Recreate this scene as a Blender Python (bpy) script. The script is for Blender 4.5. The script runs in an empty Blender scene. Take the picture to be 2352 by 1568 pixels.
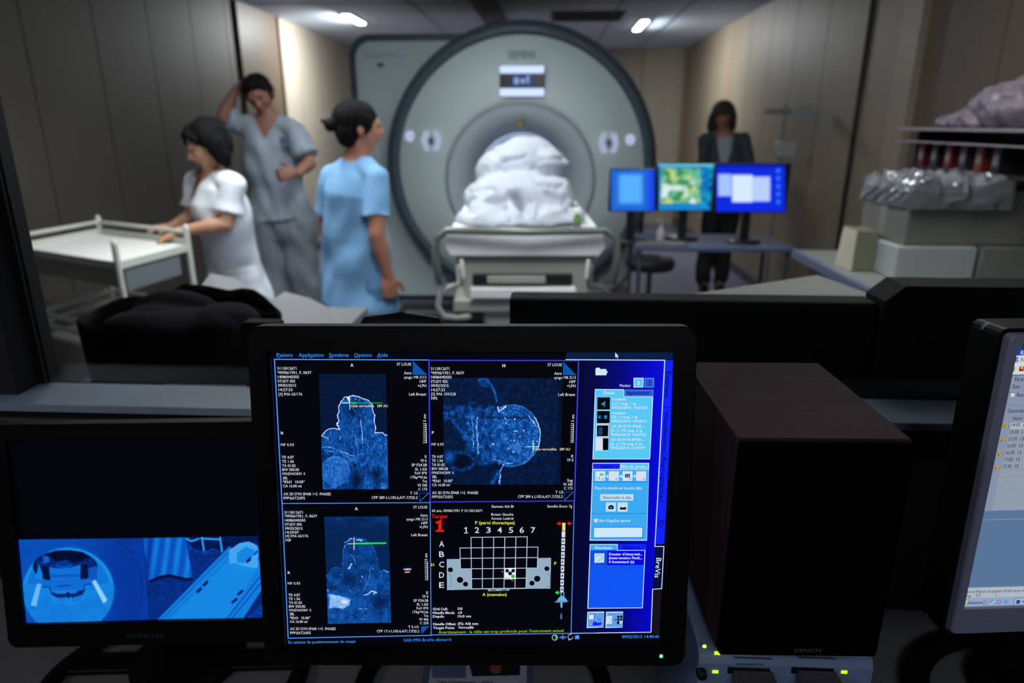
import bpy, bmesh, math, random
import numpy as np
from mathutils import Vector, Matrix, noise as mnoise

scene = bpy.context.scene
COL = scene.collection

# ------------------------------------------------------------------ camera, world, exposure
CAM_H = 1.47
YAW, PITCH = math.radians(3.0), math.radians(17.7)
cam_data = bpy.data.cameras.new('camera')
cam = bpy.data.objects.new('camera', cam_data)
COL.objects.link(cam)
cam.location = (0, 0, CAM_H)
cam.rotation_euler = (math.pi / 2 - PITCH, 0, YAW)
cam_data.sensor_width = 36
cam_data.lens = 24.0
cam_data.clip_start = 0.02
cam_data.dof.use_dof = True
cam_data.dof.focus_distance = 0.64
cam_data.dof.aperture_fstop = 4.5
scene.camera = cam
w = bpy.data.worlds.new('world')
scene.world = w
w.use_nodes = True
w.node_tree.nodes['Background'].inputs[0].default_value = (0.5, 0.6, 0.8, 1)
w.node_tree.nodes['Background'].inputs[1].default_value = 0.0
scene.view_settings.view_transform = 'Standard'
scene.view_settings.look = 'None'
scene.view_settings.gamma = 1
scene.view_settings.exposure = 0.0
scene.view_settings.use_curve_mapping = False


def area_light(name, loc, rot, size, energy, col=(1, 1, 1), parent=None, spread=math.pi):
    d = bpy.data.lights.new(name, 'AREA')
    d.shape = 'RECTANGLE'
    d.size, d.size_y = size
    d.energy = energy
    d.color = col
    d.spread = spread
    o = bpy.data.objects.new(name, d)
    COL.objects.link(o)
    o.location = loc
    o.rotation_euler = rot
    if parent:
        o.parent = parent
    return o


# added unseen fill light behind the desk, lifting the dark control room
area_light('control_room_fill', (0.3, -1.4, 2.35), (math.radians(42), 0, 0), (1.2, 0.6), 9.0, (0.85, 0.9, 1.0))
# second added fill light at the left, brightening the wall beside the loudspeaker
area_light('control_room_side_fill', (-1.7, -0.6, 2.2), (math.radians(40), 0, math.radians(-50)), (0.8, 0.4), 4.0, (0.95, 0.92, 0.95))

# ------------------------------------------------------------------ measuring helpers
FPX = 1568.0
_f = np.array([-math.sin(YAW) * math.cos(PITCH), math.cos(YAW) * math.cos(PITCH), -math.sin(PITCH)])
_r = np.array([math.cos(YAW), math.sin(YAW), 0.0])
_d = np.cross(_f, _r)
_C = np.array([0.0, 0.0, CAM_H])


def _ray(px, py):
    return _f + _r * (px - 1176) / FPX + _d * (py - 784) / FPX


def atY(px, py, Y):
    v = _ray(px, py)
    return Vector(_C + v * (Y / v[1]))


def atZ(px, py, Z):
    v = _ray(px, py)
    return Vector(_C + v * ((Z - CAM_H) / v[2]))


# ------------------------------------------------------------------ materials
def lin(c):
    return tuple(((v / 255) / 12.92 if v / 255 <= 0.04045 else ((v / 255 + 0.055) / 1.055) ** 2.4) for v in c)


MATS = {}


def mat(name, rgb, rough=0.6, metal=0.0, bump=0.0, bscale=60, var=0.0, vscale=8, spec=0.5, coat=0.0, sheen=0.0, stretch=None):
    """procedural principled material; rgb in 0-255 sRGB"""
    if name in MATS:
        return MATS[name]
    m = bpy.data.materials.new(name)
    m.use_nodes = True
    nt = m.node_tree
    b = nt.nodes['Principled BSDF']
    c = lin(rgb)
    b.inputs['Base Color'].default_value = (*c, 1)
    b.inputs['Roughness'].default_value = rough
    b.inputs['Metallic'].default_value = metal
    b.inputs['Specular IOR Level'].default_value = spec
    b.inputs['Coat Weight'].default_value = coat
    b.inputs['Sheen Weight'].default_value = sheen
    tc = nt.nodes.new('ShaderNodeTexCoord')
    mp = nt.nodes.new('ShaderNodeMapping')
    nt.links.new(tc.outputs['Object'], mp.inputs['Vector'])
    if stretch:
        mp.inputs['Scale'].default_value = stretch
    if var > 0:
        n = nt.nodes.new('ShaderNodeTexNoise')
        n.inputs['Scale'].default_value = vscale
        n.inputs['Detail'].default_value = 4
        nt.links.new(mp.outputs[0], n.inputs['Vector'])
        r = nt.nodes.new('ShaderNodeValToRGB')
        r.color_ramp.elements[0].position = 0.3
        r.color_ramp.elements[1].position = 0.7
        r.color_ramp.elements[0].color = (*[v * (1 - var) for v in c], 1)
        r.color_ramp.elements[1].color = (*[min(1, v * (1 + var)) for v in c], 1)
        nt.links.new(n.outputs['Fac'], r.inputs['Fac'])
        nt.links.new(r.outputs['Color'], b.inputs['Base Color'])
    if bump > 0:
        n = nt.nodes.new('ShaderNodeTexNoise')
        n.inputs['Scale'].default_value = bscale
        n.inputs['Detail'].default_value = 3
        nt.links.new(mp.outputs[0], n.inputs['Vector'])
        bp = nt.nodes.new('ShaderNodeBump')
        bp.inputs['Strength'].default_value = bump
        bp.inputs['Distance'].default_value = 0.01
        nt.links.new(n.outputs['Fac'], bp.inputs['Height'])
        nt.links.new(bp.outputs['Normal'], b.inputs['Normal'])
    MATS[name] = m
    return m


def glow(name, rgb, k=1.0, sample=False):
    if name in MATS:
        return MATS[name]
    m = bpy.data.materials.new(name)
    m.use_nodes = True
    b = m.node_tree.nodes['Principled BSDF']
    b.inputs['Base Color'].default_value = (0.005, 0.005, 0.006, 1)
    b.inputs['Roughness'].default_value = 0.5
    b.inputs['Specular IOR Level'].default_value = 0.1
    b.inputs['Emission Color'].default_value = (*lin(rgb), 1)
    b.inputs['Emission Strength'].default_value = k
    if not sample:
        m.cycles.emission_sampling = 'NONE'
    MATS[name] = m
    return m


def vcol_glow(name, k=1.0):
    if name in MATS:
        return MATS[name]
    m = glow(name, (255, 255, 255), k)
    nt = m.node_tree
    a = nt.nodes.new('ShaderNodeAttribute')
    a.attribute_name = 'Col'
    nt.links.new(a.outputs['Color'], nt.nodes['Principled BSDF'].inputs['Emission Color'])
    return m


def clear_mat(name, tint, refl=0.05, rough=0.0):
    if name in MATS:
        return MATS[name]
    m = bpy.data.materials.new(name)
    m.use_nodes = True
    nt = m.node_tree
    nt.nodes.remove(nt.nodes['Principled BSDF'])
    out = nt.nodes['Material Output']
    t = nt.nodes.new('ShaderNodeBsdfTransparent')
    t.inputs[0].default_value = (*tint, 1)
    g = nt.nodes.new('ShaderNodeBsdfGlossy')
    g.inputs['Roughness'].default_value = rough
    fr = nt.nodes.new('ShaderNodeFresnel')
    fr.inputs['IOR'].default_value = 1.45
    mx = nt.nodes.new('ShaderNodeMixShader')
    mu = nt.nodes.new('ShaderNodeMath')
    mu.operation = 'MULTIPLY_ADD'
    mu.inputs[1].default_value = 1.0
    mu.inputs[2].default_value = refl - 0.035
    nt.links.new(fr.outputs[0], mu.inputs[0])
    nt.links.new(mu.outputs[0], mx.inputs[0])
    nt.links.new(t.outputs[0], mx.inputs[1])
    nt.links.new(g.outputs[0], mx.inputs[2])
    nt.links.new(mx.outputs[0], out.inputs[0])
    MATS[name] = m
    return m


# ------------------------------------------------------------------ mesh builder
ORG = {}


def tag(o, label=None, cat=None, group=None, kind=None):
    if label: o['label'] = label
    if cat: o['category'] = cat
    if group: o['group'] = group
    if kind: o['kind'] = kind
    return o


def empty(name, loc, rz=0.0, label=None, cat=None, group=None):
    o = bpy.data.objects.new(name, None)
    COL.objects.link(o)
    o.empty_display_size = 0.05
    o.location = loc
    o.rotation_euler = (0, 0, rz)
    ORG[o.name] = Vector(loc)
    return tag(o, label, cat, group)


class MB:
    def __init__(s, M=None):
        s.v, s.f, s.m, s.sm = [], [], [], []
        s.M = M
        s.cur = 0
        s.smooth = False

    def addv(s, p):
        p = Vector(p)
        if s.M is not None:
            p = s.M @ p
        s.v.append(p)
        return len(s.v) - 1

    def face(s, idx):
        s.f.append(tuple(idx)); s.m.append(s.cur); s.sm.append(s.smooth)

    def poly(s, pts):
        s.face([s.addv(p) for p in pts])

    def box(s, lo, hi, bev=0.0):
        x0, y0, z0 = lo; x1, y1, z1 = hi
        if bev <= 0:
            i = [s.addv(p) for p in [(x0, y0, z0), (x1, y0, z0), (x1, y1, z0), (x0, y1, z0), (x0, y0, z1), (x1, y0, z1), (x1, y1, z1), (x0, y1, z1)]]
            for q in [(3, 2, 1, 0), (4, 5, 6, 7), (0, 1, 5, 4), (1, 2, 6, 5), (2, 3, 7, 6), (3, 0, 4, 7)]:
                s.face([i[k] for k in q])
            return
        bm = bmesh.new()
        vs = [bm.verts.new(p) for p in [(x0, y0, z0), (x1, y0, z0), (x1, y1, z0), (x0, y1, z0), (x0, y0, z1), (x1, y0, z1), (x1, y1, z1), (x0, y1, z1)]]
        for q in [(3, 2, 1, 0), (4, 5, 6, 7), (0, 1, 5, 4), (1, 2, 6, 5), (2, 3, 7, 6), (3, 0, 4, 7)]:
            bm.faces.new([vs[k] for k in q])
        bmesh.ops.bevel(bm, geom=bm.edges[:], offset=bev, segments=3, profile=0.5, affect='EDGES')
        s.bm(bm)
        bm.free()

    def bm(s, bm):
        bm.verts.index_update()
        base = len(s.v)
        for v in bm.verts: s.addv(v.co)
        for f in bm.faces: s.face([base + v.index for v in f.verts])

    def prism(s, pts, z0, z1, axis='z', bev=0):
        """outline pts (2D, ccw) extruded along an axis"""
        def P(a, b, c):
            return (a, b, c) if axis == 'z' else ((a, c, b) if axis == 'y' else (c, a, b))
        n = len(pts)
        lo = [s.addv(P(x, y, z0)) for x, y in pts]
        hi = [s.addv(P(x, y, z1)) for x, y in pts]
        s.face(lo[::-1]); s.face(hi)
        for k in range(n):
            s.face([lo[k], lo[(k + 1) % n], hi[(k + 1) % n], hi[k]])

    def tube(s, pts, rad, n=14, side=None, cap=True, closed=False):
        """tube along pts; rad scalar / list / list of (ra, rb); side = direction of ra"""
        pts = [Vector(p) for p in pts]
        k = len(pts)
        if not isinstance(rad, (list, tuple)): rad = [rad] * k
        rad = [(r, r) if not isinstance(r, (list, tuple)) else r for r in rad]
        rings = []
        prev = None
        sm = s.smooth; s.smooth = True

        def frame(t, prev):
            if side is not None:
                a = Vector(side)
            else:
                a = prev if prev is not None else (Vector((0, 0, 1)) if abs(t.z) < 0.9 else Vector((1, 0, 0)))
            a = (a - t * a.dot(t))
            if a.length < 1e-6: a = t.orthogonal()
            a.normalize()
            return a, t.cross(a).normalized()
        cs, frs, ts = [], [], []
        for i in range(k):
            if closed: t = pts[(i + 1) % k] - pts[i - 1]
            else: t = pts[min(i + 1, k - 1)] - pts[max(i - 1, 0)]
            t = t.normalized() if t.length > 1e-9 else Vector((0, 0, 1))
            a, b = frame(t, prev); prev = a
            cs.append(pts[i]); frs.append((a, b)); ts.append(t)
        seq = []
        if cap and not closed:
            for q in (80, 55, 28):
                th = math.radians(q); ra, rb = rad[0]; m = (ra + rb) / 2
                seq.append((cs[0] - ts[0] * m * math.sin(th), frs[0], ra * math.cos(th), rb * math.cos(th)))
        for i in range(k): seq.append((cs[i], frs[i], *rad[i]))
        if cap and not closed:
            for q in (28, 55, 80):
                th = math.radians(q); ra, rb = rad[-1]; m = (ra + rb) / 2
                seq.append((cs[-1] + ts[-1] * m * math.sin(th), frs[-1], ra * math.cos(th), rb * math.cos(th)))
        for c, (a, b), ra, rb in seq:
            rings.append([s.addv(c + a * ra * math.cos(2 * math.pi * j / n) + b * rb * math.sin(2 * math.pi * j / n)) for j in range(n)])
        R = len(rings)
        for i in range(R if closed else R - 1):
            A, B = rings[i], rings[(i + 1) % R]
            for j in range(n):
                s.face([A[j], A[(j + 1) % n], B[(j + 1) % n], B[j]])
        if not closed:
            s.face(rings[0][::-1]); s.face(rings[-1])
        s.smooth = sm

    def ell(s, c, r, ax=None, n=16, m=10):
        """ellipsoid; ax = (x,y,z) unit axes"""
        c = Vector(c)
        ax = ax or (Vector((1, 0, 0)), Vector((0, 1, 0)), Vector((0, 0, 1)))
        sm = s.smooth; s.smooth = True
        rows = []
        for i in range(m + 1):
            th = math.pi * i / m
            if i in (0, m):
                rows.append([s.addv(c + ax[2] * r[2] * math.cos(th))])
            else:
                rows.append([s.addv(c + ax[0] * r[0] * math.sin(th) * math.cos(2 * math.pi * j / n) + ax[1] * r[1] * math.sin(th) * math.sin(2 * math.pi * j / n) + ax[2] * r[2] * math.cos(th)) for j in range(n)])
        for i in range(m):
            A, B = rows[i], rows[i + 1]
            for j in range(n):
                a = [A[0]] if len(A) == 1 else [A[(j + 1) % n], A[j]]
                b = [B[0]] if len(B) == 1 else [B[j], B[(j + 1) % n]]
                s.face(a + b)
        s.smooth = sm

    def lathe(s, prof, c, axis='z', n=48, closed=False):
        """prof list of (r, h [, dz]) ; revolve about axis through c"""
        c = Vector(c)
        sm = s.smooth; s.smooth = True
        rings = []
        for pr in prof:
            r, h = pr[0], pr[1]; dz = pr[2] if len(pr) > 2 else 0
            ring = []
            for j in range(n):
                a = 2 * math.pi * j / n
                if axis == 'z': p = Vector((r * math.cos(a), r * math.sin(a), h))
                elif axis == 'y': p = Vector((r * math.cos(a), h, r * math.sin(a) + dz))
                else: p = Vector((h, r * math.cos(a), r * math.sin(a)))
                ring.append(s.addv(c + p))
            rings.append(ring)
        for i in range(len(rings) - 1):
            A, B = rings[i], rings[i + 1]
            for j in range(n): s.face([A[j], A[(j + 1) % n], B[(j + 1) % n], B[j]])
        if closed:
            s.face(rings[0][::-1]); s.face(rings[-1])
        s.smooth = sm

    def mesh(s, name):
        me = bpy.data.meshes.new(name)
        me.from_pydata([tuple(v) for v in s.v], [], s.f)
        me.polygons.foreach_set('material_index', s.m)
        me.polygons.foreach_set('use_smooth', s.sm)
        me.update()
        return me

    def build(s, name, mats, parent=None, world=False, normals=True):
        me = s.mesh(name)
        if normals:
            b = bmesh.new(); b.from_mesh(me); bmesh.ops.recalc_face_normals(b, faces=b.faces[:]); b.to_mesh(me); b.free()
        return link(name, me, mats, parent, world)


def link(name, me, mats, parent=None, world=False):
    if not isinstance(mats, (list, tuple)): mats = [mats]
    for m in mats: me.materials.append(m)
    o = bpy.data.objects.new(name, me)
    COL.objects.link(o)
    if parent is not None:
        o.parent = parent
        ORG[o.name] = ORG[parent.name]
        if world:
            me.transform(Matrix.Translation(-ORG[parent.name]))
    else:
        ORG[o.name] = Vector((0, 0, 0))
    return o


def struct(name, mb, m, parent=None):
    o = mb.build(name, m, parent)
    if parent is None: o['kind'] = 'structure'
    return o


def boxobj(name, lo, hi, m, parent=None, bev=0.0, world=False):
    b = MB(); b.box(lo, hi, bev)
    return b.build(name, m, parent, world)


def rrect(x0, y0, x1, y1, r, n=6):
    out = []
    rr = r if isinstance(r, (list, tuple)) else (r, r, r, r)
    for (cx, cy, a0, q) in ((x1 - rr[0], y1 - rr[0], 0, rr[0]), (x0 + rr[1], y1 - rr[1], 90, rr[1]), (x0 + rr[2], y0 + rr[2], 180, rr[2]), (x1 - rr[3], y0 + rr[3], 270, rr[3])):
        for k in range(n + 1):
            a = math.radians(a0 + 90 * k / n)
            out.append((cx + q * math.cos(a), cy + q * math.sin(a)))
    return out


def fuse(mb, voxel=0.006, smooth=2, cut=None, disp=None):
    """union of overlapping closed shapes into one skin, optional displacement and cut"""
    me = mb.mesh('tmp')
    o = bpy.data.objects.new('tmp', me); COL.objects.link(o)
    r = o.modifiers.new('r', 'REMESH'); r.mode = 'VOXEL'; r.voxel_size = voxel; r.use_smooth_shade = True
    if smooth:
        q = o.modifiers.new('s', 'SMOOTH'); q.iterations = smooth; q.factor = 0.5
    dg = bpy.context.evaluated_depsgraph_get(); dg.update()
    out = bpy.data.meshes.new_from_object(o.evaluated_get(dg))
    bpy.data.objects.remove(o); bpy.data.meshes.remove(me)
    if disp is not None:
        n = len(out.vertices)
        co = np.empty(n * 3, np.float32); out.vertices.foreach_get('co', co); co = co.reshape(-1, 3).astype(float)
        no = np.empty(n * 3, np.float32); out.vertices.foreach_get('normal', no); no = no.reshape(-1, 3).astype(float)
        co += no * disp(co)[:, None]
        out.vertices.foreach_set('co', co.astype(np.float32).ravel())
    if cut is not None:
        b = bmesh.new(); b.from_mesh(out)
        dead = [f for f in b.faces if cut(f.calc_center_median())]
        bmesh.ops.delete(b, geom=dead, context='FACES'); b.to_mesh(out); b.free()
    for p in out.polygons: p.use_smooth = True
    out.update()
    return out


# ------------------------------------------------------------------ flat content on a plane (screens, labels)
_GL = {}


def glyphs(s, bold=0.0, shear=0.0):
    if 'M' in s: bold = min(bold, 0.0)
    k = (s, bold, shear)
    if k in _GL: return _GL[k]
    cu = bpy.data.curves.new('t', 'FONT')
    cu.body = s; cu.size = 1.0; cu.resolution_u = 2; cu.offset = bold; cu.shear = shear
    cu.fill_mode = 'FRONT'
    o = bpy.data.objects.new('t', cu); COL.objects.link(o)
    dg = bpy.context.evaluated_depsgraph_get(); dg.update()
    me = bpy.data.meshes.new_from_object(o.evaluated_get(dg))
    V = [(v.co.x, v.co.y) for v in me.vertices]; F = [tuple(p.vertices) for p in me.polygons]
    bpy.data.objects.remove(o); bpy.data.curves.remove(cu); bpy.data.meshes.remove(me)
    xs = [v[0] for v in V] or [0, 1]
    _GL[k] = (V, F, min(xs), max(xs))
    return _GL[k]


class Plane:
    """a flat surface in space: centre c, right u, up v, normal n (towards viewer). Maps photo points to the surface."""
    def __init__(s, c, u, v):
        s.c, s.u, s.v = np.array(c, float), np.array(u, float), np.array(v, float)
        s.n = np.cross(s.u, s.v)

    def hit(s, px, py):
        d = _ray(px, py)
        t = np.dot(s.c - _C, s.n) / np.dot(d, s.n)
        p = _C + d * t - s.c
        return np.array([np.dot(p, s.u), np.dot(p, s.v)])


class Crop:
    """measurements read off an enlarged part of the photo, laid on a plane in its own metric coordinates"""
    def __init__(s, plane, ox, oy, k): s.p, s.ox, s.oy, s.k = plane, ox, oy, k

    def __call__(s, x, y): return s.p.hit(s.ox + x / s.k, s.oy + y / s.k)


class Flat:
    """2-D drawing collected into one mesh on a plane: local x right, z up, y towards -viewer"""
    def __init__(s, M): s.mb = MB(M); s.names = []; s.mats = []

    def use(s, m):
        if m.name not in s.names: s.names.append(m.name); s.mats.append(m)
        s.mb.cur = s.names.index(m.name)

    def fill(s, pts, m, z=0.0):
        s.use(m)
        s.mb.poly([(p[0], -z, p[1]) for p in pts])

    def line(s, pts, wd, m, z=0.0, closed=False):
        s.use(m)
        pts = [np.array(p, float) for p in pts]
        segs = list(zip(pts, pts[1:] + ([pts[0]] if closed else [])))
        if not closed: segs = segs[:len(pts) - 1]
        for a, b in segs:
            t = b - a; L = np.linalg.norm(t)
            if L < 1e-9: continue
            t /= L; n = np.array([-t[1], t[0]]) * wd / 2; a = a - t * wd / 2; b = b + t * wd / 2
            s.mb.poly([(q[0], -z, q[1]) for q in (a - n, b - n, b + n, a + n)])

    def disc(s, c, r, m, z=0.0, n=14, ry=None):
        s.use(m)
        s.mb.poly([(c[0] + r * math.cos(2 * math.pi * k / n), -z, c[1] + (ry or r) * math.sin(2 * math.pi * k / n)) for k in range(n)])

    def text(s, st, a, b, cap, m, z=0.0, bold=0.0, shear=0.0):
        """text with vertical centre line from a to b, cap height in metres"""
        s.use(m)
        V, F, x0, x1 = glyphs(st, bold, shear)
        a, b = np.array(a), np.array(b); t = (b - a) / max(x1 - x0, 1e-6)
        tn = t / np.linalg.norm(t); up = np.array([-tn[1], tn[0]]) * cap / 0.69
        base = len(s.mb.v)
        for x, y in V:
            q = a + t * (x - x0) + up * (y - 0.345)
            s.mb.addv((q[0], -z, q[1]))
        for f in F: s.mb.face([base + i for i in f])

    def build(s, name, parent):
        return s.mb.build(name, s.mats, parent, normals=False)


def paint_grid(name, M, crop, quad, nx, ny, fn, parent, z, k=1.0):
    """fine grid whose points carry the picture shown by a display; quad TL,TR,BR,BL in crop units"""
    U, V = np.meshgrid(np.linspace(0, 1, nx), np.linspace(0, 1, ny))
    q = [np.array(p, float) for p in quad]
    X = (q[0][0] * (1 - U) + q[1][0] * U) * (1 - V) + (q[3][0] * (1 - U) + q[2][0] * U) * V
    Y = (q[0][1] * (1 - U) + q[1][1] * U) * (1 - V) + (q[3][1] * (1 - U) + q[2][1] * U) * V
    L = [crop(*p) for p in quad]
    # perspective-correct placement: intersect every ray with the plane
    px = crop.ox + X / crop.k; py = crop.oy + Y / crop.k
    D = _f[None, None] + _r * ((px - 1176) / FPX)[..., None] + _d * ((py - 784) / FPX)[..., None]
    P = crop.p
    t = np.dot(P.c - _C, P.n) / (D @ P.n)
    W = _C + D * t[..., None] - P.c
    LX, LY = W @ P.u, W @ P.v
    col = np.clip(fn(X, Y), 0, 4)
    pts = np.stack([LX, np.full_like(LX, -z), LY], -1).reshape(-1, 3)
    Mn = np.array(M)
    pts = pts @ Mn[:3, :3].T + Mn[:3, 3]
    idx = np.arange(nx * ny).reshape(ny, nx)
    F = np.stack([idx[1:, :-1], idx[1:, 1:], idx[:-1, 1:], idx[:-1, :-1]], -1).reshape(-1, 4)
    me = bpy.data.meshes.new(name)
    me.from_pydata(pts.tolist(), [], F.tolist())
    at = me.color_attributes.new('Col', 'FLOAT_COLOR', 'POINT')
    rgba = np.ones((nx * ny, 4), np.float32); rgba[:, :3] = col.reshape(-1, 3)
    at.data.foreach_set('color', rgba.ravel())
    me.update()
    return link(name, me, vcol_glow('display_picture_%s' % k, k), parent)


# array noise and soft shapes for the pictures
def vnoise(X, Y, sc, seed=0):
    rs = np.random.RandomState(seed); T = rs.rand(257, 257)
    x, y = X / sc, Y / sc
    xi, yi = np.floor(x).astype(int), np.floor(y).astype(int); fx, fy = x - xi, y - yi
    fx, fy = fx * fx * (3 - 2 * fx), fy * fy * (3 - 2 * fy)
    a = T[yi % 256, xi % 256]; b = T[yi % 256, (xi + 1) % 256]; c = T[(yi + 1) % 256, xi % 256]; d = T[(yi + 1) % 256, (xi + 1) % 256]
    return (a * (1 - fx) + b * fx) * (1 - fy) + (c * (1 - fx) + d * fx) * fy


def sdpoly(X, Y, pts):
    d = np.full(X.shape, 1e9); ins = np.zeros(X.shape, bool)
    n = len(pts)
    for i in range(n):
        (ax, ay), (bx, by) = pts[i], pts[(i + 1) % n]
        ex, ey = bx - ax, by - ay
        t = np.clip(((X - ax) * ex + (Y - ay) * ey) / (ex * ex + ey * ey + 1e-9), 0, 1)
        d = np.minimum(d, np.hypot(X - ax - t * ex, Y - ay - t * ey))
        c = ((ay > Y) != (by > Y)) & (X < (bx - ax) * (Y - ay) / (by - ay + 1e-12) + ax)
        ins ^= c
    return np.where(ins, -d, d)


def sdline(X, Y, pts):
    d = np.full(X.shape, 1e9)
    for (ax, ay), (bx, by) in zip(pts, pts[1:]):
        ex, ey = bx - ax, by - ay
        t = np.clip(((X - ax) * ex + (Y - ay) * ey) / (ex * ex + ey * ey + 1e-9), 0, 1)
        d = np.minimum(d, np.hypot(X - ax - t * ex, Y - ay - t * ey))
    return d


def sstep(a, b, x):
    t = np.clip((x - a) / (b - a), 0, 1); return t * t * (3 - 2 * t)


def ramp(v, stops):
    xs = [s[0] for s in stops]
    return np.stack([np.interp(v, xs, [lin(s[1])[c] for s in stops]) for c in range(3)], -1)
# ------------------------------------------------------------------ the rooms
XL, XR, YB, ZC = -2.80, 1.95, 10.7, 2.50
PI = math.pi
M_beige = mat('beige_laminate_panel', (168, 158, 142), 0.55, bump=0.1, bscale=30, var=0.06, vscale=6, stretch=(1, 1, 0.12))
M_brown = mat('brown_shade_panel', (92, 76, 60), 0.5, var=0.12, vscale=9, stretch=(1, 1, 0.1))  # dark tone stands in for shade on the left wall
M_floor = mat('blue_grey_vinyl_floor', (104, 104, 128), 0.32, bump=0.05, bscale=40, var=0.10, vscale=3)
M_ceil = mat('pale_grey_ceiling', (214, 228, 246), 0.8, var=0.05, vscale=2)
M_dark = mat('dark_control_room_paint', (38, 37, 40), 0.8, var=0.15, vscale=3)
M_black = mat('black_frame', (7, 7, 8), 0.6)
M_sill = mat('grey_blue_sill_laminate', (152, 170, 188), 0.45, var=0.12, vscale=7, bump=0.05, bscale=90)
M_alu = mat('aluminium_trunking', (130, 132, 138), 0.35, metal=0.7)
M_grout = mat('dark_joint', (30, 27, 24), 0.9)

b = MB(); b.box((XL - 0.1, 1.04, -0.1), (XR + 0.1, YB + 0.1, 0)); struct('floor', b, M_floor)
b = MB(); b.box((-2.4, -2.5, -0.1), (2.4, 1.0, -0.001)); struct('floor_control_room', b, M_dark)


def panel_wall(name, axis, pos, a0, a1, z0, z1, step, inward, m, start=0.0):
    """backing board with laminate panels standing 8 mm proud, joints between them"""
    mb = MB()
    def bx(u0, u1, d0, d1, zz0, zz1):
        lo, hi = sorted((pos + inward * d0, pos + inward * d1))
        if axis == 'x': mb.box((lo, u0, zz0), (hi, u1, zz1))
        else: mb.box((u0, lo, zz0), (u1, hi, zz1))
    mb.cur = 1; bx(a0, a1, -0.08, 0, z0, z1); mb.cur = 0
    e = a0 + start
    while e < a1 - 0.02:
        u0, u1 = max(a0, e) + 0.005, min(a1, e + step) - 0.005
        if u1 > u0: bx(u0, u1, 0, 0.008, z0, z1)
        e += step
    return struct(name, mb, [m, M_grout])


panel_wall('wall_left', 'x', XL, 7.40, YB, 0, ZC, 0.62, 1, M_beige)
panel_wall('wall_left_near', 'x', XL, 1.04, 7.39, 0, ZC, 0.62, 1, mat('shaded_beige_panel', (76, 70, 61), 0.6, bump=0.1, bscale=30, var=0.07, vscale=6, stretch=(1, 1, 0.12)), start=-0.34)  # same wall, its dimmer light put into a darker laminate colour
panel_wall('wall_right', 'x', XR, 4.02, YB, 0, ZC, 0.66, -1, mat('dimmed_beige_panel', (134, 121, 103), 0.55, bump=0.1, bscale=30, var=0.06, vscale=6, stretch=(1, 1, 0.12)))  # beige laminate toned down, weaker light put into the colour
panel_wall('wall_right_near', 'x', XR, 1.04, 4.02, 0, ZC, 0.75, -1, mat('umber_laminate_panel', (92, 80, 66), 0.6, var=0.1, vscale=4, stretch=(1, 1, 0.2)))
panel_wall('wall_back', 'y', YB, XL, XR, 0, ZC, 0.59, -1, M_beige)
b = MB(); b.box((XR - 0.05, 3.95, 0), (XR + 0.02, 4.16, ZC - 0.002)); struct('trim_1', b, mat('sand_trim', (140, 128, 112), 0.5))
b = MB(); b.box((XR - 0.022, 4.62, 0), (XR - 0.006, 4.67, ZC - 0.002)); struct('trim_2', b, M_grout)
# shaded stretch of left wall, put in as a dark brown slab with handle
b = MB(); b.box((XL + 0.0085, 6.45, 0.0), (XL + 0.045, 7.38, ZC - 0.002)); d1 = struct('wall_left_shade', b, M_brown)
b = MB(); b.box((XL + 0.045, 7.37, 0), (XL + 0.06, 7.40, ZC - 0.01)); b.build('shade_edge', M_grout, d1)
b = MB(); b.tube([(XL + 0.05, 6.6, 1.03), (XL + 0.09, 6.6, 1.03), (XL + 0.09, 6.73, 1.03)], 0.008); b.build('added_handle', M_alu, d1)
# baseboards
b = MB(); b.box((XL + 0.008, 1.04, 0.001), (XL + 0.02, 6.44, 0.09)); b.box((XL + 0.008, 7.41, 0.001), (XL + 0.02, YB - 0.01, 0.09)); struct('baseboard_left', b, mat('slate_baseboard', (70, 66, 72), 0.5))
b = MB(); b.box((XR - 0.02, 4.17, 0.001), (XR - 0.0085, YB - 0.01, 0.09)); struct('baseboard_right', b, MATS['slate_baseboard'])
# ceiling with joints
b = MB(); b.box((XL - 0.1, 1.04, ZC), (XR + 0.1, YB + 0.1, ZC + 0.1))
b.cur = 1
for xx in (-1.25, -0.62, 0.62, 1.25): b.box((xx - 0.006, 1.2, ZC - 0.003), (xx + 0.006, YB, ZC + 0.001))
for yy in (5.2, 6.7): b.box((XL, yy - 0.006, ZC - 0.003), (XR, yy + 0.006, ZC + 0.001))
b.cur = 2; b.box((-0.70, 6.0, ZC - 0.03), (-0.46, 8.2, ZC + 0.001))
struct('ceiling', b, [M_ceil, mat('ceiling_joint', (95, 100, 110), 0.8), mat('ceiling_duct', (112, 118, 130), 0.7)])
b = MB(); b.box((-2.4, -2.5, 2.52), (2.4, 1.0, 2.6)); struct('ceiling_control_room', b, M_dark)
b = MB(); b.box((-2.5, -2.5, 0), (-2.4, 0.94, 2.52)); struct('wall_control_room_left', b, M_dark)
b = MB(); b.box((2.4, -2.5, 0), (2.5, 0.94, 2.52)); struct('wall_control_room_right', b, M_dark)
b = MB(); b.box((-2.5, -2.6, 0), (2.5, -2.5, 2.52)); struct('wall_control_room_back', b, M_dark)
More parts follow.
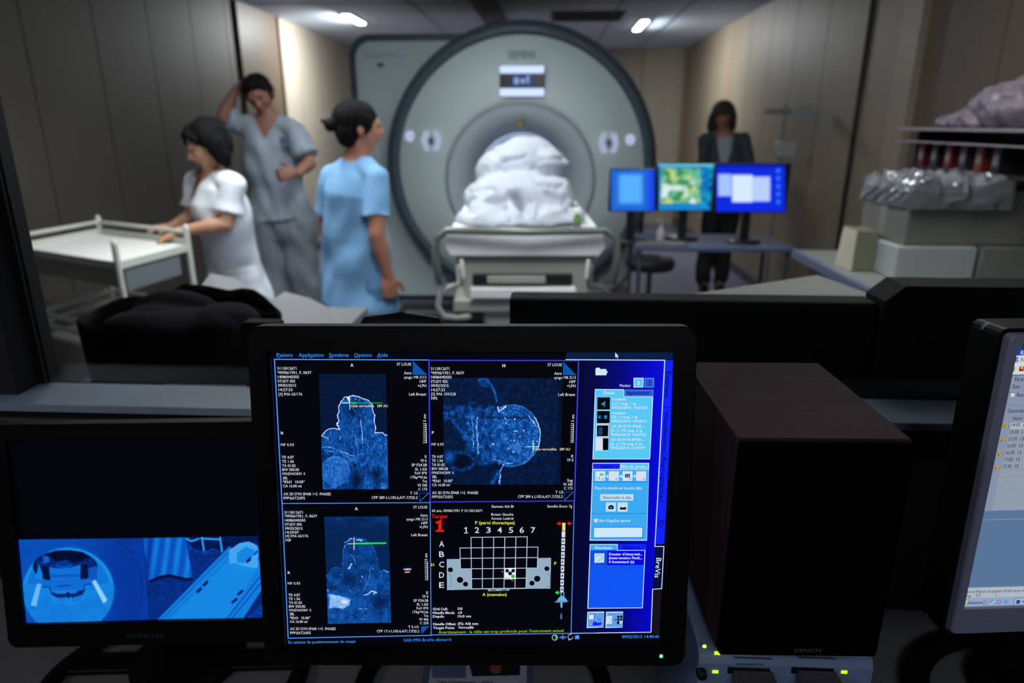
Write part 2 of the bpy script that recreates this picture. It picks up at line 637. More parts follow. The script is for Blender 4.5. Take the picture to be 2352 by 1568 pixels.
# wall between the rooms with the window opening
WX0, WX1, WZ0, WZ1 = -0.815, 1.75, 1.07, 2.15
b = MB()
b.box((-2.9, 0.94, 0), (2.5, 0.998, WZ0 - 0.012))
b.box((-2.9, 0.94, WZ0 - 0.012), (WX0, 1.03, 2.55)); b.box((WX1, 0.94, WZ0 - 0.012), (2.5, 1.03, 2.55)); b.box((WX0, 0.94, WZ1), (WX1, 1.03, 2.55))
struct('wall_front', b, M_dark)
win = MB()
win.box((WX0 - 0.0, 0.985, WZ0 + 0.001), (WX0 + 0.012, 1.02, WZ1)); win.box((WX1 - 0.03, 0.985, WZ0 + 0.001), (WX1, 1.02, WZ1))
win.box((WX0, 0.985, WZ1 - 0.03), (WX1, 1.02, WZ1))
wo = struct('window_1', win, M_black)
g = MB(); g.box((WX0 + 0.012, 0.990, WZ0 + 0.001), (WX1 - 0.03, 0.996, WZ1 - 0.03))
g.build('window_pane', clear_mat('window_glass', (0.93, 0.96, 0.98), 0.05), wo)
b = MB(); b.box((WX0 - 0.3, 0.905, WZ0 - 0.012), (2.39, 0.999, WZ0), 0.001); struct('window_1_sill', b, M_sill)
# cable trunking under the sill: dark gap and two bright metal lips
tr = MB()
tr.cur = 1; tr.box((-2.0, 0.918, 1.008), (2.39, 0.94, 1.056))
tr.cur = 0; tr.box((-2.0, 0.911, 1.0385), (2.39, 0.920, 1.0425), 0.001); tr.box((-2.0, 0.909, 1.022), (2.39, 0.921, 1.026), 0.001)
struct('trim_3', tr, [M_alu, M_black])
b = MB(); b.box((-2.0, 0.926, 0.78), (2.39, 0.94, 1.005)); struct('trim_4', b, mat('grey_wall_panel', (120, 116, 120), 0.6, var=0.08, vscale=5))


# ------------------------------------------------------------------ ceiling lights of the MRI room
def ceiling_light(x, y, L, watt, label, wd=0.075, spread=PI, tilt=0.0, k=18.0, tiltx=0.0):
    t = empty('ceiling_light', (x, y, ZC), 0, label, 'ceiling light', 'strip lights in the MRI room ceiling')
    m = MB(); m.box((-wd / 2 - 0.02, -L / 2 - 0.02, -0.012), (wd / 2 + 0.02, L / 2 + 0.02, -0.001), 0.003)
    m.build('housing', mat('white_lamp_housing', (200, 204, 210), 0.5), t)
    m = MB(); m.box((-wd / 2, -L / 2, -0.022), (wd / 2, L / 2, -0.012), 0.003)
    m.build('diffuser', glow('lamp_diffuser', (255, 255, 248), k), t)
    area_light('lamp_light', (0, 0, -0.03), (tiltx, tilt, 0), (wd, L), watt, (1.0, 0.985, 0.96), t, spread)
    return t


ceiling_light(-2.02, 7.58, 0.62, 75, 'bright ceiling strip light on the left above the dark brown wall slab', tilt=0.5)
ceiling_light(0.975, 8.2, 0.75, 55, 'bright ceiling strip light on the right, beside the round scanner face', tilt=-0.4)
ceiling_light(-0.35, 3.9, 1.3, 6, 'ceiling strip light above the patient table', 0.2, math.radians(150))
ceiling_light(-1.35, 3.0, 0.9, 19, 'ceiling strip light above the white trolley', 0.16, math.radians(125))
ceiling_light(-0.1, 1.75, 0.9, 17, 'added fill light just behind the window, aimed at the scanner', 0.16, math.radians(130), tiltx=0.85)  # out of view, added to throw fill light onto the scanner face
ceiling_light(1.15, 2.3, 0.9, 5, 'added fill light above the grey counter', 0.16)  # unseen, put in to brighten the wrapped cartons
# dark air grille in the ceiling
v = empty('ceiling_vent', (0.36, 7.55, ZC), 0, 'dark grey rectangular air grille in the ceiling, left of the right strip light', 'vent')
m = MB(); m.box((-0.36, -0.32, -0.01), (0.36, 0.32, -0.001)); m.build('vent_frame', mat('vent_grey', (95, 98, 104), 0.6), v)
m = MB()
for k in range(12): m.box((-0.33, -0.29 + k * 0.05, -0.016), (0.33, -0.265 + k * 0.05, -0.01))
m.build('slats', mat('vent_slat', (62, 64, 68), 0.6), v)

# ------------------------------------------------------------------ MRI scanner
M_shell = mat('scanner_white_shell', (192, 207, 206), 0.38, spec=0.4)
M_rim = mat('scanner_slate_rim', (66, 78, 90), 0.4)
M_funnel = mat('scanner_grey_funnel', (182, 192, 200), 0.4)
M_bore = mat('bore_liner', (186, 192, 205), 0.35)
GX, GY = -0.222, 5.5
GZ, BZ = 1.145, 1.045
mri = empty('mri_scanner', (GX, 6.2, 0), 0, 'large white MRI scanner with round face, slate rim and lit display above the bore', 'MRI scanner')
# rear housing: rounded slab with dark edge and pale front panel
o2 = rrect(-1.60, 0.02, 0.80, 2.14, [0.95, 0.17, 0.12, 0.5], 10)
m = MB(); m.prism(o2, 5.78, 7.35, 'y'); m.build('rear_housing_rim', M_rim, mri, True)
o3 = rrect(-1.545, 0.04, 0.76, 2.085, [0.92, 0.13, 0.1, 0.46], 10)
m = MB(); m.prism(o3, 5.765, 5.79, 'y'); m.build('rear_housing_panel', M_shell, mri, True)
# round rim
m = MB(); m.lathe([(0.93, 0.30), (1.045, 0.30), (1.062, 0.2), (1.062, 0.06), (1.045, 0.02), (1.0, 0.0), (0.965, 0.005), (0.955, 0.03), (0.93, 0.05)], (GX, GY, GZ), 'y', 96)
m.build('face_rim', M_rim, mri, True)
# domed face down to the bore flange (centre moves from GZ to BZ)
prof = []
for k in range(13):
    t = k / 12; r = 0.96 + (0.60 - 0.96) * t
    prof.append((r, 0.03 - 0.10 * math.sin(t * PI / 2), (BZ - GZ) * t))
m = MB(); m.lathe(prof, (GX, GY, GZ), 'y', 96); m.build('face_cover', M_shell, mri, True)
prof = [(0.60, -0.07), (0.595, -0.063), (0.585, -0.063), (0.58, -0.07)]
for k in range(11):
    t = k / 10; prof.append((0.58 - 0.21 * math.sin(t * PI / 2), -0.07 + 0.26 * (1 - math.cos(t * PI / 2))))
m = MB(); m.lathe(prof, (GX, GY, BZ), 'y', 96); m.build('bore_funnel', M_funnel, mri, True)
m = MB(); m.lathe([(0.37, 0.19), (0.352, 0.20), (0.35, 1.7)], (GX, GY, BZ), 'y', 72); m.build('bore_liner', M_bore, mri, True)
m = MB(); m.lathe([(0.353, 0.215), (0.347, 0.22), (0.347, 0.235), (0.353, 0.24)], (GX, GY, BZ), 'y', 72); m.build('bore_light_ring', glow('bore_ring_glow', (190, 200, 235), 2.5, True), mri, True)
# yellow warning mark on top of the funnel
wm = atY(1195, 291, GY - 0.08)
m = MB(); m.prism([(-0.03, 0), (0.03, 0), (0, 0.058)], 0.0, 0.09, 'y')
for i in range(len(m.v)): m.v[i] = m.v[i] + Vector((wm.x, GY - 0.08, wm.z))
m.build('warning_mark', mat('amber_mark', (150, 118, 30), 0.5), mri, True)


def on_face(px, py, dy=-0.02):
    """point just in front of the domed face cover, seen at this photo position"""
    p = atY(px, py, GY)
    r = math.hypot(p.x - GX, p.z - (GZ + BZ) / 2)
    t = min(1, max(0, (0.96 - r) / 0.36))
    return atY(px, py, GY + 0.03 - 0.10 * math.sin(t * PI / 2) + dy)


def face_plate(name, pxs, m, thick=0.014, parent=mri, dy=-0.012):
    pts = [on_face(*p, dy) for p in pxs]
    y1 = max(p.y for p in pts)
    q = MB(); q.prism([(p.x, p.z) for p in pts][::-1], min(p.y for p in pts) - thick, y1 + 0.06, 'y')
    return q.build(name, m, parent, True)


DY = GY - 0.088


def disp_box(name, x0, y0, x1, y1, m, lift, parent):
    a, c = atY(x0, y0, DY), atY(x1, y1, DY)
    q = MB(); q.box((a.x, DY - lift, c.z), (c.x, DY + (0.08 if lift == 0 else 0), a.z), 0.001)
    return q.build(name, m, parent, True)


disp = disp_box('display', 1147, 149, 1251, 223, mat('display_black', (10, 12, 18), 0.3), 0, mri)
disp_box('display_band', 1148, 151, 1250, 168, glow('display_white', (206, 218, 255), 1.4), 0.004, disp)
disp_box('display_band', 1148, 203, 1250, 221, MATS['display_white'], 0.004, disp)
disp_box('display_picture', 1177, 172, 1222, 197, glow('display_blue', (52, 84, 150), 0.8), 0.003, disp)
for a in ((1181, 178, 1191, 193), (1196, 181, 1206, 191), (1210, 173, 1215, 191)):
    disp_box('display_figure', *a, glow('display_pale', (170, 190, 230), 0.9), 0.005, disp)
# illuminated touch symbols: round key and opposing brackets on both sides
M_sym = glow('symbol_glow', (215, 220, 255), 0.85)
for cx, cy, kx, ky in ((990, 324, 942, 313), (1399, 329, 1447, 321)):
    kp = on_face(kx, ky, -0.016)
    q = MB(); q.lathe([(0.0, 0), (0.034, 0), (0.041, 0.008), (0.041, 0.03)], (kp.x, kp.y, kp.z), 'y', 24); q.build('round_key', M_sym, mri, True)
    q = MB(); q.lathe([(0.0, -0.003), (0.008, -0.003), (0.008, 0.002)], (kp.x, kp.y, kp.z), 'y', 12); q.build('key_centre', M_shell, mri, True)
    for sx in (-1, 1):
        for off, th in ((7, 3.2), (14, 3.2)):
            pl = [(cx + sx * (off - 1), cy - 22), (cx + sx * (off + 7), cy), (cx + sx * (off - 1), cy + 22)]
            pts = [on_face(*p, -0.016) for p in pl]
            q = MB(); q.tube(pts, 0.0055 if off == 7 else 0.006, 8); q.build('bracket_key', M_sym, mri, True)
    hp = on_face(cx, cy, -0.012)
    q = MB(); q.prism([(hp.x - 0.02, hp.z), (hp.x, hp.z - 0.035), (hp.x + 0.02, hp.z), (hp.x, hp.z + 0.035)], hp.y - 0.002, hp.y + 0.02, 'y')
    q.build('table_key', mat('key_grey', (78, 86, 98), 0.5), mri, True)
# maker's lettering over the display and on the housing
def lettering(st, p0, p1, cap, y, m, parent, bold=0.0, name='lettering', depth=0.002):
    V, F, x0, x1 = glyphs(st, bold)
    a, c = atY(*p0, y), atY(*p1, y)
    k = (c.x - a.x) / (x1 - x0)
    mm = MB()
    for x, yy in V: mm.addv((a.x + (x - x0) * k, y, a.z + (yy - 0.345) * cap / 0.69))
    n = len(V)
    for f in F: mm.face(f)
    return mm.build(name, m, parent, True, normals=False)


lettering('SIEMENS', (1167, 125), (1230, 125), 0.052, GY - 0.047, mat('teal_lettering', (58, 88, 96), 0.5), mri, 0.01)
lettering('MAGNETOM Aera', (838, 128), (930, 132), 0.022, 5.763, mat('faint_lettering', (120, 128, 134), 0.5), mri)
m = MB(); q = atY(874, 149, 5.76); m.ell(q, (0.03, 0.004, 0.018)); m.build('housing_badge', mat('badge_grey', (88, 96, 102), 0.5), mri, True)
# low black plinth at the scanner foot
pl = empty('floor_plinth', (-0.8, 5.3, 0), 0, 'low black plinth with a grey strip on the floor left of the table pedestal', 'plinth')
m = MB(); m.box((-1.18, 5.0, 0.001), (-0.15, 5.42, 0.06), 0.01); m.build('plinth_body', mat('plinth_black', (16, 18, 22), 0.5), pl, True)
m = MB(); m.box((-1.1, 5.08, 0.0605), (-0.72, 5.16, 0.066), 0.001); m.build('plinth_strip', mat('plinth_strip_grey', (96, 104, 112), 0.4), pl, True)

# ------------------------------------------------------------------ patient table
M_tab = mat('table_cream_plastic', (168, 172, 160), 0.4)
M_tabw = mat('table_white_pad', (238, 240, 240), 0.7, bump=0.2, bscale=25)
M_rail = mat('rail_grey_metal', (118, 124, 118), 0.35, metal=0.3)
TX = -0.245
TY0 = 2.95
tbl = empty('patient_table', (TX, 3.4, 0), 0, 'cream patient table on a pedestal, running into the scanner, with grey push rail', 'patient table')
m = MB(); m.prism(rrect(TX - 0.325, 0.955, TX + 0.325, 1.013, 0.02, 4), TY0, 5.75, 'y'); m.build('table_top', M_tab, tbl, True)
m = MB(); m.prism([(TX - 0.335, 1.0145), (TX - 0.345, 0.96), (TX - 0.32, 0.925), (TX + 0.32, 0.925), (TX + 0.345, 0.96), (TX + 0.335, 1.0145)], TY0 - 0.02, 5.0, 'y')
m.build('end_pad', M_tabw, tbl, True)
m = MB(); m.prism([(TX - 0.31, 0.926), (TX - 0.26, 0.70), (TX + 0.26, 0.70), (TX + 0.31, 0.926)], TY0 + 0.02, 5.2, 'y'); m.build('table_body', M_tab, tbl, True)
m = MB(); m.box((TX - 0.23, TY0 - 0.015, 0.795), (TX + 0.21, TY0 + 0.03, 0.838), 0.005); m.build('drawer_slot', mat('slot_black', (14, 15, 16), 0.5), tbl, True)
m = MB(); m.box((TX - 0.165, TY0 - 0.03, 0.803), (TX + 0.09, TY0 + 0.02, 0.835), 0.004); m.build('slot_latch', M_tab, tbl, True)
m = MB(); m.box((TX - 0.24, TY0 - 0.05, 0.738), (TX + 0.225, TY0 + 0.03, 0.785), 0.008); m.build('drawer_front', M_tabw, tbl, True)
m = MB(); m.box((TX - 0.32, TY0 - 0.01, 0.665), (TX + 0.32, TY0 + 0.25, 0.725), 0.012); m.build('cross_beam', M_tab, tbl, True)
m = MB(); m.box((TX - 0.185, TY0 + 0.03, 0.12), (TX - 0.045, TY0 + 0.6, 0.68), 0.03); m.box((TX - 0.045, TY0 + 0.08, 0.12), (TX + 0.16, TY0 + 0.6, 0.68), 0.03); m.build('pedestal', M_tab, tbl, True)
m = MB(); m.box((TX - 0.3, TY0 + 0.0, 0.02), (TX + 0.3, 4.6, 0.13), 0.03); m.build('pedestal_base', M_tab, tbl, True)
for sx in (-1, 1):
    for yy in (TY0 + 0.12, 4.45):
        m = MB(); m.lathe([(0.0, -0.018), (0.045, -0.018), (0.05, -0.01), (0.05, 0.01), (0.045, 0.018), (0.0, 0.018)], (TX + sx * 0.32, yy, 0.051), 'x', 20); m.build('wheel', mat('wheel_rubber', (24, 24, 26), 0.7), tbl, True)
# push rail loop in front of the table end
pts = []
for x, z in ((-0.37, 0.82), (-0.385, 0.93), (-0.375, 1.01), (-0.33, 1.045), (0, 1.045), (0.34, 1.045), (0.385, 1.01), (0.395, 0.93), (0.38, 0.82)):
    pts.append((TX + x, TY0 - 0.10 + abs(x) * 0.1, z - 0.005))
pts = [(pts[0][0], TY0 + 0.06, pts[0][2] - 0.02)] + pts + [(pts[-1][0], TY0 + 0.06, pts[-1][2] - 0.02)]
m = MB(); m.tube(pts, 0.017, 10); m.build('push_rail', M_rail, tbl, True)
for sx in (-1, 1):
    pp = [(sx * 0.29, 0.87), (sx * 0.285, 0.80), (sx * 0.33, 0.785), (sx * 0.37, 0.76), (sx * 0.385, 0.70), (sx * 0.36, 0.65), (sx * 0.30, 0.645), (sx * 0.25, 0.65)]
    m = MB(); m.tube([(TX + x, TY0 - 0.02, z) for x, z in pp], 0.013, 10); m.build('side_handle', M_rail if sx > 0 else M_tab, tbl, True)
    m = MB(); m.tube([(TX + sx * 0.27, TY0 - 0.02, 0.83), (TX + sx * 0.275, TY0 - 0.02, 0.90)], 0.009, 8); m.build('side_hook', M_tabw, tbl, True)

# blanket over the patient: lumpy cloth over raised knees, running back into the bore
def blanket():
    q = MB()
    def E(px, py, Y, rx, ry, rz):
        p = atY(px, py, Y); q.ell(p, (rx, ry, rz), n=24, m=16)
    E(1205, 398, 3.95, 0.235, 0.26, 0.20)
    E(1255, 385, 3.85, 0.115, 0.18, 0.105)
    E(1150, 400, 3.90, 0.15, 0.20, 0.13)
    E(1180, 455, 3.65, 0.27, 0.22, 0.14)
    E(1135, 462, 3.55, 0.15, 0.16, 0.10)
    E(1262, 455, 3.55, 0.13, 0.16, 0.12)
    E(1195, 500, 3.40, 0.30, 0.18, 0.065)
    E(1120, 500, 3.32, 0.16, 0.12, 0.055)
    E(1280, 500, 3.32, 0.14, 0.12, 0.055)
    E(1196, 505, 3.22, 0.28, 0.10, 0.035)
    E(1205, 425, 4.4, 0.24, 0.5, 0.19)
    q.tube([(-0.20, 4.2, 1.15), (-0.222, 5.0, 1.13), (-0.222, 5.65, 1.12)], [(0.25, 0.17), (0.24, 0.16), (0.22, 0.15)], 24, side=(1, 0, 0))
    ridges = [([(1085, 478), (1130, 455), (1175, 440)], 0.016, 0.030), ([(1155, 372), (1185, 362), (1208, 358)], 0.010, -0.022), ([(1225, 385), (1240, 362), (1290, 366)], 0.011, -0.030), ([(1238, 378), (1262, 372), (1298, 380)], 0.02, 0.022),
              ([(1180, 445), (1195, 468), (1212, 485)], 0.020, -0.055), ([(1222, 420), (1228, 470), (1225, 500)], 0.016, 0.026), ([(1262, 445), (1280, 458)], 0.024, -0.035), ([(1160, 440), (1172, 470), (1190, 496)], 0.014, 0.022),
              ([(1232, 424), (1262, 420), (1292, 424)], 0.010, -0.026), ([(1078, 440), (1110, 432), (1165, 436)], 0.010, -0.018), ([(1145, 385), (1160, 392)], 0.012, -0.014), ([(1240, 505), (1290, 490), (1305, 460)], 0.013, 0.022),
              ([(1090, 505), (1140, 485), (1160, 478)], 0.013, 0.018), ([(1120, 462), (1150, 448)], 0.009, -0.015), ([(1290, 480), (1300, 455)], 0.010, -0.018), ([(1172, 508), (1176, 498)], 0.010, -0.02)]
    segs = [([(p.x, p.z) for p in (atY(x, y, 3.62) for x, y in pts)], wd, am) for pts, wd, am in ridges]
    def disp(c):
        k = (c[:, 1] < 4.2).astype(float)
        # bring every point to the measuring distance along its sight line
        X = c[:, 0] / c[:, 1] * 3.62; Z = CAM_H + (c[:, 2] - CAM_H) / c[:, 1] * 3.62
        d = np.zeros(len(c))
        for pl, wd, am in segs: d += am * np.exp(-(sdline(X, Z, pl) / wd) ** 2)
        return k * d + 0.020 * (vnoise(X + 3 + 0.4 * Z, Z + 5, 0.07, 5) - 0.5) + 0.010 * (vnoise(X + 3, Z + 5, 0.03, 6) - 0.5)
    me = fuse(q, 0.009, 5, disp=disp)
    for v_ in me.vertices: v_.co.z = max(v_.co.z, 1.0165)
    o = link('blanket', me, mat('white_cotton_blanket', (188, 193, 204), 0.9, bump=0.2, bscale=70, sheen=0.1))
    tag(o, 'rumpled white blanket covering the patient on the scanner table', 'blanket')


blanket()
tbl.rotation_euler.z = math.radians(2.85)
tbl.location = Vector((GX, GY, 0)) + Matrix.Rotation(math.radians(2.85), 3, 'Z') @ (Vector((TX + 0.02, 3.4, 0)) - Vector((GX, GY, 0)))
# small bottle clipped on the table corner, and its blue-white tray cloth
bp = atY(1326, 525, 3.06)
bt = empty('squeeze_bottle', (bp.x, 3.08, 1.016), 0, 'small white bottle with a green band standing on the table beside the blanket', 'bottle')
m = MB(); m.lathe([(0, 0.0), (0.016, 0.0), (0.017, 0.005), (0.017, 0.055), (0.01, 0.066), (0.01, 0.07), (0, 0.07)], (0, 0, 0), 'z', 20); m.build('bottle_body', mat('smoke_plastic', (90, 104, 92), 0.3), bt)
m = MB(); m.lathe([(0.0172, 0.04), (0.0185, 0.042), (0.0185, 0.056), (0.0172, 0.058)], (0, 0, 0), 'z', 20); m.build('green_band', mat('leaf_green_plastic', (92, 148, 40), 0.4), bt)
m = MB(); m.ell((0, 0, 0.084), (0.018, 0.018, 0.017)); m.build('bulb_cap', M_tabw, bt)

# ------------------------------------------------------------------ white trolley on the left
M_trol = mat('trolley_white_enamel', (206, 208, 198), 0.4)
A, Bc, Cc = atZ(270, 604, 0.90), atZ(432, 562, 0.90), atZ(231, 537, 0.90)
Dc = A + (Cc - Bc)
tro = empty('trolley', ((A.x + Cc.x) / 2, (A.y + Cc.y) / 2, 0), 0, 'white two-tier instrument trolley under the hands of the leaning person', 'trolley')
uB = (Bc - A).normalized(); uD = (Dc - A).normalized(); LB = (Bc - A).length; LD = (Dc - A).length
TM = Matrix(((uD.x, uB.x, 0, A.x), (uD.y, uB.y, 0, A.y), (0, 0, 1, 0), (0, 0, 0, 1)))   # local x along the long side, y along the short side


def tbox(name, lo, hi, mm, bev=0.0, par=tro):
    q = MB(TM); q.box(lo, hi, bev); return q.build(name, mm, par, True)


tbox('tray', (0.0, 0.0, 0.885), (LD, LB, 0.90), mat('tray_white', (232, 233, 228), 0.45), 0.004)
q = MB(TM); q.box((0.0, -0.008, 0.872), (LD, 0.0, 0.905)); q.box((0, LB, 0.872), (LD, LB + 0.008, 0.93)); q.box((-0.008, 0, 0.872), (0, LB, 0.905)); q.box((LD, 0, 0.872), (LD + 0.008, LB, 0.93)); q.build('tray_lip', M_trol, tro, True)
tbox('shelf', (0.0, 0.0, 0.46), (LD, LB, 0.475), M_trol, 0.004)
q = MB(TM)
for z in (0.52, 0.575):
    q.box((0.0, -0.012, z), (LD, 0.0, z + 0.022)); q.box((-0.012, 0, z), (0, LB, z + 0.022)); q.box((0, LB, z), (LD, LB + 0.012, z + 0.022)); q.box((LD, 0, z), (LD + 0.012, LB, z + 0.022))
q.build('shelf_rail', M_trol, tro, True)
for x in (0, LD):
    for y in (0, LB):
        top = 0.985
        q = MB(TM); q.tube([(x, y, 0.09), (x, y, top - 0.02), (x, y, top)], 0.017, 10); q.build('post', M_trol, tro, True)
        q = MB(TM); q.lathe([(0.0, -0.012), (0.04, -0.012), (0.045, 0), (0.04, 0.012), (0, 0.012)], (x, y, 0.046), 'x', 16); q.build('castor', MATS['wheel_rubber'], tro, True)
for y0, z in ((LB, 0.965),):
    q = MB(TM); q.tube([(0, y0, z), (LD, y0, z)], 0.010, 8); q.build('guard_rail', M_trol, tro, True)
q = MB(TM); q.tube([(LD, 0, 0.965), (LD, LB, 0.965)], 0.010, 8); q.build('guard_rail', M_trol, tro, True)
tbox('apron', (0.02, -0.004, 0.79), (LD - 0.02, 0.004, 0.868), mat('apron_khaki', (150, 152, 134), 0.5))
tbox('apron', (-0.004, 0.03, 0.77), (0.004, LB - 0.08, 0.86), mat('apron_grey', (112, 118, 122), 0.4))
# things on the lower shelf
def small_box(name, label, cat, lx, ly, z, sx, sy, sz, m, grp=None):
    c = TM @ Vector((lx, ly, z))
    e = MB(TM); e.box((lx - sx / 2, ly - sy / 2, z), (lx + sx / 2, ly + sy / 2, z + sz), 0.004)
    o = e.build(name, m); tag(o, label, cat, grp)
    return o


small_box('red_box', 'small dark red box on the lower shelf of the white trolley', 'box', 0.08, 0.2, 0.4755, 0.06, 0.09, 0.16, mat('dark_red_card', (120, 40, 34), 0.6))
small_box('glove_box', 'pale grey carton on the lower shelf of the white trolley', 'box', 0.22, 0.16, 0.4755, 0.12, 0.14, 0.11, mat('pale_card', (140, 142, 146), 0.7))
small_box('teal_tray', 'flat teal tray on the trolley shelf beside the red box', 'tray', 0.08, 0.33, 0.4755, 0.13, 0.13, 0.05, mat('teal_plastic', (64, 92, 96), 0.4))
# ------------------------------------------------------------------ console desk with screens inside the MRI room
def slab(name, p0, p1, y0, y1, z0, z1, m, parent=None, bev=0.004):
    q = MB(); q.box((p0, y0, z0), (p1, y1, z1), bev); return q.build(name, m, parent, True)


dx0, dx1 = atZ(1455, 560, 0.80).x, atZ(1812, 562, 0.80).x
dk = empty('computer_desk', ((dx0 + dx1) / 2, 4.15, 0), 0, 'slim grey-blue desk carrying three lit screens right of the scanner', 'desk')
slab('desktop', dx0, dx1, 3.90, 4.42, 0.775, 0.80, mat('slate_blue_desktop', (84, 92, 120), 0.4), dk)
for x in (dx0 + 0.03, dx1 - 0.03):
    for y in (3.94, 4.38):
        q = MB(); q.tube([(x, y, 0.012), (x, y, 0.776)], 0.012, 8); q.build('desk_leg', mat('desk_leg_grey', (60, 62, 70), 0.5), dk, True)


def room_screen(label, quad, Y, painter, nx=70, ny=50):
    """flat screen on the desk: quad x0,y0,x1,y1 of the lit area in the photo"""
    x0, y0, x1, y1 = quad
    a, c = atY(x0, y0, Y), atY(x1, y1, Y)
    cx = (a.x + c.x) / 2
    t = empty('computer_screen', (cx, Y, 0.80), 0, label, 'screen', 'lit screens on the desk in the scanner room')
    q = MB(); q.prism([(p[0], p[1]) for p in rrect(a.x - cx - 0.006, c.z - 0.80 - 0.008, c.x - cx + 0.006, a.z - 0.80 + 0.006, 0.01, 3)], 0.004, 0.045, 'y')
    q.build('bezel', mat('screen_bezel', (20, 22, 30), 0.4), t)
    q = MB(); q.box((-0.025, 0.03, 0.01), (0.025, 0.055, c.z - 0.80 + 0.05), 0.004); q.build('neck', MATS['screen_bezel'], t)
    q = MB(); q.lathe([(0, 0.001), (0.10, 0.001), (0.10, 0.01), (0.03, 0.016), (0, 0.016)], (0, 0.05, 0), 'z', 28); q.build('foot', MATS['screen_bezel'], t)
    P = Plane((cx, Y, 0.80), (1, 0, 0), (0, 0, 1))
    cr = Crop(P, 0, 0, 1.0)
    paint_grid('display_picture', Matrix.Translation((0, 0.003, 0)), cr, [(x0, y0), (x1, y0), (x1, y1), (x0, y1)], nx, ny, painter, t, 0.0, 1.15)
    return t


def mix(base, col, a):
    a = np.clip(a, 0, 1)[..., None]
    return base * (1 - a) + np.array(lin(col)) * a


def rectm(X, Y, x0, y0, x1, y1, s=2.0):
    return sstep(0, s, X - x0) * sstep(0, s, x1 - X) * sstep(0, s, Y - y0) * sstep(0, s, y1 - Y)


def scr_a(X, Y):
    c = np.ones(X.shape + (3,)) * np.array(lin((30, 105, 215)))
    c = mix(c, (20, 70, 235), sstep(1478, 1500, X))
    c = mix(c, (95, 185, 255), 0.9 * sstep(0, 16, X - 1414) * sstep(0, 14, 1482 - X) * sstep(0, 14, Y - 394) * sstep(0, 14, 474 - Y))
    return c


def scr_b(X, Y):
    c = np.ones(X.shape + (3,)) * np.array(lin((10, 120, 190)))
    g = vnoise(X, Y, 14, 2) * 0.6 + vnoise(X, Y, 6, 7) * 0.4
    body = rectm(X, Y, 1516, 384, 1612, 470, 6)
    c = mix(c, (110, 190, 150), body)
    c = mix(c, (205, 222, 120), body * sstep(0.45, 0.7, g))
    c = mix(c, (40, 130, 60), body * sstep(0.55, 0.75, vnoise(X, Y, 12, 11)) * 0.8)
    c = mix(c, (225, 240, 235), body * sstep(0.5, 0.75, vnoise(X + 40, Y, 16, 13)) * sstep(405, 430, Y))
    right = sstep(1604, 1616, X)
    c = mix(c, (10, 60, 160), right * sstep(0.5, 0.7, vnoise(X, Y, 12, 17)))
    c = mix(c, (20, 170, 190), right * sstep(0.55, 0.7, vnoise(X, Y, 9, 19)) * 0.8)
    c = mix(c, (120, 220, 240), sstep(384, 379, Y))
    c = mix(c, (20, 140, 220), sstep(471, 476, Y))
    return c


def scr_c(X, Y):
    c = np.ones(X.shape + (3,)) * np.array(lin((8, 40, 225)))
    c = mix(c, (6, 24, 150), sstep(390, 378, Y))
    c = mix(c, (175, 200, 250), rectm(X, Y, 1648, 398, 1682, 452, 4))
    c = mix(c, (225, 238, 255), rectm(X, Y, 1680, 400, 1731, 466, 4))
    c = mix(c, (195, 212, 250), rectm(X, Y, 1727, 404, 1771, 464, 4))
    for k, yy in enumerate((392, 410, 428, 446, 464)):
        c = mix(c, (70, 150, 250), np.exp(-((X - 1788) / 3.5) ** 2 - ((Y - yy) / 4.0) ** 2))
    return c


room_screen('small pale blue lit screen overlapping the edge of the round scanner face', (1404, 390, 1503, 484), 4.06, scr_a)
room_screen('lit screen showing a green, yellow and white picture, middle of the three', (1513, 377, 1640, 482), 4.15, scr_b)
room_screen('lit deep blue screen with white windows, in front of the person in a cardigan', (1646, 377, 1803, 486), 4.05, scr_c)
# odds and ends on that desk
kx = atZ(1515, 548, 0.80)
slab('keyboard', kx.x - 0.17, kx.x + 0.12, 3.93, 4.02, 0.801, 0.815, mat('keyboard_grey', (110, 108, 100), 0.6)); tag(bpy.data.objects['keyboard'], 'grey keyboard lying on the slim desk below the left lit screen', 'keyboard')
pp = empty('pump_bottle', (atY(1523, 525, 4.0).x, 4.06, 0.8005), 0, 'slim clear pump bottle on the slim desk under the middle lit screen', 'bottle')
q = MB(); q.lathe([(0, 0), (0.022, 0), (0.024, 0.01), (0.024, 0.07), (0.01, 0.085), (0.01, 0.1), (0, 0.1)], (0, 0, 0), 'z', 18); q.build('bottle_body', mat('milky_plastic', (165, 165, 165), 0.3), pp)
q = MB(); q.tube([(0, 0, 0.098), (0, 0, 0.13), (-0.03, 0, 0.128)], 0.005, 8); q.build('pump_head', mat('milky_plastic', (165, 165, 165), 0.3), pp)
# swivel stool / cable under the desk
st = empty('wheeled_stool', (atY(1500, 620, 4.6).x, 4.75, 0), 0, 'dark wheeled stool under the slim desk beside the scanner', 'stool')
q = MB(); q.lathe([(0, 0.50), (0.15, 0.50), (0.17, 0.52), (0.17, 0.56), (0.15, 0.58), (0, 0.58)], (0, 0, 0), 'z', 32); q.build('seat', mat('stool_black', (22, 23, 26), 0.6), st)
q = MB(); q.tube([(0, 0, 0.1), (0, 0, 0.5)], 0.018, 10); q.build('stem', M_rail, st)
for k in range(5):
    a = 2 * PI * k / 5 + 0.3
    q = MB(); q.tube([(0, 0, 0.11), (0.2 * math.cos(a), 0.2 * math.sin(a), 0.075)], 0.014, 8); q.build('foot', MATS['stool_black'], st)
    q = MB(); q.ell((0.2 * math.cos(a), 0.2 * math.sin(a), 0.031), (0.026, 0.026, 0.03)); q.build('castor', MATS['stool_black'], st)

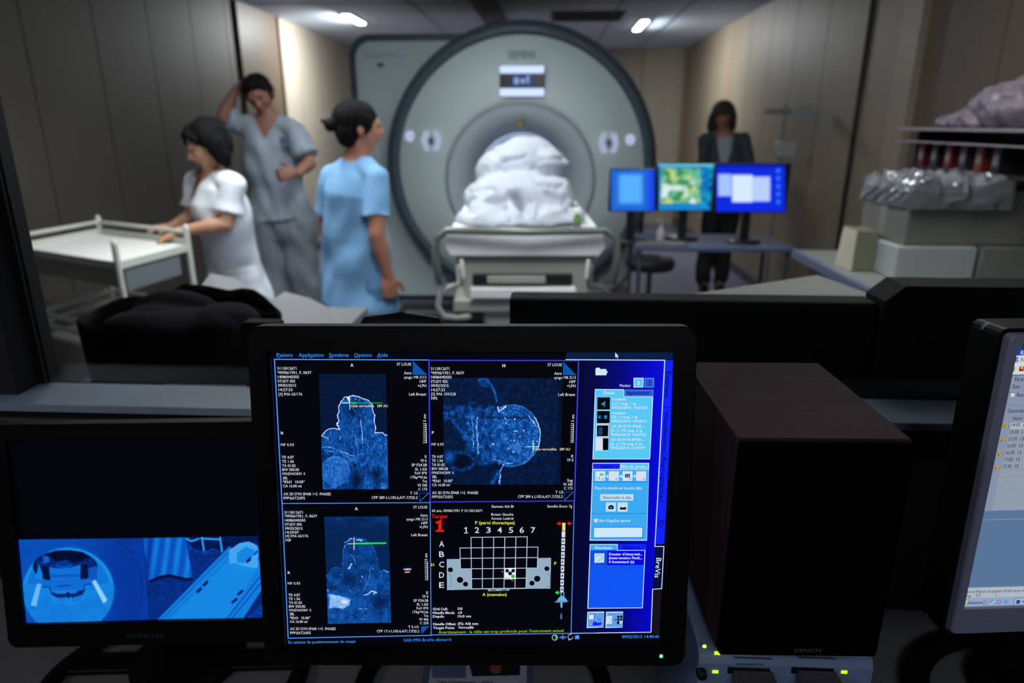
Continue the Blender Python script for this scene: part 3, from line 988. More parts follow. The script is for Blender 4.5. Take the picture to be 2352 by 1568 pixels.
# ------------------------------------------------------------------ infusion stand by the right wall
isx = atY(1798, 300, 5.25).x
iv = empty('infusion_stand', (isx, 5.25, 0), 0, 'slender grey equipment stand with a crossbar against the right beige wall', 'stand')
zt = atY(1798, 240, 5.25).z
q = MB(); q.tube([(0, 0, 0.08), (0, 0, zt)], 0.010, 8); q.build('pole', mat('stand_grey', (120, 122, 120), 0.5), iv)
xl, xr = atY(1757, 258, 5.25).x - isx, atY(1850, 258, 5.25).x - isx
q = MB(); q.box((xl, -0.02, atY(1757, 262, 5.25).z), (xr - 0.07, 0.02, atY(1757, 250, 5.25).z), 0.005); q.build('crossbar', MATS['stand_grey'], iv)
q = MB(); q.box((xr - 0.10, -0.03, atY(1860, 268, 5.25).z), (xr + 0.04, 0.03, atY(1860, 244, 5.25).z), 0.005); q.build('control_box', mat('stand_pale', (150, 156, 156), 0.5), iv)
z1, z2 = atY(1800, 362, 5.25).z, atY(1800, 325, 5.25).z
q = MB(); q.box((-0.04, -0.05, z1), (0.10, 0.04, z2), 0.01); q.build('pump', MATS['stand_pale'], iv)
for k in range(4):
    a = PI / 4 + k * PI / 2
    q = MB(); q.tube([(0, 0, 0.09), (0.16 * math.cos(a), 0.16 * math.sin(a), 0.04)], 0.013, 8); q.build('foot', MATS['stand_grey'], iv)
    q = MB(); q.ell((0.16 * math.cos(a), 0.16 * math.sin(a), 0.022), (0.02, 0.02, 0.02)); q.build('castor', MATS['stool_black'], iv)

# ------------------------------------------------------------------ counter at the right with wrapped cartons
ct = empty('counter', (1.56, 2.8, 0), 0, 'grey counter with a blue-grey front edge along the right wall, carrying wrapped cartons', 'counter')
CX0 = 1.18
q = MB(); q.box((CX0 + 0.01, 2.30, 0.865), (XR - 0.012, 3.28, 0.90), 0.003); q.build('worktop', mat('counter_grey', (146, 146, 140), 0.4, var=0.05), ct, True)
q = MB(); q.box((CX0 - 0.018, 2.29, 0.858), (CX0 + 0.0095, 3.29, 0.903), 0.006); q.build('front_edge', mat('edge_blue_grey', (104, 112, 134), 0.4), ct, True)
q = MB(); q.box((CX0 + 0.06, 2.34, 0.002), (XR - 0.012, 3.24, 0.864)); q.build('carcass', mat('counter_carcass', (70, 66, 60), 0.6), ct, True)
for k in range(2):
    q = MB(); q.box((CX0 + 0.045, 2.36 + k * 0.44, 0.06), (CX0 + 0.06, 2.78 + k * 0.44, 0.84), 0.003); dd = q.build('door', mat('counter_door', (96, 90, 80), 0.5), ct, True)
    q = MB(); q.tube([(CX0 + 0.03, 2.70 - k * 0.0 + k * 0.12, 0.7), (CX0 + 0.03, 2.70 + k * 0.12, 0.8)], 0.006, 8); q.build('handle', M_alu, dd, True)

# wedge desk sign
q = MB()
p0, p1 = atZ(1935, 588, 0.905), atZ(2022, 590, 0.905)
yy = 2.78
xa, xb, xc = atY(1930, 580, yy + 0.12).x - 0.012, atY(1972, 560, yy).x - 0.012, atY(2022, 560, yy).x - 0.012
zt = atY(1990, 530, yy).z
q.prism([(yy, 0.904), (yy + 0.17, 0.904), (yy, zt)], xb, xc, 'x')
sg = empty('wedge_sign', ((xa + xc) / 2, yy, 0.904), 0, 'triangular olive card holder with a pale side face standing on the grey counter', 'card holder')
q = MB()
e1, e2, e3 = (xa, yy + 0.13, 0.904), (xb, yy, 0.904), (xb, yy, zt)
f1, f2, f3 = (xa + 0.05, yy + 0.15, 0.904), (xc, yy, 0.904), (xc, yy, zt)
i = [q.addv(p) for p in (e1, e2, e3, (xb, yy + 0.13, 0.904), (xb, yy + 0.13, zt))]
q.face([i[0], i[1], i[2]]); q.face([i[0], i[3], i[1]]); q.face([i[0], i[2], i[4]]); q.face([i[0], i[4], i[3]]); q.face([i[1], i[3], i[4], i[2]])
q.build('side_face', mat('sign_cream', (206, 198, 176), 0.6), sg, True)
q = MB(); q.box((xb + 0.0005, yy, 0.904), (xc, yy + 0.13, zt), 0.003); q.build('front_face', mat('sign_olive', (118, 118, 100), 0.6), sg, True)


def carton(name, label, px0, px1, zlo, ztop, y0, y1, m, lid=True):
    a, c = atY(px0, 500, y0), atY(px1, 500, y0)
    c.x = min(c.x, XR - 0.03)
    t = empty(name, ((a.x + c.x) / 2, (y0 + y1) / 2, zlo), 0, label, 'carton', 'wrapped cartons on the counter')
    q = MB(); q.box((a.x, y0, zlo), (c.x, y1, ztop), 0.006); q.build('carton_body', m, t, True)
    q = MB(); q.box((a.x - 0.001, (y0 + y1) / 2 - 0.025, zlo + 0.01), (c.x + 0.001, (y0 + y1) / 2 + 0.025, ztop + 0.001)); q.build('tape', mat('parcel_tape', (150, 150, 140), 0.25), t, True)
    return t, a.x, min(c.x, XR - 0.03)


M_cart = mat('grey_carton', (122, 122, 116), 0.7, var=0.05, vscale=5)
M_cart2 = mat('white_carton', (168, 172, 172), 0.7, var=0.05, vscale=5)
_, ax0, ax1 = carton('carton', 'pale wrapped carton lying directly on the grey counter', 2075, 2262, 0.9035, 1.03, 2.62, 3.0, M_cart2)
_, cx0, cx1 = carton('carton', 'dull grey carton lying on the counter to the right of the pale carton', 2272, 2560, 0.9035, 1.03, 2.62, 3.0, M_cart)
_, bx0, bx1 = carton('carton', 'large grey carton stacked on top of two others under crumpled clear film', 2085, 2520, 1.0315, 1.232, 2.64, 3.02, M_cart)


def film(name, label, x0, x1, y0, y1, z0, ztop, seed=1, amp=0.03, nx=110, ny=60, drop=0.07):
    """crumpled clear film: a sheet over a box top that hangs over the near and left sides"""
    rs = np.random.RandomState(seed)
    U, V = np.meshgrid(np.linspace(-0.25, 1.1, nx), np.linspace(-0.3, 1.0, ny))
    X = x0 + (x1 - x0) * np.clip(U, -0.03, 2); Y = y0 + (y1 - y0) * np.clip(V, -0.04, 2)
    over = np.maximum(np.clip(-U, 0, 1) / 0.25, np.clip(-V, 0, 1) / 0.3)
    Z = ztop + 0.008 - drop * over ** 1.0
    n1 = vnoise(X + 3, Y + 2 + Z, 0.05, seed); n2 = vnoise(X + 9, Y + Z * 2, 0.022, seed + 1)
    ridge = 1 - np.abs(2 * n1 - 1)
    Z = Z + (over < 0.05) * (amp * ridge ** 2 + amp * 0.4 * n2) * np.interp(U, [-0.3, 0, 0.15, 1.1], [0.2, 0.4, 1, 1])
    X = X - 0.02 * (U < 0) * n2; Y = Y - 0.012 * (V < 0) * ridge - 0.008
    pts = np.stack([X, Y, Z], -1).reshape(-1, 3); idx = np.arange(nx * ny).reshape(ny, nx)
    F = np.stack([idx[:-1, :-1], idx[:-1, 1:], idx[1:, 1:], idx[1:, :-1]], -1).reshape(-1, 4).tolist()
    me = bpy.data.meshes.new(name); me.from_pydata(pts.tolist(), [], F)
    o = link(name, me, M_film); tag(o, label, 'plastic film')
    s_ = o.modifiers.new('thick', 'SOLIDIFY'); s_.thickness = 0.0006
    return o


def film_mat():
    m = clear_mat('clear_crinkled_film', (0.92, 0.94, 0.97), 0.14, 0.10)
    nt = m.node_tree
    df = nt.nodes.new('ShaderNodeBsdfDiffuse'); df.inputs[0].default_value = (0.42, 0.43, 0.46, 1)
    mx = nt.nodes.new('ShaderNodeMixShader'); mx.inputs[0].default_value = 0.30
    out = nt.nodes['Material Output']; old = out.inputs[0].links[0].from_socket
    nt.links.new(old, mx.inputs[1]); nt.links.new(df.outputs[0], mx.inputs[2]); nt.links.new(mx.outputs[0], out.inputs[0])
    return m


M_film = film_mat()
film('plastic_film', 'crumpled clear plastic film glinting on top of the large grey carton', bx0, 1.655, 2.64, 3.02, 1.03, 1.232, 4, 0.045)
b1_, b2_ = atY(2040, 500, 3.12), atY(2062, 448, 3.12)
bg = fuse((lambda q: (q.ell((b1_.x, 3.12, b1_.z + 0.0), (0.075, 0.05, 0.06)), q.ell((b2_.x, 3.10, b2_.z - 0.01), (0.06, 0.05, 0.08)), q.ell((b1_.x + 0.02, 3.12, 0.95), (0.07, 0.06, 0.045)), q)[-1])(MB()), 0.007, 1,
          disp=lambda c: 0.02 * (vnoise(c[:, 0] + 4, c[:, 2] + c[:, 1], 0.03, 3) - 0.5))
o = link('plastic_bag', bg, mat('milky_film', (150, 156, 168), 0.25, spec=0.8)); tag(o, 'milky crumpled plastic bag slumped against the left end of the cartons', 'plastic bag')
q = MB(); b3_ = atY(2050, 535, 3.0); q.ell((b3_.x, 3.0, b3_.z - 0.01), (0.045, 0.04, 0.045)); o = q.build('blue_wrap', mat('petrol_cloth', (30, 60, 84), 0.8)); tag(o, 'dark blue bundle between the olive card holder and the pale carton', 'bundle')

# ------------------------------------------------------------------ wall shelf above the counter
sh = empty('wall_shelf', (1.78, 2.9, 1.46), 0, 'pinkish grey double wall shelf on the right wall above the counter', 'shelf')
M_sh = mat('mauve_grey_board', (150, 138, 146), 0.5)
for z, n_ in ((1.452, 'shelf_board'), (1.395, 'shelf_board'), (1.285, 'shelf_board')):
    q = MB(); q.box((1.62 if z > 1.3 else 1.68, 2.2, z - (0.012 if z > 1.4 else 0.006)), (XR - 0.009, 3.42, z), 0.002); q.build(n_, M_sh if z > 1.3 else mat('dark_board', (70, 60, 60), 0.6), sh, True)
for y in (2.25, 3.38):
    q = MB(); q.box((1.70, y, 1.24), (XR - 0.009, y + 0.02, 1.44)); q.build('bracket', MATS['dark_board'], sh, True)
binders = [((120, 34, 34), 'dark red'), ((58, 52, 60), 'charcoal'), ((132, 44, 38), 'brick red'), ((66, 60, 72), 'slate'), ((150, 60, 50), 'faded red'), ((48, 44, 52), 'black')]
M0 = None
for k, (c_, nm) in enumerate(binders):
    y0 = 3.33 - k * 0.11
    t = empty('ring_binder', (1.80, y0, 1.2855), 0, nm + ' binder standing on the lowest board of the wall shelf', 'binder', 'binders on the wall shelf')
    q = MB(); q.box((-0.10, -0.025, 0), (0.11, 0.025, 0.10), 0.003); q.build('cover', mat('binder_' + nm.replace(' ', '_'), c_, 0.5), t)
    q = MB(); q.box((-0.102, -0.015, 0.03), (-0.0995, 0.015, 0.075)); q.build('spine_label', mat('spine_paper', (150, 145, 140), 0.7), t)
# crumpled bag heap on the shelf
def heap():
    q = MB(); q.ell((1.78, 3.02, 1.48), (0.14, 0.20, 0.045)); q.ell((1.78, 2.78, 1.53), (0.14, 0.26, 0.095)); q.ell((1.78, 2.50, 1.53), (0.13, 0.2, 0.10)); q.ell((1.77, 2.66, 1.60), (0.10, 0.16, 0.055)); q.ell((1.78, 3.12, 1.47), (0.12, 0.18, 0.025))
    me = fuse(q, 0.009, 2, disp=lambda c: 0.03 * (np.abs(2 * vnoise(c[:, 1] + 2, c[:, 2] + c[:, 0] * 0.5, 0.06, 21) - 1) - 0.4) + 0.012 * vnoise(c[:, 1], c[:, 2], 0.02, 3))
    zmin = min(v.co.z for v in me.vertices)
    for v in me.vertices: v.co.z = max(v.co.z, 1.4525)
    o = link('plastic_sack', me, mat('mauve_grey_plastic', (128, 116, 128), 0.3, spec=0.6)); tag(o, 'crumpled mauve-grey plastic sack heaped on top of the wall shelf', 'sack')


heap()

# ------------------------------------------------------------------ black units right behind the window
ya = 1.14
x0, x1 = atY(1170, 690, ya).x, atY(2020, 690, ya).x
zt = atY(1500, 689, ya).z
bp_ = empty('black_cabinet', ((x0 + x1) / 2, ya + 0.03, 0), 0, 'long low black cabinet behind the window, in front of the patient table', 'cabinet')
q = MB(); q.box((x0, ya, 0.002), (x1, ya + 0.055, zt), 0.006); q.build('cabinet_body', mat('cabinet_black', (3, 4, 5), 0.7, spec=0.15), bp_, True)
q = MB(); q.box((x0 + 0.015, ya - 0.004, 0.05), (x1 - 0.4, ya - 0.0005, zt - 0.06), 0.001); q.build('panel', mat('cabinet_panel', (4, 5, 6), 0.6, spec=0.15), bp_, True)
q = MB(); q.box((x1 - 0.39, ya - 0.004, 0.05), (x1 - 0.015, ya - 0.0005, zt - 0.06), 0.001); q.build('panel', MATS['cabinet_panel'], bp_, True)
# grey wedge-shaped lid behind it
L1, L2, L3 = atZ(1630, 688, zt - 0.002), atZ(1878, 629, zt - 0.002), atZ(2024, 682, zt - 0.002)
y1c = ya + 0.06
tri = [(atZ(1600, 690, zt).x, y1c), (x1 + 0.005, y1c), (L3.x, L3.y), (L2.x, L2.y), (L1.x - 0.02, max(L1.y, y1c + 0.005))]
q = MB(); q.prism([(a, c) for a, c in tri], 0.002, zt - 0.004, 'z')
o = q.build('grey_unit', mat('unit_grey', (128, 126, 120), 0.55)); tag(o, 'grey-topped unit with an angled back corner behind the long black cabinet', 'unit')
yb = 1.12
x0, x1 = atY(2026, 700, yb).x, atY(2540, 700, yb).x
q = MB(); za, zb = atY(2030, 692, yb).z, atY(2082, 657, yb).z
q.prism([(x0, 0.002), (x1, 0.002), (x1, zb), (atY(2082, 657, yb).x, zb), (x0 + 0.004, za)], yb, yb + 0.07, 'y')
o = q.build('black_partition', mat('partition_black', (3, 3, 4), 0.7, spec=0.15)); tag(o, 'tall black unit with a chamfered corner in front of the grey counter', 'unit')
# laundry hamper, black, soft rim
def hamper():
    yc = 1.52
    cx = (atY(132, 770, 1.40).x + atY(595, 770, 1.40).x) / 2; hw = (atY(595, 770, 1.40).x - atY(132, 770, 1.40).x) / 2
    rim = 1.035
    t = empty('laundry_hamper', (cx, yc, 0), 0, 'tall black fabric hamper with a slack open rim behind the window at the left', 'hamper')
    outl = []
    n = 40
    for k in range(n):
        a = 2 * PI * k / n
        x = hw * math.copysign(abs(math.cos(a)) ** 0.75, math.cos(a)); y = 0.125 * math.copysign(abs(math.sin(a)) ** (0.55 if math.sin(a) < 0 else 1.0), math.sin(a))
        outl.append((x, y))
    q = MB(); q.smooth = True
    rings = []
    for (z, s, top) in ((0.003, 0.86, 0), (0.5, 0.92, 0), (0.9, 0.97, 0), (rim, 1.0, 1), (rim - 0.02, 0.97, 1), (0.85, 0.93, 0)):
        ring = []
        for k, (x, y) in enumerate(outl):
            dz = 0
            if top:
                dz = 0.045 * max(0, y / 0.125) * (0.6 + 0.4 * math.cos(x / hw * 2.2)) - 0.01 * math.sin(9 * x / hw)
            ring.append(q.addv((x * s, y * s, z + dz)))
        rings.append(ring)
    for A_, B_ in zip(rings, rings[1:]):
        for k in range(n): q.face([A_[k], A_[(k + 1) % n], B_[(k + 1) % n], B_[k]])
    q.face(rings[0][::-1]); q.face(rings[-1])
    q.build('hamper_body', mat('black_canvas', (7, 6, 8), 0.9, spec=0.1, bump=0.2, bscale=60), t)
    # slack cloth bulging inside the rim
    q = MB(); q.ell((-0.05, 0.0, rim - 0.02), (hw * 0.62, 0.10, 0.045)); q.ell((0.09, 0.01, rim - 0.02), (hw * 0.36, 0.09, 0.05)); q.ell((-0.05, 0.06, rim), (hw * 0.5, 0.05, 0.05))
    me = fuse(q, 0.007, 2, disp=lambda c: 0.010 * (np.abs(2 * vnoise(c[:, 0] + 5, c[:, 1] * 2, 0.12, 14) - 1) - 0.5))
    link('liner', me, mat('aubergine_cloth', (20, 16, 24), 0.9, spec=0.1, bump=0.2, bscale=50), t)
    return t


hamper()
# open grey carton with two raised flaps behind the hamper
oc = empty('open_carton', (-0.85, 1.95, 0), 0, 'open grey carton with two spread flaps between the hamper and the person in blue', 'carton')
M_flap = mat('grey_board', (112, 114, 118), 0.55, var=0.08, vscale=6)
def sheet(name, pxs, m, parent, th=0.006):
    P = [atY(x, y, Y) for x, y, Y in pxs]
    nrm = (P[1] - P[0]).cross(P[2] - P[0]).normalized()
    if nrm.y > 0: nrm = -nrm
    q = MB(); n = len(P)
    a = [q.addv(p) for p in P]; c = [q.addv(p - nrm * th) for p in P]
    q.face(a); q.face(c[::-1])
    for k in range(n): q.face([a[k], c[k], c[(k + 1) % n], a[(k + 1) % n]])
    return q.build(name, m, parent, True)


sheet('flap', [(430, 697, 1.72), (552, 762, 1.66), (628, 688, 1.90), (538, 638, 2.0), (484, 628, 2.0)], M_flap, oc)
sheet('flap', [(552, 762, 1.66), (782, 762, 1.66), (758, 708, 1.84), (709, 684, 1.93), (654, 670, 1.95), (627, 688, 1.90)], M_flap, oc)
q = MB(); xw0, xw1 = atY(520, 800, 1.68).x, atY(770, 800, 1.68).x
q.box((xw0, 1.70, 0.002), (xw1, 2.02, atY(650, 775, 1.70).z)); q.build('carton_body', M_flap, oc, True)
# ------------------------------------------------------------------ people
M_skin = mat('skin_light', (196, 146, 116), 0.55, var=0.05, vscale=12)
M_skin2 = mat('skin_warm', (178, 120, 98), 0.55, var=0.05, vscale=12)
M_hair = mat('black_hair', (10, 9, 11), 0.8, spec=0.15, bump=0.4, bscale=120, stretch=(1, 1, 0.15))
M_hair2 = mat('dark_brown_hair', (20, 16, 15), 0.8, spec=0.15, bump=0.4, bscale=120, stretch=(1, 1, 0.15))
M_hair3 = mat('ash_brown_hair', (72, 66, 60), 0.8, spec=0.2, bump=0.4, bscale=120, stretch=(1, 1, 0.15))


def V(*a): return Vector(a)


def hand(q, wr, d, pn, side, curl=0.5, sc=1.0, thumb=0.6):
    """palm + five fingers. d along the hand, pn palm normal (palm side), side towards the thumb"""
    d = d.normalized(); pn = (pn - d * pn.dot(d)).normalized(); side = (side - d * side.dot(d) - pn * side.dot(pn)).normalized()
    L = 0.095 * sc
    q.tube([wr - d * 0.02, wr + d * L * 0.25, wr + d * L * 0.6, wr + d * L * 0.95], [(0.025 * sc, 0.018 * sc), (0.034 * sc, 0.017 * sc), (0.041 * sc, 0.016 * sc), (0.039 * sc, 0.013 * sc)], 14, side=side)
    for k, (off, ln) in enumerate(((0.031, 0.072), (0.0105, 0.080), (-0.0105, 0.075), (-0.030, 0.060))):
        base = wr + d * L * 0.92 + side * off * sc
        dd = (d + side * off * 1.2).normalized(); pts = [base]; a = 0
        seg = (0.45, 0.31, 0.24)
        for j, s_ in enumerate(seg):
            a += curl * (0.75, 0.9, 0.7)[j] * (1 + 0.08 * k)
            pts.append(pts[-1] + (dd * math.cos(a) + pn * math.sin(a)) * ln * s_ * sc)
        q.tube(pts, [0.0098 * sc, 0.0092 * sc, 0.0085 * sc, 0.0075 * sc], 10)
    tb = wr + d * L * 0.28 + side * 0.026 * sc
    t1 = (d * 0.62 + side * 0.75 + pn * 0.35 * thumb).normalized(); t2 = (d * 0.85 + side * 0.35 + pn * 0.5 * thumb).normalized()
    q.tube([tb, tb + t1 * 0.036 * sc, tb + t1 * 0.036 * sc + t2 * 0.03 * sc, tb + t1 * 0.036 * sc + t2 * 0.055 * sc], [0.0125 * sc, 0.0115 * sc, 0.010 * sc, 0.0085 * sc], 10)


def head(q, c, f, up, sc=1.0):
    f = f.normalized(); up = (up - f * up.dot(f)).normalized(); r = f.cross(up)
    ax = (r, f, up)
    q.ell(c + up * 0.030 * sc - f * 0.012 * sc, (0.076 * sc, 0.094 * sc, 0.088 * sc), ax, 24, 16)
    q.ell(c + up * 0.0 + f * 0.022 * sc, (0.066 * sc, 0.070 * sc, 0.088 * sc), ax, 24, 14)
    q.tube([c - up * 0.035 * sc + f * 0.0 * sc, c - up * 0.078 * sc + f * 0.048 * sc], [(0.054 * sc, 0.055 * sc), (0.026 * sc, 0.026 * sc)], 16, side=r)   # jaw to chin
    q.tube([c + up * 0.018 * sc + f * 0.083 * sc, c - up * 0.012 * sc + f * 0.099 * sc, c - up * 0.024 * sc + f * 0.104 * sc], [0.0075 * sc, 0.010 * sc, 0.0125 * sc], 10)   # nose
    for s_ in (-1, 1):
        q.ell(c - up * 0.025 * sc + f * 0.092 * sc + r * s_ * 0.010 * sc, (0.008 * sc, 0.008 * sc, 0.006 * sc), ax)
        q.ell(c + up * 0.024 * sc + f * 0.081 * sc + r * s_ * 0.030 * sc, (0.021 * sc, 0.010 * sc, 0.007 * sc), ax)      # brow
        q.ell(c - up * 0.022 * sc + f * 0.062 * sc + r * s_ * 0.037 * sc, (0.018 * sc, 0.018 * sc, 0.018 * sc), ax)      # cheek
        q.ell(c - up * 0.004 * sc - f * 0.008 * sc + r * s_ * 0.078 * sc, (0.008 * sc, 0.019 * sc, 0.031 * sc), ax)      # ear
    q.ell(c - up * 0.047 * sc + f * 0.084 * sc, (0.021 * sc, 0.010 * sc, 0.0055 * sc), ax)
    q.ell(c - up * 0.056 * sc + f * 0.081 * sc, (0.018 * sc, 0.010 * sc, 0.0065 * sc), ax)
    return r, f, up


def person(name_label, J, skin, hair_fn, hair_mat, top, trousers, shoes=(24, 24, 28), sc=1.0, neckline='v', eyes=True):
    base = V(J['pelvis'].x, J['pelvis'].y, 0)
    root = empty('person', base, 0, name_label, 'person')
    q = MB(); q.smooth = True
    f, up = J['face'], J['up']
    r, f, up = head(q, J['head'], f, up, sc)
    nb = J['neck']
    q.tube([nb - V(0, 0, 0.04), nb + (J['head'] - nb) * 0.4, J['head'] - up * 0.03 - f * 0.015], [(0.062, 0.055), (0.052, 0.054), (0.050, 0.054)], 16, side=J['side'])
    sd = J['side'].normalized()      # towards the person's left
    sw = (J['shL'] - J['shR']).length / 2
    pel, che = J['pelvis'], J['chest']
    wa = pel.lerp(che, 0.45)
    def torso(k, g, top_to=None):
        k.tube([pel - V(0, 0, 0.06), pel, wa, che, che.lerp(nb, 0.55), nb], [(0.155 * sc + g, 0.105 + g), (0.165 * sc + g, 0.115 + g), (0.135 * sc + g, 0.10 + g), (sw * 0.90 + g, 0.115 + g), (sw * 0.80 + g * 0.7, 0.085 + g * 0.6), (0.07 + g * 0.2, 0.06 + g * 0.2)], 24, side=sd)
    torso(q, 0)
    q.tube([J['shL'], J['shL'].lerp(nb, 0.6) - V(0, 0, 0.012), nb - V(0, 0, 0.03), J['shR'].lerp(nb, 0.6) - V(0, 0, 0.012), J['shR']], [0.045, 0.05, 0.055, 0.05, 0.045], 14)
    for s_ in 'LR':
        a, b_, c_ = J['sh' + s_], J['el' + s_], J['wr' + s_]
        q.tube([a, a.lerp(b_, 0.5), b_], [0.052 * sc, 0.045 * sc, 0.039 * sc], 14)
        q.tube([b_, b_.lerp(c_, 0.35), c_], [0.040 * sc, 0.040 * sc, 0.0255 * sc], 14)
        hd = J.get('hand' + s_)
        hand(q, c_, hd[0], hd[1], hd[2], hd[3], sc)
        h, k_, an = J['hip' + s_], J['kn' + s_], J['an' + s_]
        q.tube([h, h.lerp(k_, 0.5), k_], [0.082, 0.070, 0.056], 14)
        q.tube([k_, k_.lerp(an, 0.3), an], [0.056, 0.056, 0.036], 14)
        q.tube([an, an + J['toe'] * 0.10 - V(0, 0, 0.045)], [(0.036, 0.036), (0.036, 0.025)], 12)
    link('body', fuse(q, 0.0062, 2), skin, root, True)
    # hair
    k = MB(); hair_fn(k, J['head'], r, f, up, sc)
    cutf = getattr(hair_fn, 'cut', None)
    link('hair', fuse(k, 0.006, 1, disp=lambda c: 0.006 * (vnoise(c[:, 0] * 3 + c[:, 1] * 3, c[:, 2], 0.03, 4) - 0.5)), hair_mat, root, True)
    if eyes:
        for s_ in (-1, 1):
            k = MB(); k.ell(J['head'] + up * 0.008 * sc + f * 0.083 * sc + r * s_ * 0.030 * sc, (0.013 * sc, 0.007 * sc, 0.0065 * sc), (r, f, up), 14, 8); k.build('eye', mat('eye_dark', (44, 34, 30), 0.2), root, True)
        k = MB(); k.ell(J['head'] - up * 0.051 * sc + f * 0.0885 * sc, (0.020 * sc, 0.0065 * sc, 0.0065 * sc), (r, f, up), 14, 8); k.build('lips', mat('lips', (150, 88, 84), 0.5), root, True)
    # top garment
    hem = J['hem']
    def fold(c):
        w_ = c[:, 0] * sd.x + c[:, 1] * sd.y
        dn = np.sqrt(((c - np.array(nb)) ** 2).sum(1))
        am = np.clip((dn - 0.08) / 0.15, 0.0, 1.0)
        return am * (0.004 + 0.026 * (vnoise(w_ + 5 + 0.25 * c[:, 2], c[:, 2] * 0.3 + 3, 0.055, 6) - 0.45) + 0.03 * (vnoise(w_ + 7 + c[:, 2] * 0.4, c[:, 2] * 0.9, 0.12, 12) - 0.45))
    k = MB(); g = 0.018
    k.tube([wa, che, che.lerp(nb, 0.55), nb], [(max(0.160 * sc, sw * 0.86), 0.128), (sw * 0.92 + g, 0.128), (sw * 0.80 + g * 0.7, 0.098), (0.074, 0.066)], 24, side=sd)
    k.tube([J['shL'], J['shL'].lerp(nb, 0.6) - V(0, 0, 0.010), nb - V(0, 0, 0.035), J['shR'].lerp(nb, 0.6) - V(0, 0, 0.010), J['shR']], [0.054, 0.060, 0.068, 0.060, 0.054], 14)
    fl = J.get('flare', 0.02)
    k.tube([che, wa, pel, hem], [(sw * 0.9 + g, 0.126), (max(0.160 * sc, sw * 0.86), 0.126), (0.172 * sc + 0.016, 0.128 + 0.014), (0.172 * sc + fl, 0.128 + fl)], 24, side=sd, cap=False)
    for s_ in 'LR':
        a, b_, c_ = J['sh' + s_], J['el' + s_], J['wr' + s_]
        if J.get('long'):
            k.tube([a, b_], [0.066 * sc, 0.054 * sc], 14); k.tube([b_, b_.lerp(c_, 0.95)], [0.054 * sc, 0.040 * sc], 14)
        else:
            k.tube([a.lerp(b_, -0.02), a.lerp(b_, 0.4), a.lerp(b_, 0.72)], [(0.055 * sc, 0.055 * sc), (0.063 * sc, 0.062 * sc), (0.074 * sc, 0.070 * sc)], 16, cap=False); k.ell(a, (0.056 * sc,) * 3)
    front = J['front'].normalized()
    def cut(p):
        d_ = p - nb
        x = d_.dot(sd); y = d_.dot(front); z = d_.z
        if z > -0.03 and (x * x + y * y) < 0.0052: return True
        if z > 0.01 and abs(x) < 0.1: return True
        if neckline == 'round': return False
        dep = J.get('vdepth', 0.15)
        return y > 0.0 and z > -dep and abs(x) < 0.072 * (1 + z / dep) + 0.004
    link('tunic' if not J.get('long') else 'cardigan', fuse(k, 0.0075, 3, disp=fold, cut=cut), top, root, True)
    if J.get('inner'):
        k = MB(); torso(k, 0.008)
        link('blouse', fuse(k, 0.008, 2, cut=lambda p: (p - nb).z > -0.02), J['inner'], root, True)
    # trousers
    k = MB()
    k.tube([pel + V(0, 0, 0.05), pel, pel - V(0, 0, 0.08)], [(0.158 * sc, 0.118), (0.172 * sc, 0.128), (0.172 * sc, 0.125)], 20, side=sd)
    for s_ in 'LR':
        h, k_, an = J['hip' + s_], J['kn' + s_], J['an' + s_]
        g = J.get('leg', 0.022)
        k.tube([h, h.lerp(k_, 0.5), k_, k_.lerp(an, 0.5), an + V(0, 0, 0.03)], [0.090 + g, 0.082 + g, 0.068 + g, 0.066 + g, 0.058 + g], 16)
    link('trousers', fuse(k, 0.0085, 3, disp=fold), trousers, root, True)
    for s_ in 'LR':
        an = J['an' + s_]; t_ = J['toe'].normalized(); l_ = V(-t_.y, t_.x, 0)
        k = MB(); k.ell(V(an.x, an.y, 0.045) + t_ * 0.05, (0.14, 0.048, 0.042), (t_, l_, V(0, 0, 1))); k.ell(V(an.x, an.y, 0.07), (0.055, 0.045, 0.05), (t_, l_, V(0, 0, 1)))
        me = fuse(k, 0.007, 2)
        for v_ in me.vertices: v_.co.z = max(v_.co.z, 0.004)
        link('shoe', me, mat('shoe_%d' % shoes[0], shoes, 0.6), root, True)
    return root


def legs(J, px, pyh, Y, dx=0.09, knee=0.0, fr=None):
    """straight legs down from the hips to the floor"""
    s = J['side'].normalized(); pel = J['pelvis']
    for n_, sg in (('L', 1), ('R', -1)):
        h = pel + s * sg * dx - V(0, 0, 0.04)
        an = V(J['foot'].x, J['foot'].y, 0.085) + s * sg * dx * 0.95
        k_ = h.lerp(an, 0.5) + J['front'].normalized() * knee
        J['hip' + n_], J['kn' + n_], J['an' + n_] = h, k_, an


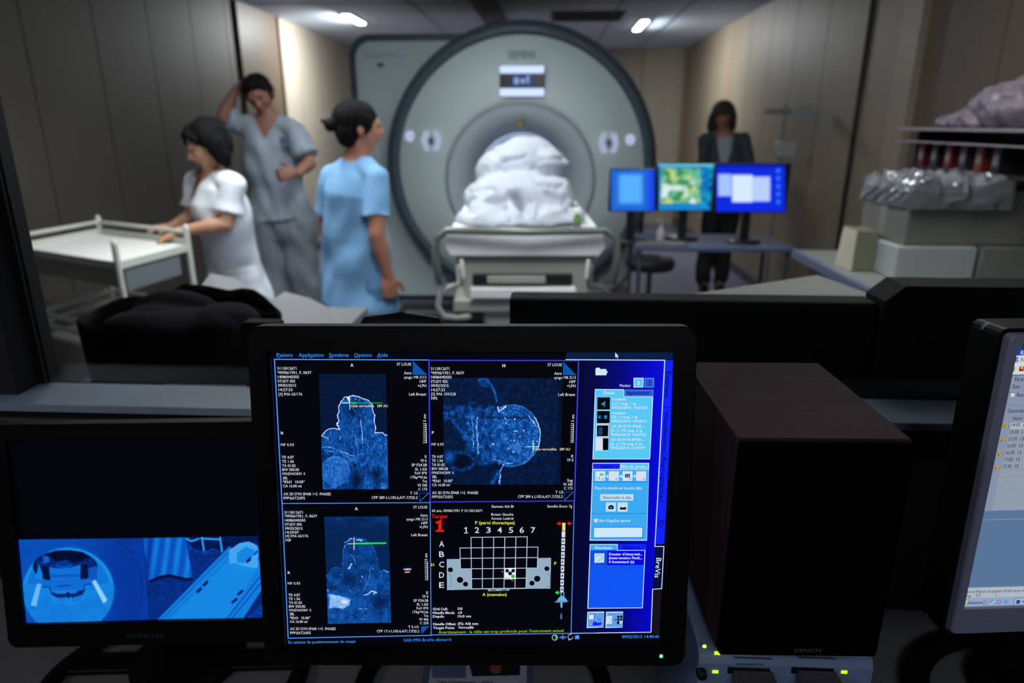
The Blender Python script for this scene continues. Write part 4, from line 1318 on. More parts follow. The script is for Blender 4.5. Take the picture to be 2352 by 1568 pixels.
# person 1: white tunic, bending over the trolley, seen three-quarter from her left
def hair_bob(k, c, r, f, up, sc):
    ax = (r, f, up)
    k.ell(c + up * 0.046 - f * 0.030, (0.094, 0.100, 0.088), ax, 24, 16)
    k.ell(c + up * 0.0 - f * 0.05, (0.096, 0.082, 0.10), ax, 20, 14)
    for s_ in (-1, 1):
        g_ = f * (0.055 if s_ > 0 else 0.0)
        k.tube([c + up * 0.05 + r * s_ * 0.072 - f * 0.012 + g_ * 0.5, c + r * s_ * 0.088 - f * 0.03 + g_, c - up * 0.075 + r * s_ * 0.082 - f * 0.035 + g_, c - up * 0.11 + r * s_ * 0.07 - f * 0.04 + g_], [(0.03, 0.048), (0.026, 0.05), (0.026, 0.045), (0.014, 0.028)], 12, side=r)
    k.tube([c + up * 0.095 + f * 0.035, c + up * 0.078 + f * 0.066 + r * 0.03, c + up * 0.04 + f * 0.072 + r * 0.062], [0.030, 0.020, 0.014], 10)
    k.tube([c + up * 0.095 + f * 0.035, c + up * 0.078 + f * 0.060 - r * 0.03, c + up * 0.05 + f * 0.045 - r * 0.066], [0.030, 0.020, 0.014], 10)


J = {}
J['head'] = atY(474, 335, 3.50); J['face'] = V(-0.80, -0.55, -0.38); J['up'] = V(-0.30, -0.2, 0.93)
J['neck'] = atY(492, 396, 3.56); J['front'] = V(-0.76, -0.62, 0)
J['side'] = V(0.62, -0.76, 0)
J['shL'] = atY(537, 428, 3.44); J['shR'] = atY(447, 416, 3.66)
J['chest'] = atY(498, 455, 3.57); J['pelvis'] = atY(540, 610, 3.66); J['hem'] = atY(548, 690, 3.66); J['flare'] = 0.05
J['elL'] = atY(520, 515, 3.38); J['wrL'] = atY(412, 531, 3.34)
J['elR'] = atY(440, 498, 3.66); J['wrR'] = atY(398, 518, 3.60)
hL = atY(370, 540, 3.30) - J['wrL']; hR = atY(365, 522, 3.55) - J['wrR']
J['handL'] = (hL + V(0, 0, -0.02), V(0, 0, -1), V(0.2, 0.9, 0), 0.38)
J['handR'] = (hR, V(0, 0, -1), V(0, -1, 0), 0.38)
J['foot'] = V(J['pelvis'].x + 0.03, 3.70, 0); J['toe'] = V(-0.8, -0.6, 0)
legs(J, 0, 0, 0)
M_wsc = mat('white_scrub_cotton', (222, 228, 236), 0.85, bump=0.15, bscale=80)
person('person in white scrubs with a chin-length black bob leaning over the white trolley', J, M_skin, hair_bob, M_hair, M_wsc, M_wsc, (220, 220, 220), 0.95)

# person 2: grey scrubs, right arm raised behind the head
def hair_short(k, c, r, f, up, sc):
    ax = (r, f, up)
    k.ell(c + up * 0.050 - f * 0.022, (0.086, 0.100, 0.080), ax, 24, 16)
    k.ell(c + up * 0.01 - f * 0.06, (0.080, 0.060, 0.085), ax, 20, 12)
    k.tube([c + up * 0.082 + f * 0.045 - r * 0.05, c + up * 0.09 + f * 0.06, c + up * 0.082 + f * 0.045 + r * 0.05], [0.022, 0.026, 0.022], 10)
    for s_ in (-1, 1): k.ell(c + up * 0.02 + r * s_ * 0.072 - f * 0.01, (0.014, 0.04, 0.045), ax)


J = {}
J['head'] = atY(597, 220, 4.40); J['face'] = V(0.10, -0.92, -0.40); J['up'] = V(-0.28, -0.25, 0.92)
J['neck'] = atY(616, 268, 4.42); J['front'] = V(0.08, -1, 0); J['side'] = V(1, 0.06, 0)
J['shR'] = atY(552, 291, 4.42); J['shL'] = atY(680, 304, 4.40)
J['chest'] = atY(622, 330, 4.44); J['pelvis'] = atY(646, 492, 4.46); J['hem'] = atY(648, 500, 4.46); J['flare'] = 0.022; J['vdepth'] = 0.13
J['elR'] = atY(512, 268, 4.36); J['wrR'] = atY(541, 205, 4.40)
J['elL'] = atY(712, 376, 4.34); J['wrL'] = atY(684, 396, 4.20)
J['handR'] = (atY(575, 178, 4.48) - J['wrR'], V(1, 0.3, -0.5), V(0, 0.2, 1), 0.35)
J['handL'] = (atY(655, 400, 4.18) - J['wrL'], V(0, 1, -0.2), V(0, 0, 1), 0.6)
J['foot'] = V(J['pelvis'].x + 0.02, 4.48, 0); J['toe'] = V(0.1, -1, 0); J['leg'] = 0.026
legs(J, 0, 0, 0, 0.10)
M_gsc = mat('grey_scrub_cotton', (138, 148, 160), 0.85, bump=0.15, bscale=80)
M_gtr = mat('grey_scrub_trousers', (118, 124, 132), 0.85, bump=0.15, bscale=80)
p2 = person('person in grey scrubs scratching the back of the head with a raised arm', J, mat('skin_shaded', (136, 92, 78), 0.6), hair_short, M_hair2, M_gsc, M_gtr, (60, 60, 64), 1.0)  # skin colour darkened to carry the shade of a backlit figure
bd = atY(655, 322, 4.285)
q = MB(); q.box((bd.x - 0.035, bd.y, bd.z - 0.022), (bd.x + 0.03, bd.y + 0.012, bd.z + 0.02), 0.003); q.build('chest_badge', mat('badge_blue', (74, 92, 116), 0.5), p2, True)
ST = bd

# person 3: pale blue scrubs, back to the camera, face in profile to the right
def hair_tied(k, c, r, f, up, sc):
    ax = (r, f, up)
    k.ell(c + up * 0.040 - f * 0.022, (0.090, 0.106, 0.090), ax, 24, 16)
    k.ell(c - up * 0.01 - f * 0.055, (0.078, 0.064, 0.085), ax, 20, 14)
    k.ell(c + up * 0.010 - f * 0.135, (0.034, 0.030, 0.032), ax, 14, 10)
    k.tube([c + up * 0.012 - f * 0.14, c + up * 0.03 - f * 0.175 - r * 0.01], [0.018, 0.008], 8)
    for s_ in (-1, 1): k.ell(c + up * 0.02 + r * s_ * 0.074 + f * 0.005, (0.016, 0.048, 0.05), ax)


J = {}
J['head'] = atY(826, 293, 3.36); J['face'] = V(0.90, 0.42, -0.02); J['up'] = V(0.06, 0, 1)
J['neck'] = atY(822, 362, 3.37); J['front'] = V(0.50, 0.86, 0); J['side'] = V(-0.86, 0.50, 0)
J['shR'] = atY(867, 410, 3.28); J['shL'] = atY(770, 408, 3.46)
J['chest'] = atY(818, 440, 3.38); J['pelvis'] = atY(823, 625, 3.42); J['hem'] = atY(824, 698, 3.42); J['flare'] = 0.035
J['elR'] = atY(866, 535, 3.22); J['wrR'] = atY(890, 632, 3.26)
J['elL'] = atY(748, 520, 3.52); J['wrL'] = atY(770, 600, 3.66)
J['handR'] = (V(0.10, 0.05, -1), V(-0.5, 0.9, 0), V(0.85, 0.5, 0.1), 0.75)
J['handL'] = (V(0.2, 0.1, -1), V(0.9, -0.3, 0), V(0.5, 0.8, 0), 0.5)
J['foot'] = V(J['pelvis'].x, 3.44, 0); J['toe'] = V(0.5, 0.86, 0)
legs(J, 0, 0, 0, 0.10)
M_bsc = mat('pale_blue_scrub_cotton', (118, 166, 208), 0.85, bump=0.2, bscale=70)
M_btr = mat('blue_scrub_trousers', (84, 128, 170), 0.85, bump=0.2, bscale=70)
person('person in pale blue scrubs seen from behind, dark hair tied, facing the scanner', J, M_skin2, hair_tied, M_hair, M_bsc, M_btr, (200, 205, 210), 1.04, 'round')

# person 4: cardigan, standing far back by the right wall
def hair_long(k, c, r, f, up, sc):
    ax = (r, f, up)
    k.ell(c + up * 0.046 - f * 0.018, (0.096, 0.106, 0.088), ax, 24, 16)
    k.ell(c - up * 0.03 - f * 0.06, (0.094, 0.06, 0.13), ax, 20, 14)
    for s_ in (-1, 1):
        k.tube([c + up * 0.07 + r * s_ * 0.06 + f * 0.03, c + r * s_ * 0.092 + f * 0.01, c - up * 0.09 + r * s_ * 0.095, c - up * 0.14 + r * s_ * 0.08], [(0.03, 0.04), (0.026, 0.05), (0.03, 0.045), (0.018, 0.03)], 12, side=r)


J = {}
Y4 = 6.2
J['head'] = atY(1660, 268, Y4); J['face'] = V(-0.06, -0.97, -0.2); J['up'] = V(0, -0.1, 1)
J['neck'] = atY(1662, 308, Y4 + 0.02); J['front'] = V(-0.05, -1, 0); J['side'] = V(1, -0.05, 0)
J['shR'] = atY(1622, 322, Y4); J['shL'] = atY(1706, 322, Y4)
J['chest'] = atY(1664, 352, Y4 + 0.02); J['pelvis'] = atY(1662, 450, Y4 + 0.02); J['hem'] = atY(1663, 470, Y4 + 0.02); J['flare'] = 0.03; J['vdepth'] = 0.36
J['elR'] = atY(1612, 382, Y4 - 0.03); J['wrR'] = atY(1635, 425, Y4 - 0.16)
J['elL'] = atY(1718, 382, Y4 - 0.03); J['wrL'] = atY(1693, 425, Y4 - 0.16)
J['handR'] = (V(0.8, -0.25, -0.4), V(0, 1, 0), V(0.3, 0, 1), 0.6)
J['handL'] = (V(-0.8, -0.1, -0.45), V(0, 1, 0), V(-0.3, 0, 1), 0.6)
J['foot'] = V(J['pelvis'].x - 0.04, 6.22, 0); J['toe'] = V(-0.1, -1, 0); J['leg'] = 0.0
J['long'] = True
J['inner'] = mat('pale_grey_blouse', (168, 176, 184), 0.8)
legs(J, 0, 0, 0, 0.075)
person('person in a dark grey cardigan standing behind the lit screens near the right wall', J, M_skin2, hair_long, M_hair3,
       mat('dark_teal_wool', (66, 78, 84), 0.9, bump=0.2, bscale=90), mat('black_trouser_cloth', (16, 18, 24), 0.8), (18, 20, 26), 0.95, 'v')
# ------------------------------------------------------------------ control desk
ZD = 0.75
b = empty('control_desk', (0, 0.6, 0), 0, 'dark grey laminate control desk along the window wall carrying the monitors', 'desk')
q = MB(); q.box((-1.6, 0.16, ZD - 0.03), (1.9, 0.918, ZD), 0.003); q.build('desktop', mat('desk_grey_laminate', (120, 119, 122), 0.5, var=0.06, vscale=20, bump=0.03, bscale=200), b, True)
for x in (-1.5, 0.1, 1.8):
    q = MB(); q.box((x, 0.2, 0.002), (x + 0.03, 0.9, ZD - 0.031)); q.build('side_panel', M_dark, b, True)

M_bez = mat('black_monitor_plastic', (4, 4, 6), 0.5, spec=0.25)
M_bez2 = mat('black_glossy_stand', (10, 11, 15), 0.42, spec=0.3)


class Monitor:
    """display pose: centre c, width direction angle a, tilt t; root at the foot on the desk"""
    def __init__(s, label, c, a, t, foot, mbz, outer, lit, case=0.03, grp='monitors on the control desk', dz=0.012, flare=0.0):
        s.c, s.a, s.t = Vector(c), a, t
        u = Vector((math.cos(a), math.sin(a), 0)); n = Vector((math.sin(a), -math.cos(a), 0)); v = Vector((0, 0, 1)) * math.cos(t) - n * math.sin(t)
        s.P = Plane(c, u, v)
        fc = Vector((c[0], c[1], 0)) - n * foot
        s.root = empty('monitor', (fc.x, fc.y, ZD), a, label, 'monitor', grp)
        loc = Matrix.Rotation(-a, 4, 'Z') @ Matrix.Translation(-Vector((fc.x, fc.y, ZD))) @ Matrix.Translation(s.c)
        off = loc.translation
        s.M = Matrix.Translation((0, -foot, c[2] - ZD)) @ Matrix.Rotation(-t, 4, 'X')
        x0, z0, x1, z1 = outer; lx0, lz0, lx1, lz1 = lit
        # bezel ring: four rounded bars in front of a back case
        q = MB(s.M)
        out = rrect(x0, z0, x1, z1, dz, 5); inn = [(lx0, lz0), (lx1, lz0), (lx1, lz1), (lx0, lz1)]
        def ring(yf):
            return [q.addv((x, yf, z)) for x, z in out]
        q.cur = 0
        n_ = len(out)
        def nearest(p):
            return (lx0 if p[0] < (x0 + x1) / 2 else lx1, lz0 if p[1] < (z0 + z1) / 2 else lz1)
        o_f = [q.addv((p[0] + 0.0015 * (1 if p[0] < 0 else -1), -0.005, p[1] + 0.0015 * (1 if p[1] < 0 else -1))) for p in out]
        o_m = [q.addv((p[0], -0.003, p[1])) for p in out]
        o_b = [q.addv((p[0] * (1 + flare), case * 0.6, p[1] * (1 + flare))) for p in out]
        i_f = [q.addv((nearest(p)[0], -0.005, nearest(p)[1])) for p in out]
        i_b = [q.addv((nearest(p)[0], 0.001, nearest(p)[1])) for p in out]
        for k in range(n_):
            j = (k + 1) % n_
            q.face([o_b[k], o_b[j], o_m[j], o_m[k]]); q.face([o_m[k], o_m[j], o_f[j], o_f[k]])
            if i_f[k] is not None:
                if nearest(out[k]) == nearest(out[j]):
                    q.face([o_f[k], o_f[j], i_f[k]])
                else:
                    q.face([o_f[k], o_f[j], i_f[j], i_f[k]]); q.face([i_f[k], i_f[j], i_b[j], i_b[k]])
        q.face(o_b)
        s.bezel = q.build('bezel', mbz, s.root, normals=False)
        q = MB(s.M); q.box((x0 * 0.8, case * 0.6, z0 * 0.75), (x1 * 0.8, case * 0.6 + 0.03, z1 * 0.75), 0.012); q.build('back_case', M_bez, s.root)
        q = MB(s.M); q.box((lx0 - 0.002, 0.0012, lz0 - 0.002), (lx1 + 0.002, 0.004, lz1 + 0.002)); s.panel = q.build('screen', glow('screen_black', (1, 1, 7), 1.0), s.root)
        zb = c[2] - ZD + z0 * 0.2
        q = MB(); q.tube([(0, 0.02, 0.045), (0, 0.022, zb * 0.6), (0, -foot + 0.05, zb)], [(0.055, 0.016), (0.045, 0.014), (0.05, 0.014)], 16, side=(1, 0, 0)); q.build('neck', M_bez2, s.root)

    def hoop(s, R, ry, y=0.0, th=0.012, foot=0.075):
        q = MB(); q.tube([(R * math.cos(2 * PI * k / 48), y + ry * math.sin(2 * PI * k / 48), 0.0085) for k in range(48)], [(0.008, th)] * 48, 10, side=(0, 0, 1), closed=True)
        q.build('stand_ring', M_bez2, s.root)
        q = MB(); q.lathe([(0, 0.001), (foot, 0.001), (foot, 0.010), (foot * 0.66, 0.014), (0, 0.014)], (0, 0.01, 0), 'z', 40); q.build('stand_foot', M_bez2, s.root)
        q = MB(); q.box((-R + 0.005, -0.018, 0.002), (R - 0.005, 0.018, 0.011), 0.003); q.build('stand_bar', M_bez, s.root)

    def flat(s): return Flat(s.M)

    def crop(s, ox, oy, k): return Crop(s.P, ox, oy, k)


PXM = 0.000415    # metres per photo pixel near the central screen

# ---------- central monitor
mon = Monitor('wide-framed black monitor in the centre with four blue scan panes and a tool panel', (-0.069, 0.577, 1.12), 0.05, 0.165, 0.25, M_bez,
              (-0.207, -0.1665, 0.2105, 0.1735), (-0.1895, -0.1485, 0.189, 0.1495))
mon.hoop(0.160, 0.12, -0.10, foot=0.05)
c1, c2, c3, c4, c5, c6 = mon.crop(600, 780, 3.92), mon.crop(980, 780, 3.92), mon.crop(1300, 780, 3.92), mon.crop(600, 1130, 3.92), mon.crop(960, 1130, 3.92), mon.crop(1300, 1130, 3.92)
G_w = glow('ui_white', (214, 222, 240), 1.0)
G_lb = glow('ui_menu_blue', (62, 140, 236), 1.0)
G_line = glow('ui_line_blue', (84, 146, 240), 1.0)
G_line2 = glow('ui_line_violet', (60, 62, 226), 1.0)
G_dim = glow('ui_line_dim', (12, 40, 82), 1.0)
G_tri = glow('ui_corner_blue', (8, 84, 178), 1.0)
G_green = glow('ui_green', (30, 225, 70), 1.0)
G_mint = glow('ui_mint', (150, 240, 200), 1.0)
G_cream = glow('ui_cream', (236, 222, 170), 1.0)
G_yel = glow('ui_yellow', (216, 228, 60), 1.0)
G_olive = glow('ui_olive', (150, 180, 40), 1.0)
G_red = glow('ui_red', (245, 20, 14), 1.0)
G_black = glow('ui_black', (1, 2, 10), 1.0)
G_navy = glow('ui_navy', (2, 6, 60), 1.0)


def T(fl, cr, s, x0, x1, yc, cap, m=G_w, z=0.0012, bold=0.005, y2=None, shear=0.0):
    fl.text(s, cr(x0, yc), cr(x1, yc if y2 is None else y2), cap / cr.k * PXM, m, z, bold, shear)


def L(fl, cr, pts, wd, m, z=0.0008, closed=False):
    fl.line([cr(*p) for p in pts], wd / cr.k * PXM, m, z, closed)


def Fl(fl, cr, pts, m, z=0.0006):
    fl.fill([cr(*p) for p in pts][::-1], m, z)


# menu bar
mb_ = mon.flat()
Fl(mb_, c1, [(96, 108), (1600, 108), (1600, 160), (96, 165)], glow('ui_menu_bar', (1, 3, 16), 1.0), 0.0002)
Fl(mb_, c3, [(0, 110), (972, 112), (970, 176), (0, 170)], glow('ui_menu_bar_right', (4, 28, 66), 1.0), 0.0003)
for s_, a_, e_ in (('Patient', 143, 288), ('Application', 340, 565), ('Système', 614, 790), ('Options', 840, 998), ('Aide', 1047, 1142)):
    T(mb_, c1, s_, a_, e_, 135, 33, G_lb, bold=0.004)
for a_, e_ in ((143, 172), (438, 465), (614, 640), (840, 870), (1047, 1074)): L(mb_, c1, [(a_, 158), (e_, 158)], 3.5, G_lb)
# pointer
Fl(mb_, c3, [(441, 112), (441, 158), (452, 150), (461, 168), (468, 164), (460, 147), (472, 146)], G_w, 0.0014)
mb_.build('menu_bar', mon.panel)

# frame lines
fr = mon.flat()
L(fr, c1, [(92, 170), (165, 1568)], 5, G_dim); L(fr, c4, [(150, 0), (222, 1365)], 5, G_dim)
L(fr, c1, [(120, 175), (1505, 181)], 9, G_line); L(fr, c1, [(122, 178), (190, 1470)], 10, G_line); L(fr, c4, [(190, 98), (245, 1310)], 9, G_line)
L(fr, c1, [(192, 1471), (1520, 1463)], 7, G_line); L(fr, c4, [(245, 1310), (1530, 1284)], 9, G_line)
L(fr, c2, [(22, 184), (1368, 186)], 10, G_line2); L(fr, c2, [(22, 184), (32, 1452)], 11, G_line2); L(fr, c2, [(1367, 186), (1330, 1446)], 11, G_line2); L(fr, c2, [(30, 1457), (1332, 1448)], 9, G_line2)
L(fr, c5, [(110, 95), (120, 1278)], 7, G_line); L(fr, c5, [(1406, 88), (1378, 1266)], 7, G_line); L(fr, c5, [(118, 1280), (1600, 1264)], 8, G_line)
fr.build('pane_frame', mon.panel)


# ---- scan pictures
def blueish(v, k=1.0):
    return ramp(v * k, [(0, (1, 3, 14)), (0.12, (3, 20, 52)), (0.3, (6, 52, 118)), (0.5, (16, 92, 186)), (0.72, (90, 160, 235)), (1.0, (225, 238, 255))])


def grain(X, Y, seed, a=7, b=3.2):
    return 0.5 * vnoise(X, Y, a, seed) + 0.5 * vnoise(X + 77, Y + 13, b * 1.6, seed + 1)


OUT1 = [(543, 862), (600, 806), (650, 792), (705, 806), (684, 755), (700, 722), (690, 685), (700, 642), (697, 600), (718, 552), (757, 515), (830, 503), (905, 520), (965, 548), (1003, 585), (1010, 640), (1024, 690), (1016, 740), (1031, 790), (1020, 836), (1080, 836), (1140, 858), (1160, 1350), (540, 1350)]


def img1(X, Y):
    X, Y = X + 12 * (vnoise(X, Y, 26, 101) - 0.5) + 5 * (vnoise(X, Y, 9, 102) - 0.5), Y + 12 * (vnoise(X, Y, 26, 103) - 0.5) + 5 * (vnoise(X, Y, 9, 104) - 0.5)
    d = sdpoly(X, Y, OUT1)
    g = grain(X, Y, 5)
    v = 0.05 + 0.10 * g
    ins = sstep(2, -2, d)
    # streaky tissue
    st = vnoise(X * 1.0 - Y * 0.1, Y * 0.28, 9, 31)
    tis = 0.12 + 0.34 * g + 0.20 * (st - 0.4) + 0.10 * (vnoise(X, Y, 60, 40) - 0.4)
    tis -= 0.18 * np.exp(-((X - 830) / 70) ** 2 - ((Y - 640) / 90) ** 2)
    lower = sstep(900, 1100, Y)
    tis = tis + lower * 0.18 * (vnoise(X + Y * 0.5, Y, 45, 44) - 0.45)
    v = v * (1 - ins) + tis * ins
    v = np.maximum(v, 1.1 * np.exp(-(np.minimum(np.abs(d), 99) / 4.2) ** 2) * (Y < 870) * 0.95)
    for ln, wd, br in (([(775, 515), (798, 560)], 9, 1.1), ([(820, 610), (865, 665)], 4, 0.55), ([(892, 720), (912, 830), (918, 935)], 5, 0.85), ([(848, 850), (858, 960)], 10, 0.62), ([(818, 800), (822, 870)], 5, 0.6),
                       ([(548, 862), (612, 892)], 5, 0.9), ([(548, 960), (640, 966), (730, 1010), (835, 1045)], 6, 0.75), ([(570, 992), (660, 1012)], 8, 0.6), ([(720, 1010), (850, 1100), (890, 1180)], 8, 0.6),
                       ([(975, 700), (955, 755)], 4, 0.6), ([(935, 760), (925, 800)], 4, 0.55), ([(716, 860), (712, 888)], 5, 0.7), ([(612, 820), (622, 850)], 4, 0.6), ([(870, 1110), (965, 1230)], 16, 0.40), ([(985, 1180), (990, 1200)], 9, 0.5)):
        v = np.maximum(v, br * np.exp(-(sdline(X, Y, ln) / wd) ** 2) * (0.6 + 0.5 * g))
    # round organ at lower left, shadows and bright lower right corner
    e = np.hypot((X - 670) / 130, (Y - 1180) / 135)
    v = np.where(e < 1, 0.26 + 0.22 * g + 0.10 * st, v)
    v = np.maximum(v, 0.62 * np.exp(-((e - 0.93) / 0.09) ** 2) * (X > 600) * (Y < 1200) * (0.6 + 0.5 * g))
    v *= 1 - 0.75 * np.exp(-((X - 855) / 55) ** 2 - ((Y - 1260) / 110) ** 2)
    v *= 1 - 0.6 * np.exp(-((X - 1030) / 40) ** 2 - ((Y - 1215) / 90) ** 2)
    v = np.maximum(v, 0.6 * np.exp(-(np.hypot((X - 1105) / 65, (Y - 1320) / 55)) ** 2) * (0.5 + 0.6 * g))
    v = np.maximum(v, 0.95 * np.exp(-(np.hypot(X - 851, Y - 535) / 6) ** 2)); v = np.maximum(v, 0.8 * np.exp(-(np.hypot(X - 843, Y - 710) / 6) ** 2))
    return blueish(v, 1.22)


paint_grid('scan_picture', mon.M, c1, [(520, 308), (1125, 308), (1145, 1342), (556, 1345)], 155, 264, img1, mon.panel, 0.0006)


def img2(X, Y):
    X, Y = X + 12 * (vnoise(X, Y, 26, 101) - 0.5) + 5 * (vnoise(X, Y, 9, 102) - 0.5), Y + 12 * (vnoise(X, Y, 26, 103) - 0.5) + 5 * (vnoise(X, Y, 9, 104) - 0.5)
    g = grain(X, Y, 15)
    blot = vnoise(X, Y, 28, 50)
    v = 0.06 + 0.11 * g * (0.5 + blot)
    e = np.hypot((X - 765) / 255, (Y - 860) / 277)
    br = sstep(1.02, 0.98, e) * (X > 600)
    body = sdpoly(X, Y, [(150, 600), (380, 560), (640, 610), (640, 1110), (470, 1130), (330, 960), (230, 770), (150, 700)])
    inb = sstep(30, -50, body + 60 * (vnoise(X, Y, 40, 64) - 0.5))
    tis = 0.10 + 0.42 * g * (0.5 + vnoise(X, Y, 30, 66)) + 0.16 * (vnoise(X, Y * 0.6, 22, 61) - 0.4)
    v = np.maximum(v, inb * (tis - 0.03)); v = v * (1 - br) + br * (0.14 + 0.46 * g * (0.55 + 0.8 * vnoise(X, Y, 34, 67)) + 0.10 * (vnoise(X, Y, 40, 62) - 0.5))
    v = np.maximum(v, 1.0 * np.exp(-((e - 1.0) / 0.02) ** 2) * (X > 880) * sstep(600, 760, Y) * sstep(1120, 900, Y))
    v = np.maximum(v, 0.55 * np.exp(-((e - 1.0) / 0.02) ** 2) * (X > 640))
    v *= 1 - 0.4 * np.exp(-((Y - 700) / 10) ** 2) * (X > 480) * (X < 920)
    lobe = np.hypot((X - 540) / 95, (Y - 420) / 130)
    v = np.maximum(v, 0.40 * np.exp(-(sdline(X, Y, [(470, 360), (530, 345), (580, 400), (610, 470), (630, 550)]) / 14) ** 2) * (0.5 + g)); v = np.maximum(v, 0.30 * sstep(1.1, 0.5, np.hypot((X - 520) / 80, (Y - 385) / 60)) * (0.4 + g))
    ring = np.hypot((X - 310) / 140, (Y - 1090) / 90)
    v *= 1 - 0.6 * sstep(0.8, 0.4, ring); v = np.maximum(v, 0.30 * np.exp(-((ring - 0.85) / 0.25) ** 2) * (0.3 + g) * (0.4 + blot))
    v = np.maximum(v, 0.45 * np.exp(-(np.hypot((X - 205) / 60, (Y - 1050) / 70)) ** 2) * (0.6 + 0.5 * g))
    for ln, wd, k_ in (([(455, 700), (452, 830), (466, 1020)], 9, 0.85), ([(410, 690), (420, 960)], 6, 0.8), ([(380, 600), (405, 720)], 5, 0.5), ([(150, 650), (260, 760), (350, 860), (380, 940)], 14, 0.42),
                       ([(640, 600), (655, 640)], 10, 1.0), ([(665, 632), (712, 602)], 12, 1.0), ([(690, 655), (725, 750)], 9, 0.75), ([(615, 1075), (700, 1105), (770, 1115)], 6, 0.85), ([(692, 1125), (664, 1180)], 6, 0.95), ([(660, 1180), (656, 1298)], 7, 0.95),
                       ([(790, 818), (815, 820)], 7, 1.0), ([(868, 815), (875, 828)], 7, 1.0), ([(595, 930), (608, 940)], 10, 0.95), ([(775, 1003), (782, 1010)], 10, 1.0), ([(915, 680), (985, 770)], 7, 0.9), ([(590, 1290), (650, 1190)], 24, 0.42),
                       ([(735, 975), (733, 985)], 6, 0.9), ([(888, 905), (890, 915)], 5, 0.8), ([(920, 915), (925, 918)], 4, 0.7), ([(640, 835), (720, 840)], 4, 0.5), ([(990, 915), (990, 920)], 6, 1.0), ([(968, 930), (962, 990)], 9, 0.9), ([(835, 1010), (830, 1020)], 5, 0.7)):
        v = np.maximum(v, k_ * np.exp(-(sdline(X, Y, ln) / wd) ** 2) * (0.25 + 1.1 * g))
    v = np.maximum(v, 0.9 * sstep(0.86, 0.97, vnoise(X, Y, 10, 92)) * br * sstep(640, 760, X))
    v *= sstep(1222, 1150, X) * 0.5 + 0.5
    return blueish(v, 1.15)


paint_grid('scan_picture', mon.M, c2, [(150, 342), (1228, 345), (1205, 1302), (155, 1302)], 272, 246, img2, mon.panel, 0.0006)

OUT3 = [(590, 745), (640, 690), (680, 670), (735, 690), (735, 620), (738, 540), (750, 470), (790, 422), (860, 405), (930, 422), (1000, 480), (1035, 540), (1055, 640), (1055, 700), (1110, 705), (1162, 712), (1175, 1180), (590, 1190)]


def img3(X, Y):
    X, Y = X + 12 * (vnoise(X, Y, 26, 101) - 0.5) + 5 * (vnoise(X, Y, 9, 102) - 0.5), Y + 12 * (vnoise(X, Y, 26, 103) - 0.5) + 5 * (vnoise(X, Y, 9, 104) - 0.5)
    d = sdpoly(X, Y, OUT3); g = grain(X, Y, 25)
    v = 0.10 + 0.09 * g + 0.10 * np.exp(-((Y - 230) / 80) ** 2) * vnoise(X, Y, 50, 3)
    ins = sstep(4, -6, d)
    tis = 0.17 + 0.13 * g + 0.10 * (vnoise(X, Y, 45, 71) - 0.3) + 0.10 * sstep(700, 800, Y) * vnoise(X, Y, 24, 73)
    v = v * (1 - ins) + tis * ins
    v = np.maximum(v, 0.42 * np.exp(-(np.abs(d) / 5) ** 2) * (Y < 760) * (0.5 + vnoise(X, Y, 30, 75)))
    v *= 1 - 0.55 * np.exp(-((X - 800) / 90) ** 2 - ((Y - 790) / 60) ** 2); v *= 1 - 0.55 * np.exp(-((X - 1080) / 80) ** 2 - ((Y - 980) / 90) ** 2)
    v *= 1 - 0.4 * np.exp(-((X - 650) / 70) ** 2 - ((Y - 860) / 22) ** 2)
    og = sdpoly(X, Y, [(600, 900), (680, 905), (780, 930), (830, 965), (800, 1030), (740, 1060), (660, 1050), (590, 1060)])
    v = np.maximum(v, sstep(8, -25, og) * (0.5 + 0.22 * g)); v = np.maximum(v, 0.85 * np.exp(-(np.hypot((X - 750) / 62, (Y - 985) / 38)) ** 2) * (0.8 + 0.25 * g)); v = np.maximum(v, 0.7 * np.exp(-(np.hypot((X - 640) / 50, (Y - 935) / 28)) ** 2))
    v = np.maximum(v, 0.38 * np.exp(-(np.hypot((X - 640) / 110, (Y - 1110) / 60)) ** 2) * (0.7 + 0.5 * g))
    v = np.maximum(v, 0.34 * np.exp(-(np.hypot((X - 1000) / 160, (Y - 1130) / 70)) ** 2) * (0.7 + 0.5 * g))
    for ln, wd, k_ in (([(755, 445), (820, 420)], 5, 0.7), ([(860, 425), (908, 430)], 6, 0.85), ([(800, 552), (835, 590), (852, 640)], 3, 0.65), ([(818, 640), (792, 690)], 5, 1.0), ([(980, 690), (975, 770), (940, 850), (915, 890)], 3.5, 0.6),
                       ([(1060, 690), (1090, 740), (1050, 800), (1000, 850)], 3.5, 0.5), ([(930, 922), (965, 905), (1000, 890), (1040, 905)], 7, 0.9), ([(1015, 910), (1018, 914)], 8, 0.9), ([(905, 755), (910, 770)], 6, 0.75), ([(610, 740), (640, 720)], 4, 0.5),
                       ([(600, 882), (612, 880)], 5, 0.9), ([(770, 850), (840, 905)], 7, 0.42), ([(700, 735), (740, 740)], 4, 0.5), ([(990, 675), (1010, 690)], 4, 0.6), ([(1120, 712), (1150, 715)], 6, 0.75), ([(880, 1040), (905, 1050)], 4, 0.7), ([(930, 1045), (960, 1052)], 4, 0.75), ([(895, 790), (888, 810)], 4, 0.6)):
        v = np.maximum(v, k_ * np.exp(-(sdline(X, Y, ln) / wd) ** 2) * (0.7 + 0.4 * g))
    sp = vnoise(X, Y, 9, 91)
    v = np.maximum(v, 0.55 * sstep(0.90, 0.97, sp) * ins)
    return blueish(v, 1.3)


paint_grid('scan_picture', mon.M, c4, [(568, 219), (1148, 215), (1170, 1170), (602, 1182)], 148, 244, img3, mon.panel, 0.0006)

